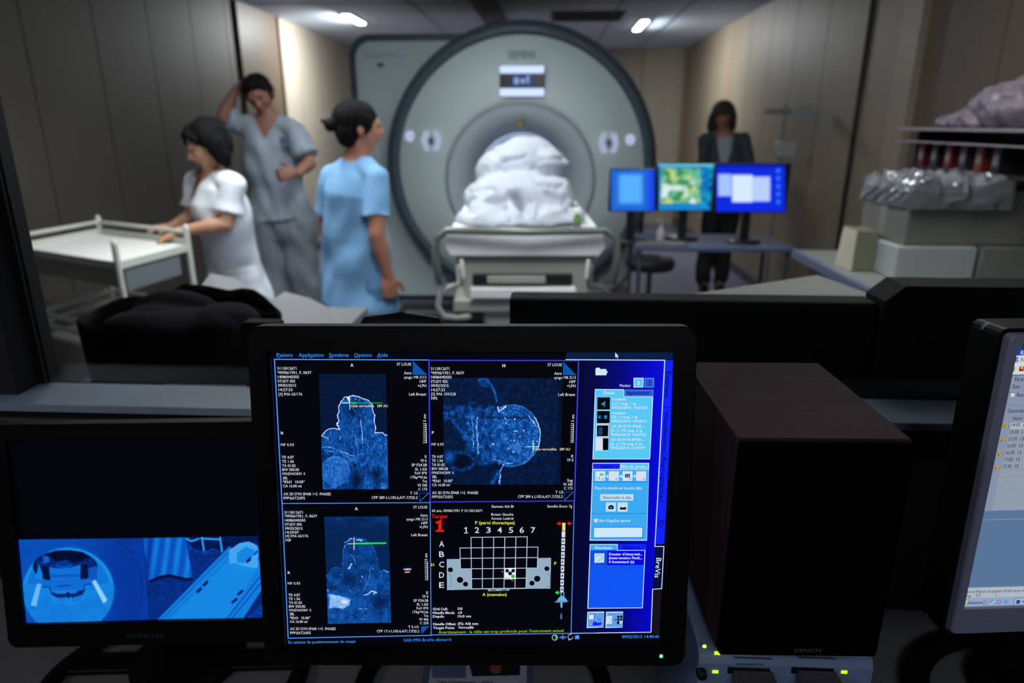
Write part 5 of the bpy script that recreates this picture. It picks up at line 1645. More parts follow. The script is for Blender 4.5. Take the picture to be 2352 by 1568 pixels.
# ---- texts of the scan panes
class Multi:
    """several drawings of one pane, each built as its own part"""
    def __init__(s): s.d = {}; s.cur = 'patient_text'

    def __getattr__(s, k):
        if k not in ('fill', 'line', 'text', 'disc'): raise AttributeError(k)
        if s.cur not in s.d: s.d[s.cur] = mon.flat()
        return getattr(s.d[s.cur], k)


def pane_text(name, cr, left, right, extra):
    fl = Multi()
    for s_, a_, e_, y in left: T(fl, cr, s_, a_, e_, y, 25, G_w, bold=0.005)
    fl.cur = 'scanner_text'
    for s_, a_, e_, y in right: T(fl, cr, s_, a_, e_, y, 25, G_w, bold=0.005)
    extra(fl, cr)
    for k_, f_ in fl.d.items(): f_.build(k_, mon.panel)


LT = lambda t: t
def ex1(fl, cr):
    fl.cur = 'orientation_letter'
    T(fl, cr, 'A', 806, 833, 226, 27, bold=0.03); T(fl, cr, 'R', 180, 205, 836, 24, bold=0.02)
    fl.cur = 'corner_mark'
    Fl(fl, cr, [(1365, 188), (1365, 312), (1496, 315)], G_tri, 0.0009)
    L(fl, cr, [(1426, 1378), (1505, 1376)], 4, G_tri); L(fl, cr, [(1426, 1378), (1428, 1452)], 4, G_tri); L(fl, cr, [(1430, 1450), (1508, 1378)], 4, G_line)
    fl.cur = 'scale_ruler'
    fl.text('5 cm', cr(1472, 735), cr(1472, 668), 24 / 3.92 * PXM, G_w, 0.0012, 0.01)
    L(fl, cr, [(1484, 752), (1489, 926)], 5, G_w)
    for k in range(11): L(fl, cr, [(1462 + (k % 5 == 0) * -3, 754 + k * 17), (1486, 754 + k * 17)], 5, G_w)
    fl.cur = 'cross_hair'
    L(fl, cr, [(737, 566), (790, 566)], 10, G_mint, 0.0010); L(fl, cr, [(815, 566), (857, 566)], 11, G_green, 0.0010); L(fl, cr, [(857, 565), (1090, 565)], 4, G_green, 0.0010)
    L(fl, cr, [(799, 510), (800, 622)], 6, G_mint, 0.0011)
    Fl(fl, cr, [(770, 517), (800, 507), (803, 560), (792, 555)], G_w, 0.0012)
    fl.cur = 'target_caption'
    T(fl, cr, 'Cible verrouillée   289 AU', 806, 1142, 592, 23, G_cream, 0.0013)


pane_text('pane_text', c1,
          [('3113012671', 148, 320, 255), ('*09/06/1951, F, 063Y', 150, 457, 293), ('14086045050', 153, 343, 332), ('STUDY 050', 152, 308, 370), ('09/02/2015', 155, 318, 408), ('14:27:33', 160, 285, 447), ('[3] IMA 65/176', 160, 372, 487),
           ('MF 0.93', 180, 297, 942), ('TR 4.07', 188, 297, 1053), ('TE 1.56', 190, 297, 1091), ('TA 01:02', 192, 313, 1129), ('BW 500.00', 193, 343, 1165), ('M\\ND\\NORM  0', 195, 398, 1202), ('2BL', 197, 243, 1240), ('*fl3d1  10.00°', 198, 395, 1275), ('CA 16.00 ml', 200, 365, 1312),
           ('AX 3D DYN SPAIR 1+2  PHASES', 205, 630, 1384), ('PFP\\SAT2\\SFS', 205, 397, 1421)],
          [('ST LOUIS', 1222, 1352, 218), ('Aera', 1287, 1355, 296), ('syngo MR D13', 1287, 1487, 335), ('HFP', 1428, 1487, 373), ('+LPH', 1410, 1487, 411), ('Left Breast', 1333, 1487, 487),
           ('E', 1475, 1490, 1048), ('TP 0', 1435, 1490, 1086), ('SP F24.58', 1355, 1493, 1123), ('SL 1.62i', 1387, 1493, 1160), ('FoV 0*0', 1385, 1493, 1196), ('176p*416s', 1348, 1495, 1233), ('Tra', 1452, 1495, 1269), ('W 345', 1408, 1495, 1305), ('C 173', 1416, 1495, 1341),
           ('T 1/3', 1342, 1410, 1376), ('CFP 289 à L103.6,A71.7,P25.2', 997, 1410, 1416)], ex1)


def ex2(fl, cr):
    fl.cur = 'orientation_letter'
    T(fl, cr, 'H', 682, 708, 231, 27, bold=0.03); T(fl, cr, 'P', 48, 68, 832, 24, bold=0.02)
    fl.cur = 'corner_mark'
    Fl(fl, cr, [(1227, 195), (1227, 315), (1350, 318)], G_tri, 0.0009)
    L(fl, cr, [(1240, 1366), (1318, 1366)], 4, G_tri); L(fl, cr, [(1240, 1366), (1240, 1440)], 4, G_tri); L(fl, cr, [(1244, 1438), (1316, 1370)], 4, G_line)
    fl.cur = 'scale_ruler'
    fl.text('5 cm', cr(1313, 735), cr(1316, 672), 24 / 3.92 * PXM, G_w, 0.0012, 0.01)
    L(fl, cr, [(1322, 752), (1318, 922)], 5, G_w)
    for k in range(11): L(fl, cr, [(1300 - k * 0.4, 754 + k * 16.6), (1321 - k * 0.4, 754 + k * 16.6)], 5, G_w)
    fl.cur = 'cross_hair'
    L(fl, cr, [(902, 959), (1012, 959)], 7, G_mint, 0.0010); L(fl, cr, [(958, 902), (956, 1014)], 7, G_mint, 0.0010)
    fl.cur = 'target_caption'
    T(fl, cr, 'Cible verrouillée   289 AU', 962, 1290, 981, 23, G_cream, 0.0013)


pane_text('pane_text', c2,
          [('3113012671', 40, 205, 258), ('*09/06/1951, F, 063Y', 40, 340, 296), ('14086045050', 40, 224, 334), ('STUDY 050', 40, 188, 373), ('09/02/2015', 41, 198, 410), ('14:27:33', 42, 165, 448), ('[3] IMA 103/228', 42, 262, 486), ('MPR', 42, 98, 525),
           ('MF 0.93', 45, 153, 938), ('TR 4.07', 47, 150, 1048), ('TE 1.56', 47, 148, 1084), ('TA 01:02', 48, 164, 1121), ('BW 500.00', 48, 193, 1157), ('M\\ND\\NORM  0', 48, 245, 1193), ('2BL', 49, 94, 1229), ('*fl3d1  10.00°', 49, 238, 1266), ('CA 16.00 ml', 50, 208, 1302),
           ('AX 3D DYN SPAIR 1+2  PHASES', 50, 465, 1373), ('PFP\\SAT2\\SFS', 50, 237, 1410)],
          [('ST LOUIS', 1088, 1217, 223), ('Aera', 1148, 1215, 300), ('syngo MR D13', 1148, 1341, 338), ('HFP', 1283, 1340, 376), ('+LPH', 1263, 1340, 413), ('Left Breast', 1186, 1336, 490),
           ('E', 1302, 1320, 1045), ('TP 0', 1262, 1320, 1080), ('Sag', 1264, 1314, 1261), ('W 345', 1228, 1313, 1297), ('C 173', 1235, 1312, 1332), ('T 1/3', 1158, 1228, 1368), ('CFP 289 à L103.6,A71.7,P25.2', 822, 1225, 1407)], ex2)


def ex3(fl, cr):
    fl.cur = 'orientation_letter'
    T(fl, cr, 'A', 845, 872, 144, 27, bold=0.03); T(fl, cr, 'R', 242, 265, 719, 24, bold=0.02)
    fl.cur = 'corner_mark'
    Fl(fl, cr, [(1440, 1204), (1516, 1200), (1444, 1272)], G_tri, 0.0009)
    fl.cur = 'scale_ruler'
    fl.text('5 cm', cr(1484, 610), cr(1484, 546), 24 / 3.92 * PXM, G_w, 0.0012, 0.01)
    L(fl, cr, [(1498, 622), (1500, 786)], 5, G_w)
    for k in range(11): L(fl, cr, [(1474 + k * 0.3, 624 + k * 16), (1498 + k * 0.3, 624 + k * 16)], 5, G_w)
    fl.cur = 'cross_hair'
    L(fl, cr, [(783, 461), (836, 459)], 6, G_w, 0.0010); L(fl, cr, [(838, 405), (838, 512)], 7, G_w, 0.0011); L(fl, cr, [(842, 458), (1120, 454)], 15, G_green, 0.0010)
    fl.cur = 'position_icon'
    L(fl, cr, [(1277, 690), (1355, 688)], 5, G_line, 0.0010); L(fl, cr, [(1292, 684), (1318, 684), (1318, 696), (1292, 696)], 4, G_w, 0.0011, True); L(fl, cr, [(1322, 682), (1345, 682), (1345, 696), (1322, 696)], 4, G_w, 0.0011, True)
    L(fl, cr, [(1290, 726), (1300, 710), (1320, 712)], 5, G_red, 0.0010); L(fl, cr, [(1302, 716), (1336, 714)], 8, G_w, 0.0011)


pane_text('pane_text', c4,
          [('3113012671', 212, 378, 177), ('*09/06/1951, F, 063Y', 213, 508, 210), ('14086045050', 216, 401, 248), ('STUDY 050', 217, 368, 285), ('09/02/2015', 219, 376, 321), ('14:29:07', 221, 343, 356), ('[4] IMA 65/176', 223, 426, 389), ('MIP', 224, 273, 428),
           ('MF 0.93', 242, 353, 815), ('TR 4.07', 247, 353, 919), ('TE 1.56', 250, 353, 953), ('TA 01:02', 252, 370, 988), ('BW 500.00', 253, 399, 1022), ('M\\ND\\NORM  0', 255, 452, 1056), ('2BL', 257, 303, 1090), ('*fl3d1  10.00°', 259, 446, 1125), ('CA 16.00 ml', 260, 418, 1159),
           ('AX 3D DYN SPAIR 1+2  PHASES', 263, 673, 1223), ('PFP\\SAT2\\SFS', 263, 450, 1260)],
          [('ST LOUIS', 1371, 1498, 130), ('Aera', 1434, 1500, 203), ('syngo MR D13', 1309, 1500, 238), ('HFP', 1443, 1500, 273), ('+LPH', 1425, 1500, 308), ('Left Breast', 1353, 1500, 379),
           ('E', 1488, 1505, 899), ('TP 0', 1450, 1505, 934), ('SP F24.58', 1373, 1505, 969), ('SL 1.62i', 1402, 1505, 1003), ('FoV 0*0', 1400, 1505, 1038), ('176p*416s', 1365, 1506, 1072), ('Tra', 1465, 1506, 1105), ('W 466', 1423, 1507, 1138), ('C 233', 1431, 1507, 1171), ('T 2-1/3', 1325, 1418, 1206), ('CFP 17 à L103.6,A71.7,P25.2', 1043, 1425, 1244)], ex3)

# ---- needle grid pane
fl = mon.flat(); cr = c5
T(fl, cr, '63 ans, 09/06/1951 F 3113012671', 127, 578, 162, 24); T(fl, cr, 'Siemens 4ch BI', 662, 860, 124, 24); T(fl, cr, 'SenoRx Encor 7g', 1163, 1387, 122, 24)
T(fl, cr, 'Breast: Gauche', 660, 860, 195, 23); T(fl, cr, 'Access: Latéral', 660, 858, 231, 23)
T(fl, cr, 'Target', 122, 268, 212, 34, G_red, bold=0.012); Fl(fl, cr, [(162, 276), (162, 258), (188, 254), (196, 246), (214, 246), (214, 336), (236, 336), (236, 352), (160, 352), (160, 336), (184, 336), (184, 276)], G_red, 0.0012)
T(fl, cr, 'P (paroi thoracique)', 516, 872, 270, 29, G_yel, bold=0.014); T(fl, cr, 'A (mamelon)', 580, 800, 915, 28, G_yel, bold=0.014)
T(fl, cr, 'H', 120, 145, 648, 28, G_yel, bold=0.014); T(fl, cr, 'F', 1226, 1246, 636, 28, G_yel, bold=0.014)
for k, x in enumerate((433, 532, 635, 736, 838, 935, 1036)): (T(fl, cr, str(k + 1), x - 20, x + 20, 336, 54, G_w, bold=0.006) if k else Fl(fl, cr, [(418, 324), (418, 318), (430, 314), (434, 309), (440, 309), (440, 359), (452, 359), (452, 365), (416, 365), (416, 359), (431, 359), (431, 324)], G_w, 0.0012))
for s_, y in zip('ABCDE', (461, 553, 645, 740, 830)): T(fl, cr, s_, 192, 237, y, 54, G_w, bold=0.006)
G_plate = glow('ui_plate', (148, 172, 192), 1.0)
G_cell = glow('ui_cell', (1, 2, 12), 1.0)
def bil(i, j):   # grid nodes: rows 0..5 (top..bottom), cols 0..7
    xs_t = [376, 478, 580, 682, 782, 882, 984, 1084]; xs_b = [388, 484, 580, 677, 775, 873, 972, 1068]
    ys = [400, 494, 588, 682, 772, 862]
    t = j / 5
    return (xs_t[i] * (1 - t) + xs_b[i] * t, ys[j] - (i - 3) * 1.2)
Fl(fl, cr, [(260, 600), (376, 598), (386, 590), (1074, 586), (1084, 590), (1198, 588), (1192, 864), (972, 866), (484, 872), (262, 878)], G_plate, 0.0007)
cells = [(i, 0) for i in range(1, 6)] + [(i, 1) for i in range(0, 7)] + [(i, 2) for i in range(0, 7)] + [(i, 3) for i in range(1, 6)] + [(i, 4) for i in range(1, 6)]
for i, j in cells:
    p = [bil(i, j), bil(i + 1, j), bil(i + 1, j + 1), bil(i, j + 1)]
    Fl(fl, cr, p, G_cell, 0.0009); L(fl, cr, p, 7, glow('ui_grid_line', (176, 196, 214), 1.0), 0.0011, True)
for x, y, r_ in ((293, 693, 24), (379, 784, 30), (429, 822, 24), (1160, 683, 23), (1073, 774, 30), (1026, 814, 24)): fl.disc(cr(x, y), r_ / cr.k * PXM, G_cell, 0.0011)
for x0_, x1_ in ((262, 300), (1155, 1190)): L(fl, cr, [(x0_ + 4, 735), (x1_ - 6, 738), (x1_, 760), (x1_, 820), (x1_ - 8, 846), (x0_ + 4, 848)], 4, glow('ui_plate_line', (96, 116, 140), 1.0), 0.0011)
Fl(fl, cr, [(628, 872), (824, 868), (820, 882), (632, 886)], G_plate, 0.0009)
for x0_, x1_ in ((655, 700), (752, 800)): Fl(fl, cr, [(x0_, 874), (x1_, 873), (x1_, 880), (x0_, 881)], G_cell, 0.0011)
Fl(fl, cr, [(780, 678), (882, 676), (880, 776), (778, 778)], glow('ui_needle_block', (236, 240, 248), 1.0), 0.0013)
for x, y, r_ in ((803, 700, 18), (857, 700, 18), (830, 724, 19)): fl.disc(cr(x, y), r_ / cr.k * PXM, glow('ui_hole', (4, 14, 60), 1.0), 0.0015)
fl.disc(cr(855, 751), 18 / cr.k * PXM, glow('ui_target_green', (30, 190, 70), 1.0), 0.0015)
L(fl, cr, [(838, 780), (855, 792)], 9, glow('ui_magenta', (200, 40, 110), 1.0), 0.0015)
for x in (785, 800, 815): fl.disc(cr(x, 764 + (x % 2) * 4), 4 / cr.k * PXM, G_cell, 0.0015)
L(fl, cr, [(798, 650), (798, 670)], 4, G_line); T(fl, cr, 'a', 750, 766, 706, 18, G_line)
# depth gauge
Fl(fl, cr, [(1298, 272), (1327, 272), (1326, 345), (1298, 345)], glow('ui_gauge_yellow', (226, 224, 110), 1.0), 0.0009)
for k in range(9):
    y = 350 + k * 62; x0_, x1_ = 1294 - k * 1.6, 1326 - k * 1.9
    Fl(fl, cr, [(x0_, y), (x1_, y), (x1_ - 1, y + 52), (x0_, y + 52)], G_w, 0.0009)
    if k: Fl(fl, cr, [(x0_ + 8, y + 16), (x0_ + 20, y + 14), (x0_ + 20, y + 34), (x0_ + 8, y + 36)], glow('ui_gauge_mark', (20, 50, 120), 1.0), 0.0011)
L(fl, cr, [(1288, 905), (1288, 935)], 10, G_line); L(fl, cr, [(1314, 903), (1312, 935)], 10, G_line)
Fl(fl, cr, [(1283, 930), (1310, 930), (1340, 965), (1346, 976), (1246, 978), (1256, 962)], glow('ui_hub', (110, 176, 214), 1.0), 0.0009)
Fl(fl, cr, [(1226, 978), (1362, 976), (1330, 986), (1240, 988)], G_line, 0.0011)
Fl(fl, cr, [(1281, 988), (1302, 988), (1299, 1035), (1284, 1035)], glow('ui_hub', (110, 176, 214), 1.0), 0.0009); Fl(fl, cr, [(1285, 1085), (1294, 1085), (1298, 1136), (1279, 1136)], glow('ui_stem', (60, 120, 180), 1.0), 0.0009)
def arrow(x, y, w_, sx, m):
    Fl(fl, cr, [(x - sx * w_, y - 8), (x, y - 8), (x, y - 20), (x + sx * 20, y), (x, y + 20), (x, y + 8), (x - sx * w_, y + 8)], m, 0.0011)
arrow(1272, 278, 20, 1, G_red); arrow(1362, 277, 20, -1, G_red); arrow(1255, 899, 18, 1, G_green)
for s_, a_, e_, y in (('Grid Cell:', 135, 268, 1045), ('Needle Block:', 135, 332, 1079), ('Depth:', 135, 237, 1112), ('D5', 360, 402, 1043), ('c3', 360, 396, 1077), ('10.0 cm', 360, 478, 1110), ('Needle Offset:', 138, 343, 1180), ('(F2; A0) mm', 360, 543, 1177), ('Target Point:', 138, 330, 1214), ('Verrouillé', 362, 502, 1211)):
    T(fl, cr, s_, a_, e_, y, 23, G_w, bold=0.02)
T(fl, cr, "Avertissement : la cible est trop profonde pour l'instrument actuel", 185, 1310, 1254, 28, G_olive, bold=0.010, y2=1238)
fl.build('needle_grid_pane', mon.panel)

# ---- status bar
fl = mon.flat()
T(fl, c4, 'En attente de positionnement de coupe', 248, 852, 1344, 29, G_lb, y2=1335, bold=0.006); T(fl, c5, 'SAR=MN BreVis démarré', -128, 300, 1326, 31, G_lb, y2=1318, bold=0.006)
T(fl, c6, '09/02/2015 14:40:46', 502, 836, 1294, 30, G_lb, y2=1292, bold=0.008)
L(fl, c5, [(1232 + 24 * math.cos(k * PI / 9), 1304 + 24 * math.sin(k * PI / 9)) for k in range(18)], 5, G_w, closed=True)
Fl(fl, c5, [(1232, 1281), (1250, 1289), (1256, 1304), (1250, 1320), (1236, 1327)], glow('ui_pie_green', (40, 170, 110), 1.0), 0.0009)
for k in range(-4, 5): L(fl, c5, [(1304 + k * 7, 1302 - 24 / (1 + abs(k))), (1304 + k * 7, 1302 + 24 / (1 + abs(k)))], 4, G_line)
L(fl, c5, [(1372 + 22 * math.cos(k * PI / 8), 1298 + 22 * math.sin(k * PI / 8)) for k in range(14)], 4, G_w)
L(fl, c5, [(1352, 1305), (1360, 1328), (1372, 1322)], 4, G_w)
Fl(fl, c5, [(1412, 1282), (1452, 1281), (1452, 1318), (1412, 1319)], glow('ui_icon_blue', (30, 120, 220), 1.0), 0.0009); L(fl, c5, [(1418, 1310), (1434, 1290), (1446, 1310)], 4, G_w, 0.0011)
fl.build('status_bar', mon.panel)

# ---- tool panel on the right
def panel_col(X, Y):
    t = np.clip((X - 100) / 780, 0, 1)
    return ramp(t, [(0, (1, 4, 44)), (0.25, (2, 5, 74)), (0.55, (3, 4, 130)), (0.85, (4, 4, 200)), (1, (6, 14, 215))])
paint_grid('tool_panel', mon.M, c3, [(122, 186), (886, 186), (766, 2630), (42, 2634)], 40, 60, panel_col, mon.panel, 0.0003)
fl = mon.flat()
G_tab = glow('ui_tab_blue', (14, 34, 250), 1.0)
G_tabink = glow('ui_tab_ink', (4, 6, 60), 1.0)
G_aqua = glow('ui_aqua', (86, 200, 244), 1.0)
G_aq2 = glow('ui_aqua_deep', (58, 170, 240), 1.0)
G_pale = glow('ui_pale', (206, 230, 250), 1.0)
G_btn = glow('ui_button', (190, 222, 244), 1.0)
G_mid = glow('ui_mid_blue', (40, 84, 214), 1.0)
G_royal = glow('ui_royal', (14, 84, 244), 1.0)
# tab strip right edge
Fl(fl, c3, [(888, 182), (972, 182), (884, 1940 - 107), (797, 1940 - 100)], G_tab, 0.0005)
for y, x0_, x1_ in ((607, 868, 952), (1033, 848, 925), (1447, 828, 905)): L(fl, c3, [(x0_, y), (x1_, y)], 4, G_navy, 0.0007)
L(fl, c3, [(0, 178), (888, 183), (826, 1372)], 8, G_pale, 0.0008); L(fl, c6, [(826, 0), (799, 485), (880, 485), (860, 864), (779, 870), (764, 1256), (40, 1266)], 7, G_pale, 0.0008)
Fl(fl, c6, [(801, 488), (878, 488), (858, 862), (781, 866)], glow('ui_tab_active', (6, 12, 60), 1.0), 0.0007)
for s_, c_, a_, e_, m_, cap in (('Examen', c3, (925, 283), (905, 512), G_tabink, 42), ('Visualisation', c3, (907, 642), (884, 1010), G_tabink, 38), ('Reprographie', c3, (884, 1055), (858, 1430), G_tabink, 38), ('3D', c6, (856, 240), (850, 313), G_tabink, 44), ('BreVis', c6, (835, 588), (818, 765), G_pale, 46)):
    fl.text(s_, c_(*a_), c_(*e_), cap / 3.92 * PXM, m_, 0.0010, 0.006)
# folder icon
Fl(fl, c3, [(265, 258), (275, 250), (300, 250), (308, 262), (362, 262), (362, 280), (376, 280), (360, 318), (265, 318)], G_cream if False else G_pale, 0.0009)
# monitor switch
Fl(fl, c3, [(607, 341), (698, 341), (696, 428), (607, 428)], G_w, 0.0008); Fl(fl, c3, [(613, 348), (691, 348), (690, 421), (613, 421)], G_aqua, 0.0010); Fl(fl, c3, [(642, 374), (652, 368), (658, 368), (658, 396), (664, 396), (664, 402), (642, 402), (642, 396), (649, 396), (649, 380), (642, 380)], G_w, 0.0012)
Fl(fl, c3, [(706, 342), (793, 342), (791, 428), (706, 428)], G_line, 0.0008); Fl(fl, c3, [(712, 349), (786, 349), (784, 421), (712, 421)], G_mid, 0.0010); T(fl, c3, '2', 738, 760, 385, 34, G_navy, 0.0012)
T(fl, c3, 'Monitor', 482, 582, 409, 27, G_w, bold=0.01)
# study box
Fl(fl, c3, [(260, 442), (522, 444), (524, 508), (784, 508), (756, 1074), (238, 1074)], G_pale, 0.0007); Fl(fl, c3, [(266, 448), (516, 450), (518, 514), (776, 515), (750, 1067), (246, 1068)], G_aqua, 0.0009)
Fl(fl, c3, [(526, 447), (786, 449), (784, 502), (527, 502)], G_line, 0.0009); Fl(fl, c3, [(531, 452), (780, 454), (778, 498), (532, 498)], G_mid, 0.0010)
T(fl, c3, 'Étude', 340, 438, 474, 30, G_w, 0.0012, 0.01); T(fl, c3, 'Agencement', 545, 748, 476, 28, G_tabink, 0.0012, 0.01)
for k, (x0_, y0_) in enumerate(((281, 516), (279, 638), (276, 764), (265, 880))):
    Fl(fl, c3, [(x0_, y0_), (x0_ + 114, y0_), (x0_ + 112, y0_ + 110), (x0_ - 1, y0_ + 110)], G_cell if k < 3 else G_w, 0.0011)
    L(fl, c3, [(x0_ - 2, y0_ + 114), (x0_ + 112, y0_ + 114)], 5, G_w, 0.0011)
    if k == 2: L(fl, c3, [(x0_ - 3, y0_), (x0_ + 108, y0_), (x0_ + 104, y0_ + 104), (x0_ - 3, y0_ + 104)], 7, G_w, 0.0013, True)
Fl(fl, c3, [(330, 882), (380, 882), (378, 990), (330, 990)], G_cell, 0.0013)
Gt = glow('ui_thumb', (52, 120, 190), 1.0)
Fl(fl, c3, [(316, 572), (355, 548), (350, 585), (342, 608), (338, 588), (318, 584)], Gt, 0.0013)
fl.disc(c3(303, 692), 15 / 3.92 * PXM, Gt, 0.0013); fl.disc(c3(308, 692), 7 / 3.92 * PXM, G_cell, 0.0014); Fl(fl, c3, [(342, 680), (366, 674), (370, 690), (362, 712), (342, 706)], Gt, 0.0013)
fl.disc(c3(310, 800), 20 / 3.92 * PXM, glow('ui_thumb_dim', (20, 64, 120), 1.0), 0.0013); fl.disc(c3(305, 832), 24 / 3.92 * PXM, glow('ui_thumb_dim', (20, 64, 120), 1.0), 0.0013)
for s_, a_, e_, y in (('localizer', 415, 545, 532), ('[1] 7 img, 1 tp', 415, 630, 572), ('09/02/2015 14:24:23', 412, 730, 608), ('localizer', 412, 540, 655), ('[2] 12 img, 1 tp', 412, 645, 692), ('09/02/2015 14:25:01', 408, 722, 729),
                      ('AX 3D DYN SPAIR ...', 406, 710, 775), ('[3...] 176 img, 3 tp', 402, 690, 813), ('09/02/2015 14:27:33', 402, 718, 851), ('AX 3D DYN SPAIR ...', 400, 706, 895), ('[5...] 176 img, 2 tp', 400, 685, 934), ('09/02/2015 14:29:07', 398, 712, 969)):
    T(fl, c3, s_, a_, e_, y, 23, G_w, 0.0012, 0.022)
# work-flow box
Fl(fl, c3, [(238, 1106), (748, 1106), (728, 2000 - 195), (212, 2000 - 195)], G_pale, 0.0007)
Fl(fl, c3, [(242, 1112), (486, 1112), (484, 1160), (242, 1160)], G_tab, 0.0009); T(fl, c3, 'Outils', 318, 408, 1136, 28, G_tabink, 0.0012, 0.01)
Fl(fl, c3, [(492, 1112), (741, 1112), (740, 1165), (492, 1165)], G_aqua, 0.0009); T(fl, c3, 'Flux de produ...', 494, 740, 1138, 30, G_w, 0.0012, 0.012)
Fl(fl, c3, [(243, 1168), (744, 1168), (723, 1796), (219, 1797)], G_aq2, 0.0009)
for y in (1276, 1560): L(fl, c3, [(238 - (y - 1276) * 0.04, y), (738 - (y - 1276) * 0.04, y)], 4, G_mid, 0.0011)
for k, x in enumerate((262, 385, 508, 630)):
    Fl(fl, c3, [(x, 1180), (x + 90, 1180), (x + 88, 1266), (x - 1, 1266)], G_pale if k not in (1, 3) else G_w, 0.0011)
    L(fl, c3, [(x + 58, 1246), (x + 66, 1254), (x + 78, 1240)], 4, glow('ui_check', (30, 110, 120), 1.0), 0.0013)
    if k < 3: Fl(fl, c3, [(x + 95, 1218), (x + 108, 1218), (x + 108, 1206), (x + 122, 1225), (x + 108, 1244), (x + 108, 1232), (x + 95, 1232)], G_w, 0.0011)
Fl(fl, c3, [(303, 1198), (334, 1198), (333, 1220), (303, 1220)], glow('ui_icon_green', (110, 190, 120), 1.0), 0.0013); T(fl, c3, '1 2', 274, 306, 1242, 18, G_black, 0.0013, 0.02)
Fl(fl, c3, [(530, 1202), (574, 1202), (573, 1236), (529, 1236)], glow('ui_icon_petrol', (20, 70, 110), 1.0), 0.0013); L(fl, c3, [(545, 1204), (545, 1235)], 3, G_w, 0.0014); L(fl, c3, [(559, 1204), (559, 1235)], 3, G_w, 0.0014)
T(fl, c3, 'Placer le réticule sur le point cible', 258, 680, 1330, 26, G_pale, 0.0012, 0.012)
Fl(fl, c3, [(307, 1386), (607, 1386), (603, 1444), (306, 1444)], G_btn, 0.0011); T(fl, c3, 'Déverrouiller la cible', 332, 583, 1415, 26, G_navy, 0.0013, 0.006)
Fl(fl, c3, [(358, 1460), (448, 1460), (446, 1542), (357, 1542)], G_btn, 0.0011); Fl(fl, c3, [(464, 1460), (554, 1460), (552, 1544), (463, 1544)], G_btn, 0.0011)
Fl(fl, c3, [(380, 1490), (392, 1490), (398, 1482), (414, 1482), (418, 1490), (428, 1490), (427, 1520), (380, 1520)], G_black, 0.0013); fl.disc(c3(404, 1504), 7 / 3.92 * PXM, G_aqua, 0.0014)
Fl(fl, c3, [(484, 1506), (494, 1498), (530, 1498), (540, 1506), (538, 1524), (486, 1524)], G_black, 0.0013); Fl(fl, c3, [(496, 1480), (514, 1476), (528, 1484), (526, 1504), (496, 1504)], glow('ui_paper_yellow', (232, 226, 170), 1.0), 0.0014)
Fl(fl, c6, [(252, 236), (284, 236), (283, 266), (252, 266)], G_w, 0.0011); T(fl, c6, "Bloc d'aiguilles agrandi", 298, 577, 250, 25, G_pale, 0.0012, 0.012)
Fl(fl, c6, [(246, 310), (694, 308), (688, 406), (244, 409)], G_mid, 0.0011); Fl(fl, c6, [(251, 315), (688, 313), (683, 400), (249, 403)], G_pale, 0.0012)
# results box
Fl(fl, c6, [(214, 464), (466, 464), (464, 518), (714, 518), (690, 1040), (192, 1045)], G_pale, 0.0007)
Fl(fl, c6, [(220, 470), (460, 470), (458, 524), (707, 523), (684, 1033), (200, 1038)], G_royal, 0.0009)
Fl(fl, c6, [(220, 470), (460, 470), (458, 516), (218, 516)], G_aq2, 0.0011); Fl(fl, c6, [(468, 464), (720, 462), (718, 514), (467, 515)], G_tab, 0.0009)
T(fl, c6, 'Résultats', 260, 414, 494, 28, G_pale, 0.0013, 0.012); T(fl, c6, 'Rapports', 515, 663, 491, 28, G_tabink, 0.0013, 0.012)
Fl(fl, c6, [(224, 522), (370, 522), (366, 652), (220, 654)], glow('ui_row', (16, 74, 220), 1.0), 0.0011); Fl(fl, c6, [(372, 522), (706, 521), (700, 650), (368, 652)], glow('ui_row_sel', (4, 6, 220), 1.0), 0.0011)
Fl(fl, c6, [(255, 545), (344, 545), (342, 628), (254, 630)], G_btn, 0.0013); L(fl, c6, [(272, 568), (290, 556), (318, 562), (326, 586), (312, 606), (296, 602), (290, 618)], 3, G_mid, 0.0014)
for s_, a_, e_, y in (("Dossier d'observati...", 386, 684, 552), ('(Intervention Findi...', 384, 684, 586), ('0 Instantané (s)', 384, 612, 621)): T(fl, c6, s_, a_, e_, y, 23, G_w, 0.0013, 0.022)
# two big buttons
for x0_, x1_ in ((190, 343), (358, 513)):
    Fl(fl, c6, [(x0_ + 2, 1072), (x1_, 1070), (x1_ - 6, 1212), (x0_ - 4, 1218)], G_pale, 0.0009); Fl(fl, c6, [(x0_ + 9, 1080), (x1_ - 2, 1078), (x1_ - 8, 1206), (x0_ + 4, 1210)], glow('ui_big_button', (96, 158, 226), 1.0), 0.0011)
Fl(fl, c6, [(205, 1094), (258, 1090), (255, 1144), (203, 1146)], G_mid, 0.0013); Fl(fl, c6, [(207, 1096), (250, 1094), (248, 1138), (206, 1140)], G_pale, 0.0014)
Fl(fl, c6, [(242, 1160), (270, 1156), (278, 1168), (325, 1164), (312, 1190), (238, 1196)], G_tab, 0.0013); L(fl, c6, [(276, 1116), (306, 1146)], 5, G_mid, 0.0013); L(fl, c6, [(296, 1146), (308, 1148), (308, 1134)], 5, G_mid, 0.0013)
Fl(fl, c6, [(368, 1108), (414, 1106), (410, 1178), (364, 1180)], G_pale, 0.0013); L(fl, c6, [(382, 1115), (400, 1140), (384, 1172)], 3, G_mid, 0.0014); L(fl, c6, [(418, 1142), (450, 1140)], 5, G_mid, 0.0013); L(fl, c6, [(440, 1132), (452, 1140), (440, 1150)], 5, G_mid, 0.0013)
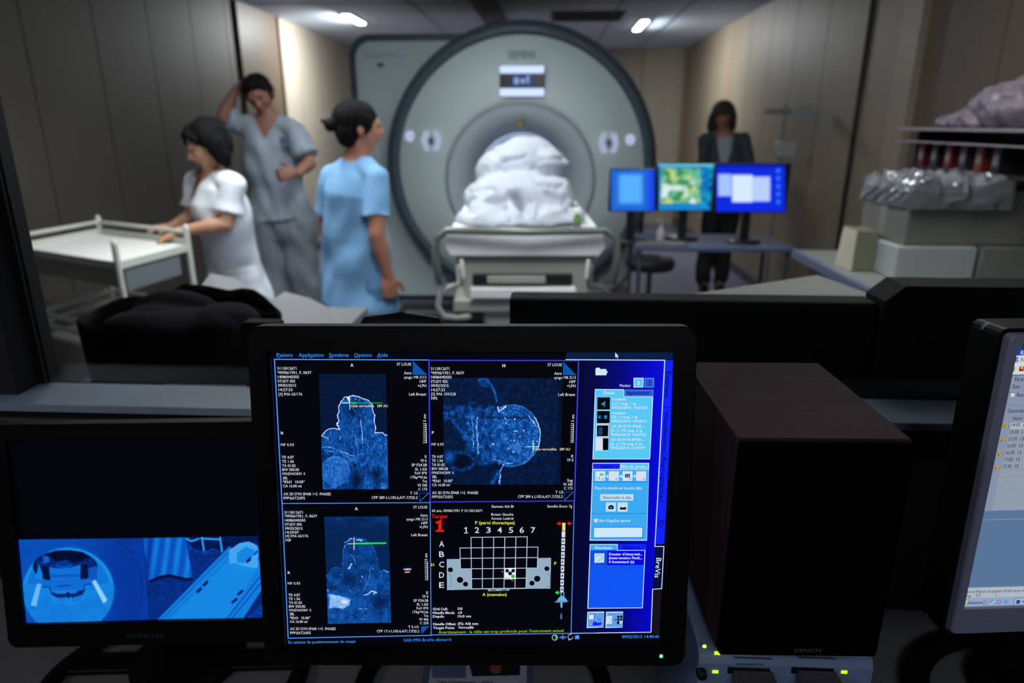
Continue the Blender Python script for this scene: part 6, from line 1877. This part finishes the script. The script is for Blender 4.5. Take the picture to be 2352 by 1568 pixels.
Fl(fl, c6, [(459, 1106), (508, 1104), (504, 1178), (457, 1180)], G_black, 0.0013); L(fl, c6, [(484, 1106), (481, 1178)], 4, G_aqua, 0.0014); L(fl, c6, [(459, 1128), (507, 1126)], 4, G_aqua, 0.0014); L(fl, c6, [(458, 1152), (506, 1150)], 4, G_aqua, 0.0014); Fl(fl, c6, [(483, 1153), (504, 1152), (502, 1176), (482, 1177)], G_w, 0.0014)
Fl(fl, c6, [(782, 872), (858, 868), (836, 1280), (766, 1262)], glow('ui_dark_brown', (22, 16, 24), 1.0), 0.0005)  # dark brown strip below the tabs
fl.build('tool_box', mon.panel)
# power light
pl_ = mon.P.hit(1516, 1499)
q = MB(mon.M); q.ell((pl_[0], -0.0055, pl_[1]), (0.0019, 0.001, 0.0019), n=12, m=8); q.build('power_light', glow('led_mint', (90, 240, 160), 1.6), mon.root)

# ---------- left monitor with two camera pictures
cl = Vector(_C) + (Vector((-0.422, 0.592, 1.01)) - Vector(_C)) * 1.182
lm_c = (cl.x + 0.012, cl.y + 0.0, cl.z + 0.028)
a_l, t_l = 0.086, 0.18
_t = Plane(tuple(cl), (math.cos(a_l), math.sin(a_l), 0), (-math.sin(a_l) * math.sin(t_l) * -1 * -1, 0, 0))
def plane_of(c, a, t):
    n = Vector((math.sin(a), -math.cos(a), 0)); v = Vector((0, 0, 1)) * math.cos(t) - n * math.sin(t)
    return Plane(c, (math.cos(a), math.sin(a), 0), v)
P0 = plane_of(tuple(cl), a_l, t_l)
def bounds(P, pts):
    h = [P.hit(*p) for p in pts]; return min(x[0] for x in h), min(x[1] for x in h), max(x[0] for x in h), max(x[1] for x in h)
hb = P0.hit(300, 1478); ht = P0.hit(300, 970); hl = P0.hit(-2, 1240); ll = P0.hit(42, 1238); lb = P0.hit(300, 1424)
lit_w = 0.315
cx_ = ll[0] + lit_w / 2; cz_ = (hb[1] + ht[1]) / 2
C2 = Vector(P0.c) + Vector(P0.u) * cx_ + Vector(P0.v) * cz_
mon2 = Monitor('black monitor at the left showing two blue surveillance pictures of the scanner room', tuple(C2), a_l, t_l, 0.035, M_bez,
               (hl[0] - cx_, hb[1] - cz_, -(hl[0] - cx_), ht[1] - cz_), (ll[0] - cx_ , lb[1] - cz_, -(ll[0] - cx_), ht[1] - cz_ - 0.02))
mon2.hoop(0.165, 0.12, -0.03)
d1 = mon2.crop(0, 1150, 3.36)


def P_(v, X, Y, pts, val, soft=5.0):
    return v + (val - v) * sstep(soft, -soft, sdpoly(X, Y, pts))


def L_(v, X, Y, pts, wd, val):
    a = np.exp(-(sdline(X, Y, pts) / wd) ** 4); return v + (val - v) * a


def cyan(v): return ramp(np.clip(v, 0, 1), [(0, (0, 6, 36)), (0.15, (2, 22, 78)), (0.35, (4, 56, 160)), (0.55, (10, 96, 205)), (0.75, (22, 150, 236)), (1, (140, 208, 252))])


def feed1(X, Y):
    v = 0.42 - 0.10 * sstep(500, 1000, X) + 0.03 * vnoise(X, Y, 30, 2)
    v = np.where(np.hypot((X - 420) / 690, (Y - 640) / 560) > 1, 0.34 + 0.02 * vnoise(X, Y, 30, 2), v)
    v = L_(v, X, Y, [(905, 300), (1010, 390), (1070, 500), (1100, 640), (1090, 780), (1060, 900)], 3, 0.22)
    v = L_(v, X, Y, [(930, 322), (1108, 318)], 3, 0.25)
    e = np.hypot((X - 530) / 352, (Y - 690) / 330)
    v = np.where(e < 1, 0.60, v); v = v + (0.12 * np.exp(-((e - 0.97) / 0.05) ** 2))
    v = np.where((e < 1) & (Y > 640), 0.62 + 0.05 * vnoise(X, Y, 60, 4), v)
    hole = np.hypot((X - 505) / 250, (Y - 505) / 128)
    hv = 0.14 + 0.25 * vnoise(X, Y, 34, 8) * vnoise(X, Y, 12, 9)
    v = np.where((hole < 1) & (Y < 612), hv, v)
    v = P_(v, X, Y, [(372, 420), (420, 385), (520, 378), (640, 392), (700, 430), (600, 470), (440, 470), (400, 440)], 0.03)
    v = P_(v, X, Y, [(300, 480), (330, 560), (330, 600), (270, 600), (290, 540)], 0.66); v = P_(v, X, Y, [(330, 420), (380, 430), (385, 470), (345, 480)], 0.55)
    v = P_(v, X, Y, [(380, 510), (450, 520), (545, 512), (625, 490), (622, 610), (392, 614)], 0.60); v = P_(v, X, Y, [(385, 565), (622, 565), (622, 585), (388, 588)], 0.50)
    v = P_(v, X, Y, [(330, 500), (378, 510), (390, 612), (335, 590)], 0.08); v = P_(v, X, Y, [(625, 490), (672, 480), (690, 580), (630, 608)], 0.10)
    v = P_(v, X, Y, [(430, 470), (520, 450), (560, 480), (530, 505), (440, 500)], 0.30)
    v = L_(v, X, Y, [(440, 500), (500, 512), (560, 495)], 5, 0.55)
    v = P_(v, X, Y, [(680, 520), (750, 500), (752, 600), (690, 606)], 0.48)
    v = P_(v, X, Y, [(330, 655), (388, 655), (395, 690), (650, 680), (655, 640), (712, 635), (705, 600), (330, 610)], 0.58)
    v = L_(v, X, Y, [(335, 662), (385, 660), (392, 690)], 4, 0.18); v = L_(v, X, Y, [(655, 682), (655, 645), (700, 640)], 4, 0.18)
    v = L_(v, X, Y, [(450, 656), (545, 650)], 6, 0.38)
    v = P_(v, X, Y, [(392, 695), (440, 715), (590, 712), (600, 690), (660, 684), (640, 720), (560, 745), (450, 745), (400, 720)], 0.20)
    v = P_(v, X, Y, [(515, 704), (536, 704), (536, 720), (515, 720)], 0.02)
    v = L_(v, X, Y, [(512, 740), (512, 778), (552, 780), (552, 740)], 4, 0.75)
    v = L_(v, X, Y, [(395, 725), (440, 775), (530, 800), (620, 775), (665, 730)], 4, 0.72)
    v = P_(v, X, Y, [(288, 635), (322, 640), (282, 815), (240, 805)], 0.88); v = P_(v, X, Y, [(712, 620), (738, 608), (832, 765), (800, 790)], 1.0)
    v = P_(v, X, Y, [(240, 805), (285, 818), (278, 840), (222, 830)], 0.60); v = P_(v, X, Y, [(795, 792), (834, 770), (870, 780), (850, 800), (820, 820)], 0.68)
    v = L_(v, X, Y, [(812, 820), (830, 915)], 3, 0.5); v = L_(v, X, Y, [(372, 700), (352, 915)], 2, 0.58)
    return cyan(v)


paint_grid('camera_picture', mon2.M, d1, [(146, 297), (1108, 286), (1152, 914), (205, 941)], 200, 140, feed1, mon2.panel, 0.0006)


def feed2(X, Y):
    wood = 0.16 + 0.14 * vnoise(X * 0.45 + Y * 0.5, Y * 1.2 - X * 0.7, 12, 6) + 0.05 * vnoise(X, Y, 6, 12)
    v = wood
    v = P_(v, X, Y, [(1430, 280), (2020, 270), (2020, 420), (1700, 400), (1500, 370)], 0.10); v = v + 0.10 * (Y < 400) * (X > 1440) * vnoise(X, Y, 16, 33)
    cur = sdpoly(X, Y, [(1105, 280), (1432, 278), (1490, 610), (1300, 560), (1220, 580), (1150, 640)])
    v = np.where(cur < 0, 0.52 + 0.10 * np.sin(X / 14.0 + Y * 0.01) + 0.05 * vnoise(X, Y * 0.2, 14, 22) - 0.12 * sstep(1240, 1110, X), v)
    v = L_(v, X, Y, [(1160, 620), (1230, 590), (1300, 575), (1380, 590), (1440, 605), (1480, 600)], 12, 0.05)
    for ln in ([(1560, 280), (1575, 380)], [(1700, 280), (1715, 390)], [(1440, 290), (1480, 310), (1535, 290)], [(1555, 288), (1700, 296)]): v = L_(v, X, Y, ln, 7, 0.80)
    v = L_(v, X, Y, [(1575, 400), (1640, 370), (1700, 395)], 4, 0.45)
    v = P_(v, X, Y, [(1215, 915), (1770, 350), (1830, 380), (2020, 470), (2050, 640), (1880, 905)], 0.64)
    v = v + 0.04 * (sdpoly(X, Y, [(1290, 905), (1780, 400), (1960, 560), (1760, 900)]) < 0)
    v = L_(v, X, Y, [(1250, 912), (1780, 372)], 2.5, 0.35); v = L_(v, X, Y, [(1300, 905), (1760, 450)], 2.5, 0.42); v = L_(v, X, Y, [(1755, 905), (2025, 560)], 4, 0.32); v = L_(v, X, Y, [(1790, 905), (2032, 610)], 4, 0.38)
    v = P_(v, X, Y, [(1880, 905), (2040, 660), (2045, 905)], 0.22); v = v + 0.2 * (sdpoly(X, Y, [(1900, 905), (2040, 780), (2045, 905)]) < 0) * vnoise(X, Y, 14, 5)
    v = P_(v, X, Y, [(1770, 390), (1850, 330), (1900, 320), (1960, 325), (2000, 370), (1990, 520), (1770, 490)], 0.80)
    v = P_(v, X, Y, [(1760, 490), (1800, 475), (1985, 530), (1940, 570), (1850, 540)], 0.70)
    v = P_(v, X, Y, [(1830, 400), (1900, 350), (1970, 380), (1940, 440), (1880, 480), (1830, 470)], 0.68); v = P_(v, X, Y, [(1900, 460), (1940, 425), (1935, 460), (1905, 478)], 0.12)
    v = P_(v, X, Y, [(1955, 410), (1990, 375), (1992, 395), (1962, 420)], 0.40)
    v = np.maximum(v, 0.92 * np.exp(-(sdline(X, Y, [(1770, 388), (1850, 330), (1920, 318), (1985, 350)]) / 7) ** 2))
    for ln in ([(1578, 648), (1600, 624)], [(1526, 700), (1552, 676)], [(1842, 718), (1870, 692)], [(1796, 780), (1826, 756)]): v = L_(v, X, Y, ln, 10, 0.10)
    return cyan(v)


paint_grid('camera_picture', mon2.M, d1, [(1108, 286), (2010, 270), (2046, 897), (1152, 914)], 190, 140, feed2, mon2.panel, 0.0006)
fl = mon2.flat()
fl.text('SIEMENS', d1(990, 1024), d1(1278, 1021), 32 / 3.36 * 0.00055, mat('grey_blue_lettering', (58, 70, 92), 0.5), 0.0056, 0.004)
fl.build('lettering', mon2.root)

# ---------- right monitor, silver frame
M_silver = mat('silver_bezel', (150, 156, 182), 0.45, metal=0.0, bump=0.04, bscale=400)
TLc = atY(2315, 768, 0.68); a3, t3 = 0.10, 0.035
w3, h3 = 0.385, 0.352
n3 = Vector((math.sin(a3), -math.cos(a3), 0)); u3 = Vector((math.cos(a3), math.sin(a3), 0)); v3 = Vector((0, 0, 1)) * math.cos(t3) - n3 * math.sin(t3)
C3 = TLc + u3 * w3 / 2 - v3 * h3 / 2
P3 = plane_of(tuple(C3), a3, t3)
sl, sb, st_ = P3.hit(2333, 800), P3.hit(2207, 1393), P3.hit(2340, 797)
mon3 = Monitor('silver-framed monitor at the right edge showing a French appointment list', tuple(C3), a3, t3, 0.05, M_silver, (-w3 / 2, -h3 / 2, w3 / 2, h3 / 2), (sb[0], sb[1], w3 / 2 - 0.02, st_[1]), case=0.05, flare=0.03, dz=0.006)
mon3.hoop(0.16, 0.13, -0.02, 0.018)
q = MB(mon3.M); q.prism([(p[0] * 1.03, p[1] * 1.03) for p in rrect(-w3 / 2, -h3 / 2, w3 / 2, h3 / 2, 0.008, 3)], 0.004, 0.045, 'y'); q.build('rear_shell', M_bez, mon3.root)
class WideCrop(Crop):
    """as Crop, but x = 1600 and beyond stands for the right border of the lit area"""
    def __call__(s, x, y):
        p = Crop.__call__(s, x, y)
        return np.array([w3 / 2 - 0.02, p[1]]) if x >= 1600 else p


e1, e2 = WideCrop(mon3.P, 2120, 740, 3.918), WideCrop(mon3.P, 2120, 1140, 3.918)
K = 0.00050
W1 = glow('win_grey', (138, 152, 176), 0.9); W2 = glow('win_pale', (176, 188, 200), 0.95); W3 = glow('win_row', (150, 162, 178), 0.9); W4 = glow('win_body_blue', (92, 122, 158), 0.9); Wt = glow('win_title', (20, 60, 170), 1.0); Wi = glow('win_ink', (16, 18, 26), 1.0); Ww = glow('win_white', (205, 212, 222), 1.0)
fl = mon3.flat()
X9 = 1600
def edge(y, c=e1):  # left edge of the lit area at crop row y
    return 840 - (y - 240) * 0.214 if c is e1 else 555 - y * 0.212
def band(c, y0, y1, m, z=0.0004, dx=0): Fl(fl, c, [(edge(y0, c) + dx, y0), (X9, y0 - 20), (X9, y1 - 20), (edge(y1, c) + dx, y1)], m, z)
band(e1, 236, 298, Wt); band(e1, 298, 470, Ww); band(e1, 470, 1568, W1)
band(e2, 0, 820, W4); Fl(fl, e2, [(555, 0), (X9, 0), (X9, 110), (620, 122), (650, 0)], W1, 0.0005); Fl(fl, e2, [(555, 0), (X9, -60), (X9, 108), (532, 128)], W1, 0.00045)
Fl(fl, e2, [(512, 205), (X9, 175), (X9, 181), (511, 211)], W1, 0.0006)
band(e2, 815, 912, W2); band(e2, 912, 995, glow('win_taskbar', (150, 166, 200), 0.95))
T3 = lambda c, s_, x0_, x1_, y, cap, m=Wi, b_=0.004, z=0.0012: fl.text(s_, c(x0_, y), c(x1_, y - (x1_ - x0_) * 0.025), cap / 3.92 * K, m, z, b_)
T3(e1, 'Radiologie', 872, 1080, 270, 34, Ww, 0.01); T3(e1, 'Fichier', 872, 990, 336, 32); T3(e1, 'Paramètres', 820, 1010, 508, 34); T3(e1, 'Date', 798, 864, 574, 34); T3(e1, 'Recherche', 838, 1010, 648, 34); T3(e1, 'Demandes', 756, 903, 793, 34); T3(e1, 'Heure', 802, 886, 859, 32)
Fl(fl, e1, [(822, 312), (856, 312), (850, 356), (818, 356)], Wt, 0.0006); T3(e1, '?', 832, 846, 334, 26, Ww, 0.02)
Fl(fl, e1, [(804, 396), (832, 396), (826, 446), (796, 446)], glow('win_yellow', (214, 214, 60), 1.0), 0.0006); Fl(fl, e1, [(808, 402), (822, 402), (816, 440), (804, 440)], glow('win_teal', (30, 150, 130), 1.0), 0.0007); Fl(fl, e1, [(864, 396), (905, 396), (900, 438), (858, 438)], glow('win_red', (150, 30, 30), 1.0), 0.0006); Fl(fl, e1, [(874, 400), (894, 400), (892, 416), (873, 416)], glow('win_yellow', (214, 214, 60), 1.0), 0.0008)
L3 = lambda c, pts, wd, m, z=0.0009: fl.line([c(*p) for p in pts], wd / 3.92 * K, m, z)
L3(e1, [(790, 472), (X9, 455)], 5, Wi); L3(e1, [(733, 748), (X9, 735)], 3, W4)
Fl(fl, e1, [(784, 630), (822, 628), (816, 668), (776, 668)], Ww, 0.0006); L3(e1, [(784, 630), (776, 666)], 4, Wi); L3(e1, [(784, 630), (820, 628)], 4, Wi)
# appointment rows
Fl(fl, e1, [(790, 900), (X9, 878), (X9, 1560), (640, 1568)], W3, 0.0006)
Fl(fl, e1, [(782, 900), (X9, 878), (X9, 938), (776, 960)], W2, 0.0008)
rows = [(918, '14:00'), (982, '15:00'), (1045, '15:30'), (1107, '16:00'), (1168, '16:30'), (1230, '17:00'), (1292, '17:30')]
for k, (y, s_) in enumerate(rows):
    x = 790 - (y - 918) * 0.214
    T3(e1, s_, x, x + 78, y, 32); T3(e1, '15', x + 108, x + 142, y - 2, 32)
    L3(e1, [(x - 12, y + 34), (X9, y + 14)], 3, W1)
    if k % 2 == 0 and k < 4 * 2:
        bx = x - 68
        Fl(fl, e1, [(bx + 8, y - 12), (bx + 26, y - 10), (bx + 32, y + 8), (bx + 34, y + 26), (bx, y + 26), (bx + 4, y + 6)], glow('win_amber', (196, 140, 20), 1.0), 0.0009); Fl(fl, e1, [(bx, y + 10), (bx + 8, y + 8), (bx + 8, y + 26), (bx - 2, y + 26)], glow('win_red', (150, 30, 30), 1.0), 0.0010); fl.disc(e1(bx + 42, y + 16), 4 / 3.92 * K, Wi, 0.0010, 8)
for y in (1330, 1392, 1454, 1514): L3(e1, [(700 - (y - 1330) * 0.2, y), (X9, y - 22)], 3, W1)
Fl(fl, e2, [(640, 0), (X9, -30), (X9, 95), (618, 122)], W3, 0.0007); L3(e2, [(636, 8), (X9, -14)], 3, W1); L3(e2, [(624, 64), (X9, 40)], 3, W1)
T3(e2, 'Nom et Prénom du patient <Liste> pour voir', 365, 930, 850, 30, Wi, 0.002); T3(e2, 'nreg.', 372, 430, 888, 28); T3(e2, '2/7', 468, 514, 882, 30); L3(e2, [(656, 866), (650, 900)], 3, Wi)
L3(e2, [(375, 862), (X9, 835)], 2, W1)
for k, (dx, c_) in enumerate((((0), (210, 90, 40)), ((14), (90, 170, 60)))): Fl(fl, e2, [(356 + dx, 938 + k * 4), (370 + dx, 936), (366 + dx, 966), (352 + dx, 968)], glow('flag_%d' % k, c_, 1.0), 0.0008)
Fl(fl, e2, [(384, 932), (396, 932), (392, 962), (380, 964)], glow('win_yellow', (214, 214, 60), 1.0), 0.0008)
T3(e2, 'Démarrer', 394, 534, 950, 26, Wi, 0.02); L3(e2, [(548, 924), (542, 972)], 4, Wi); L3(e2, [(572, 926), (566, 970)], 3, Wi)
for x, c_ in ((622, (40, 150, 180)), (681, (50, 90, 200)), (742, (70, 160, 220))): fl.disc(e2(x, 944), 20 / 3.92 * K, glow('tray_%d' % x, c_, 1.0), 0.0008, 16)
fl.disc(e2(681, 944), 12 / 3.92 * K, Ww, 0.0009, 14); fl.disc(e2(681, 944), 6 / 3.92 * K, Wi, 0.0010, 10); Fl(fl, e2, [(606, 956), (634, 930), (640, 938), (614, 964)], Ww, 0.0009)
Fl(fl, e2, [(820, 912), (1400, 890), (1395, 950), (812, 968)], W2, 0.0007); L3(e2, [(1400, 888), (822, 910), (814, 968)], 4, Wi); Fl(fl, e2, [(838, 926), (870, 924), (866, 960), (832, 960)], Wt, 0.0009); T3(e2, 'Radiologie', 884, 1050, 940, 28)
fl.build('appointment_window', mon3.panel)
fl = mon3.flat(); fl.text('Synchro', e1(866, 200), e1(1010, 196), 34 / 3.92 * K, mat('dark_lettering', (20, 20, 26), 0.5), 0.0056, 0.01)
fl.build('lettering', mon3.root)
q = MB(mon3.M); p = e2(593, 1079); q.ell((p[0], -0.0055, p[1]), (0.0022, 0.0012, 0.0016), n=12, m=8); p = e2(714, 1068); q.ell((p[0], -0.0055, p[1]), (0.001, 0.0008, 0.001), n=8, m=6); q.build('button', mat('pale_button', (150, 154, 165), 0.4), mon3.root)

# ---------- loudspeaker on the charger box
SPx, SPy, rzS = 0.2435, 0.553, 0.035
S0 = 0.9855
spk = empty('loudspeaker', (SPx, SPy, S0), rzS, 'black loudspeaker with a dark reddish wooden case standing on the charger box', 'loudspeaker')
sw_, sd_, shh = 0.151, 0.200, 0.2235
q = MB(); q.box((-sw_ / 2, 0.0, 0.0), (sw_ / 2, sd_, shh), 0.0015); q.build('case', mat('mahogany_vinyl', (62, 36, 38), 0.6, spec=0.15, var=0.18, vscale=30, stretch=(0.4, 3, 1), bump=0.03, bscale=200), spk)
q = MB(); q.box((-sw_ / 2 + 0.0005, -0.012, 0.0005), (sw_ / 2 - 0.0005, -0.0001, shh - 0.001), 0.004); q.build('grille', mat('black_grille_cloth', (1, 1, 2), 1.0, spec=0.03), spk)
PS = Plane(tuple(Vector((SPx, SPy, S0)) + Matrix.Rotation(rzS, 3, 'Z') @ Vector((0, -0.012, 0))), (math.cos(rzS), math.sin(rzS), 0), (0, 0, 1))
fs = Flat(Matrix.Translation((0, -0.012, 0))); cs_ = Crop(PS, 1540, 1300, 4.704)
fs.text('DENON', cs_(1336, 908), cs_(1630, 906), 50 / 4.704 * 0.00037, mat('grey_lettering', (120, 122, 130), 0.5), 0.0003, -0.004, 0.12)
fs.build('lettering', spk)

# ---------- battery charger box under the loudspeaker
chx0, chx1, chy0, chy1 = 0.158, 0.328, 0.562, 0.80
CH = 0.968
ch = empty('battery_charger', ((chx0 + chx1) / 2, chy0, ZD), 0, 'blue-grey charger box with green lights and two battery slots under the loudspeaker', 'charger')
M_ch = mat('blue_grey_enamel', (128, 150, 190), 0.45, bump=0.03, bscale=150)
q = MB(); q.prism([(chy0, 0.001), (chy1, 0.001), (chy1, CH - ZD), (chy0 + 0.020, CH - ZD), (chy0 + 0.004, CH - ZD - 0.004), (chy0, CH - ZD - 0.012)], chx0 - (chx0 + chx1) / 2, chx1 - (chx0 + chx1) / 2, 'x')
for i in range(len(q.v)): q.v[i] = q.v[i] - Vector((0, chy0, 0))
q.build('charger_body', M_ch, ch)
PC = Plane(((chx0 + chx1) / 2, chy0, ZD), (1, 0, 0), (0, 0, 1))
cc = Crop(PC, 1540, 1300, 4.704)
def cbox(name, x0_, y0_, x1_, y1_, d0, d1, m, bev=0.0006, par=ch):
    a = cc(x0_, y0_); b_ = cc(x1_, y1_)
    q = MB(); q.box((min(a[0], b_[0]), -d1, min(a[1], b_[1])), (max(a[0], b_[0]), -d0, max(a[1], b_[1])), bev); return q.build(name, m, par)
M_gl = glow('led_yellow_green', (196, 236, 40), 1.2)
for x, y in ((505, 938), (484, 1137), (1876, 1141)): cbox('light', x - 31, y - 17, x + 31, y + 17, -0.001, 0.001, M_gl)
p = cc(365, 857); q = MB(); q.ell((p[0], -0.001, p[1]), (0.0022, 0.001, 0.0022), n=14, m=8); q.build('light', glow('led_lime', (206, 250, 90), 1.3), ch)
p = cc(330, 1140); q = MB(); q.lathe([(0, -0.007), (0.0045, -0.007), (0.0052, -0.005), (0.0055, 0.001)], (p[0], 0, p[1]), 'y', 20); q.build('round_button', M_black, ch)
# soft legs pads between charger and speaker
q = MB(); q.box((-0.060, 0.02, CH - ZD + 0.0002), (0.060, 0.20, S0 - ZD - 0.0005), 0.003); q.build('rubber_mat', M_black, ch)
for n_, (x0_, x1_) in enumerate(((640, 1065), (1330, 1750))):
    s_ = cbox('battery_slot', x0_ - 20, 1085, x1_, 1170, -0.001, 0.0012, M_black)
    bt_ = cbox('battery', x0_ + 30, 1098, x1_ + 18, 1240, 0.0015, 0.022, mat('battery_grey', (86, 84, 90), 0.5), 0.002)
fc = Flat(None)
V_, F_, gx0, gx1 = glyphs('RECONDITION', 0.02, 0.1)
fc.text('RECONDITION', cc(718, 1053), cc(1000, 1055), 22 / 4.704 * 0.00037, M_black, 0.0006, 0.015, 0.1)
fc.build('lettering', ch)
cbox('seam', 690, 990, 1110, 1000, -0.001, 0.0005, mat('seam_grey', (80, 84, 98), 0.6)); cbox('seam', 1390, 990, 1800, 1000, -0.001, 0.0005, mat('seam_grey', (80, 84, 98), 0.6))
for k in range(2): q = MB(); q.box((-0.062, 0.02 + k * 0.085, CH - ZD - 0.0005), (-0.04, 0.085 + k * 0.085, CH - ZD + 0.006), 0.002); q.build('top_rib', M_ch, ch)

# ---------- printed card on the desk below the central monitor
cdx0, cdx1 = atZ(968, 1568, ZD + 0.001).x, atZ(1224, 1568, ZD + 0.001).x
card = empty('info_card', ((cdx0 + cdx1) / 2, 0.72, ZD), 0.03, 'printed equipment card with a small photograph lying on the desk below the central monitor', 'card')
PCd = Plane(((cdx0 + cdx1) / 2, 0.72, ZD + 0.003), (math.cos(.03), math.sin(.03), 0), (-math.sin(.03), math.cos(.03), 0))
ck = Crop(PCd, 700, 1450, 2.352)
hw_ = (cdx1 - cdx0) / 2
q = MB(); q.box((-hw_, -0.16, 0.0003), (hw_, 0.075, 0.0018), 0.0005); q.build('card_sleeve', mat('clear_sleeve_grey', (86, 100, 122), 0.2), card)
q = MB(); q.box((-hw_ + 0.010, -0.155, 0.0019), (hw_ - 0.008, 0.07, 0.0026)); q.build('paper', mat('card_paper', (176, 186, 206), 0.7), card)
fk = Flat(Matrix.Translation((0, 0, 0.003)) @ Matrix.Rotation(-PI / 2, 4, 'X'))
Pblue = mat('print_blue_grey', (92, 108, 140), 0.7); Pdark = mat('print_black', (14, 14, 20), 0.7); Pph = mat('print_photo_dark', (24, 26, 36), 0.6, var=0.5, vscale=80); Psk = mat('print_face', (140, 84, 66), 0.6)
fk2 = MB()
def card_fill(pts, m, h):
    q = MB(); q.poly([(*ck(*p), 0.0028 + h) for p in pts][::-1]); return q.build('print', m, card, normals=False)
card_fill([(686, 172), (872, 172), (870, 250), (688, 250)], Pblue, 0)
card_fill([(886, 172), (1165, 172), (1163, 236), (905, 242)], Pph, 0.0001)
card_fill([(1000, 172), (1060, 172), (1062, 205), (1048, 226), (1015, 226), (1002, 205)], Psk, 0.0002)
V_, F_, gx0, gx1 = glyphs("Type d'équipement :  AERA", 0.01)
a_, b_ = ck(714, 270), ck(1018, 269)
q = MB(); kx_ = (b_[0] - a_[0]) / (gx1 - gx0)
for x, y in V_: q.addv((a_[0] + (x - gx0) * kx_, a_[1] + (y - 0.3) * kx_ * 0.95, 0.0031))
for f_ in F_: q.face(f_)
q.build('lettering', Pdark, card, normals=False)

# ---------- conference phone behind the central monitor (top just shows), with a green light
cp = atY(905, 744, 0.905)
ph = empty('intercom', (cp.x, 0.955, 1.0805), 0, 'dark domed intercom unit with a tiny green light behind the central monitor', 'intercom')
dz_ = cp.z - 1.08
q = MB(); q.lathe([(0, 0.0), (0.030, 0.0), (0.032, 0.01), (0.030, 0.09), (0.02, 0.14), (0, 0.15)], (0, 0, 0), 'z', 32)
for i in range(len(q.v)): q.v[i] = Vector((q.v[i].x * 2.8, q.v[i].y * 0.75, q.v[i].z * (dz_ + 0.004) / 0.15))
q.build('intercom_body', mat('intercom_black', (14, 15, 18), 0.4), ph)
gp = atY(918, 745, 0.94)
q = MB(); q.ell((gp.x - cp.x, -0.012, gp.z - 1.0805), (0.003, 0.002, 0.003), n=12, m=8); q.build('green_light', glow('led_leaf_green', (150, 220, 20), 1.0), ph)
# small black box left of it
x0, x1 = atY(560, 740, 1.12).x, atY(650, 740, 1.12).x
q = MB(); q.prism(rrect(x0, 0.002, x1, atY(600, 733, 1.12).z, [0.006, 0.012, 0.001, 0.001], 4), 1.10, 1.125, 'y'); o = q.build('black_case', mat('case_black', (4, 4, 5), 0.7, spec=0.15)); tag(o, 'narrow black case standing behind the window left of the central monitor', 'case')
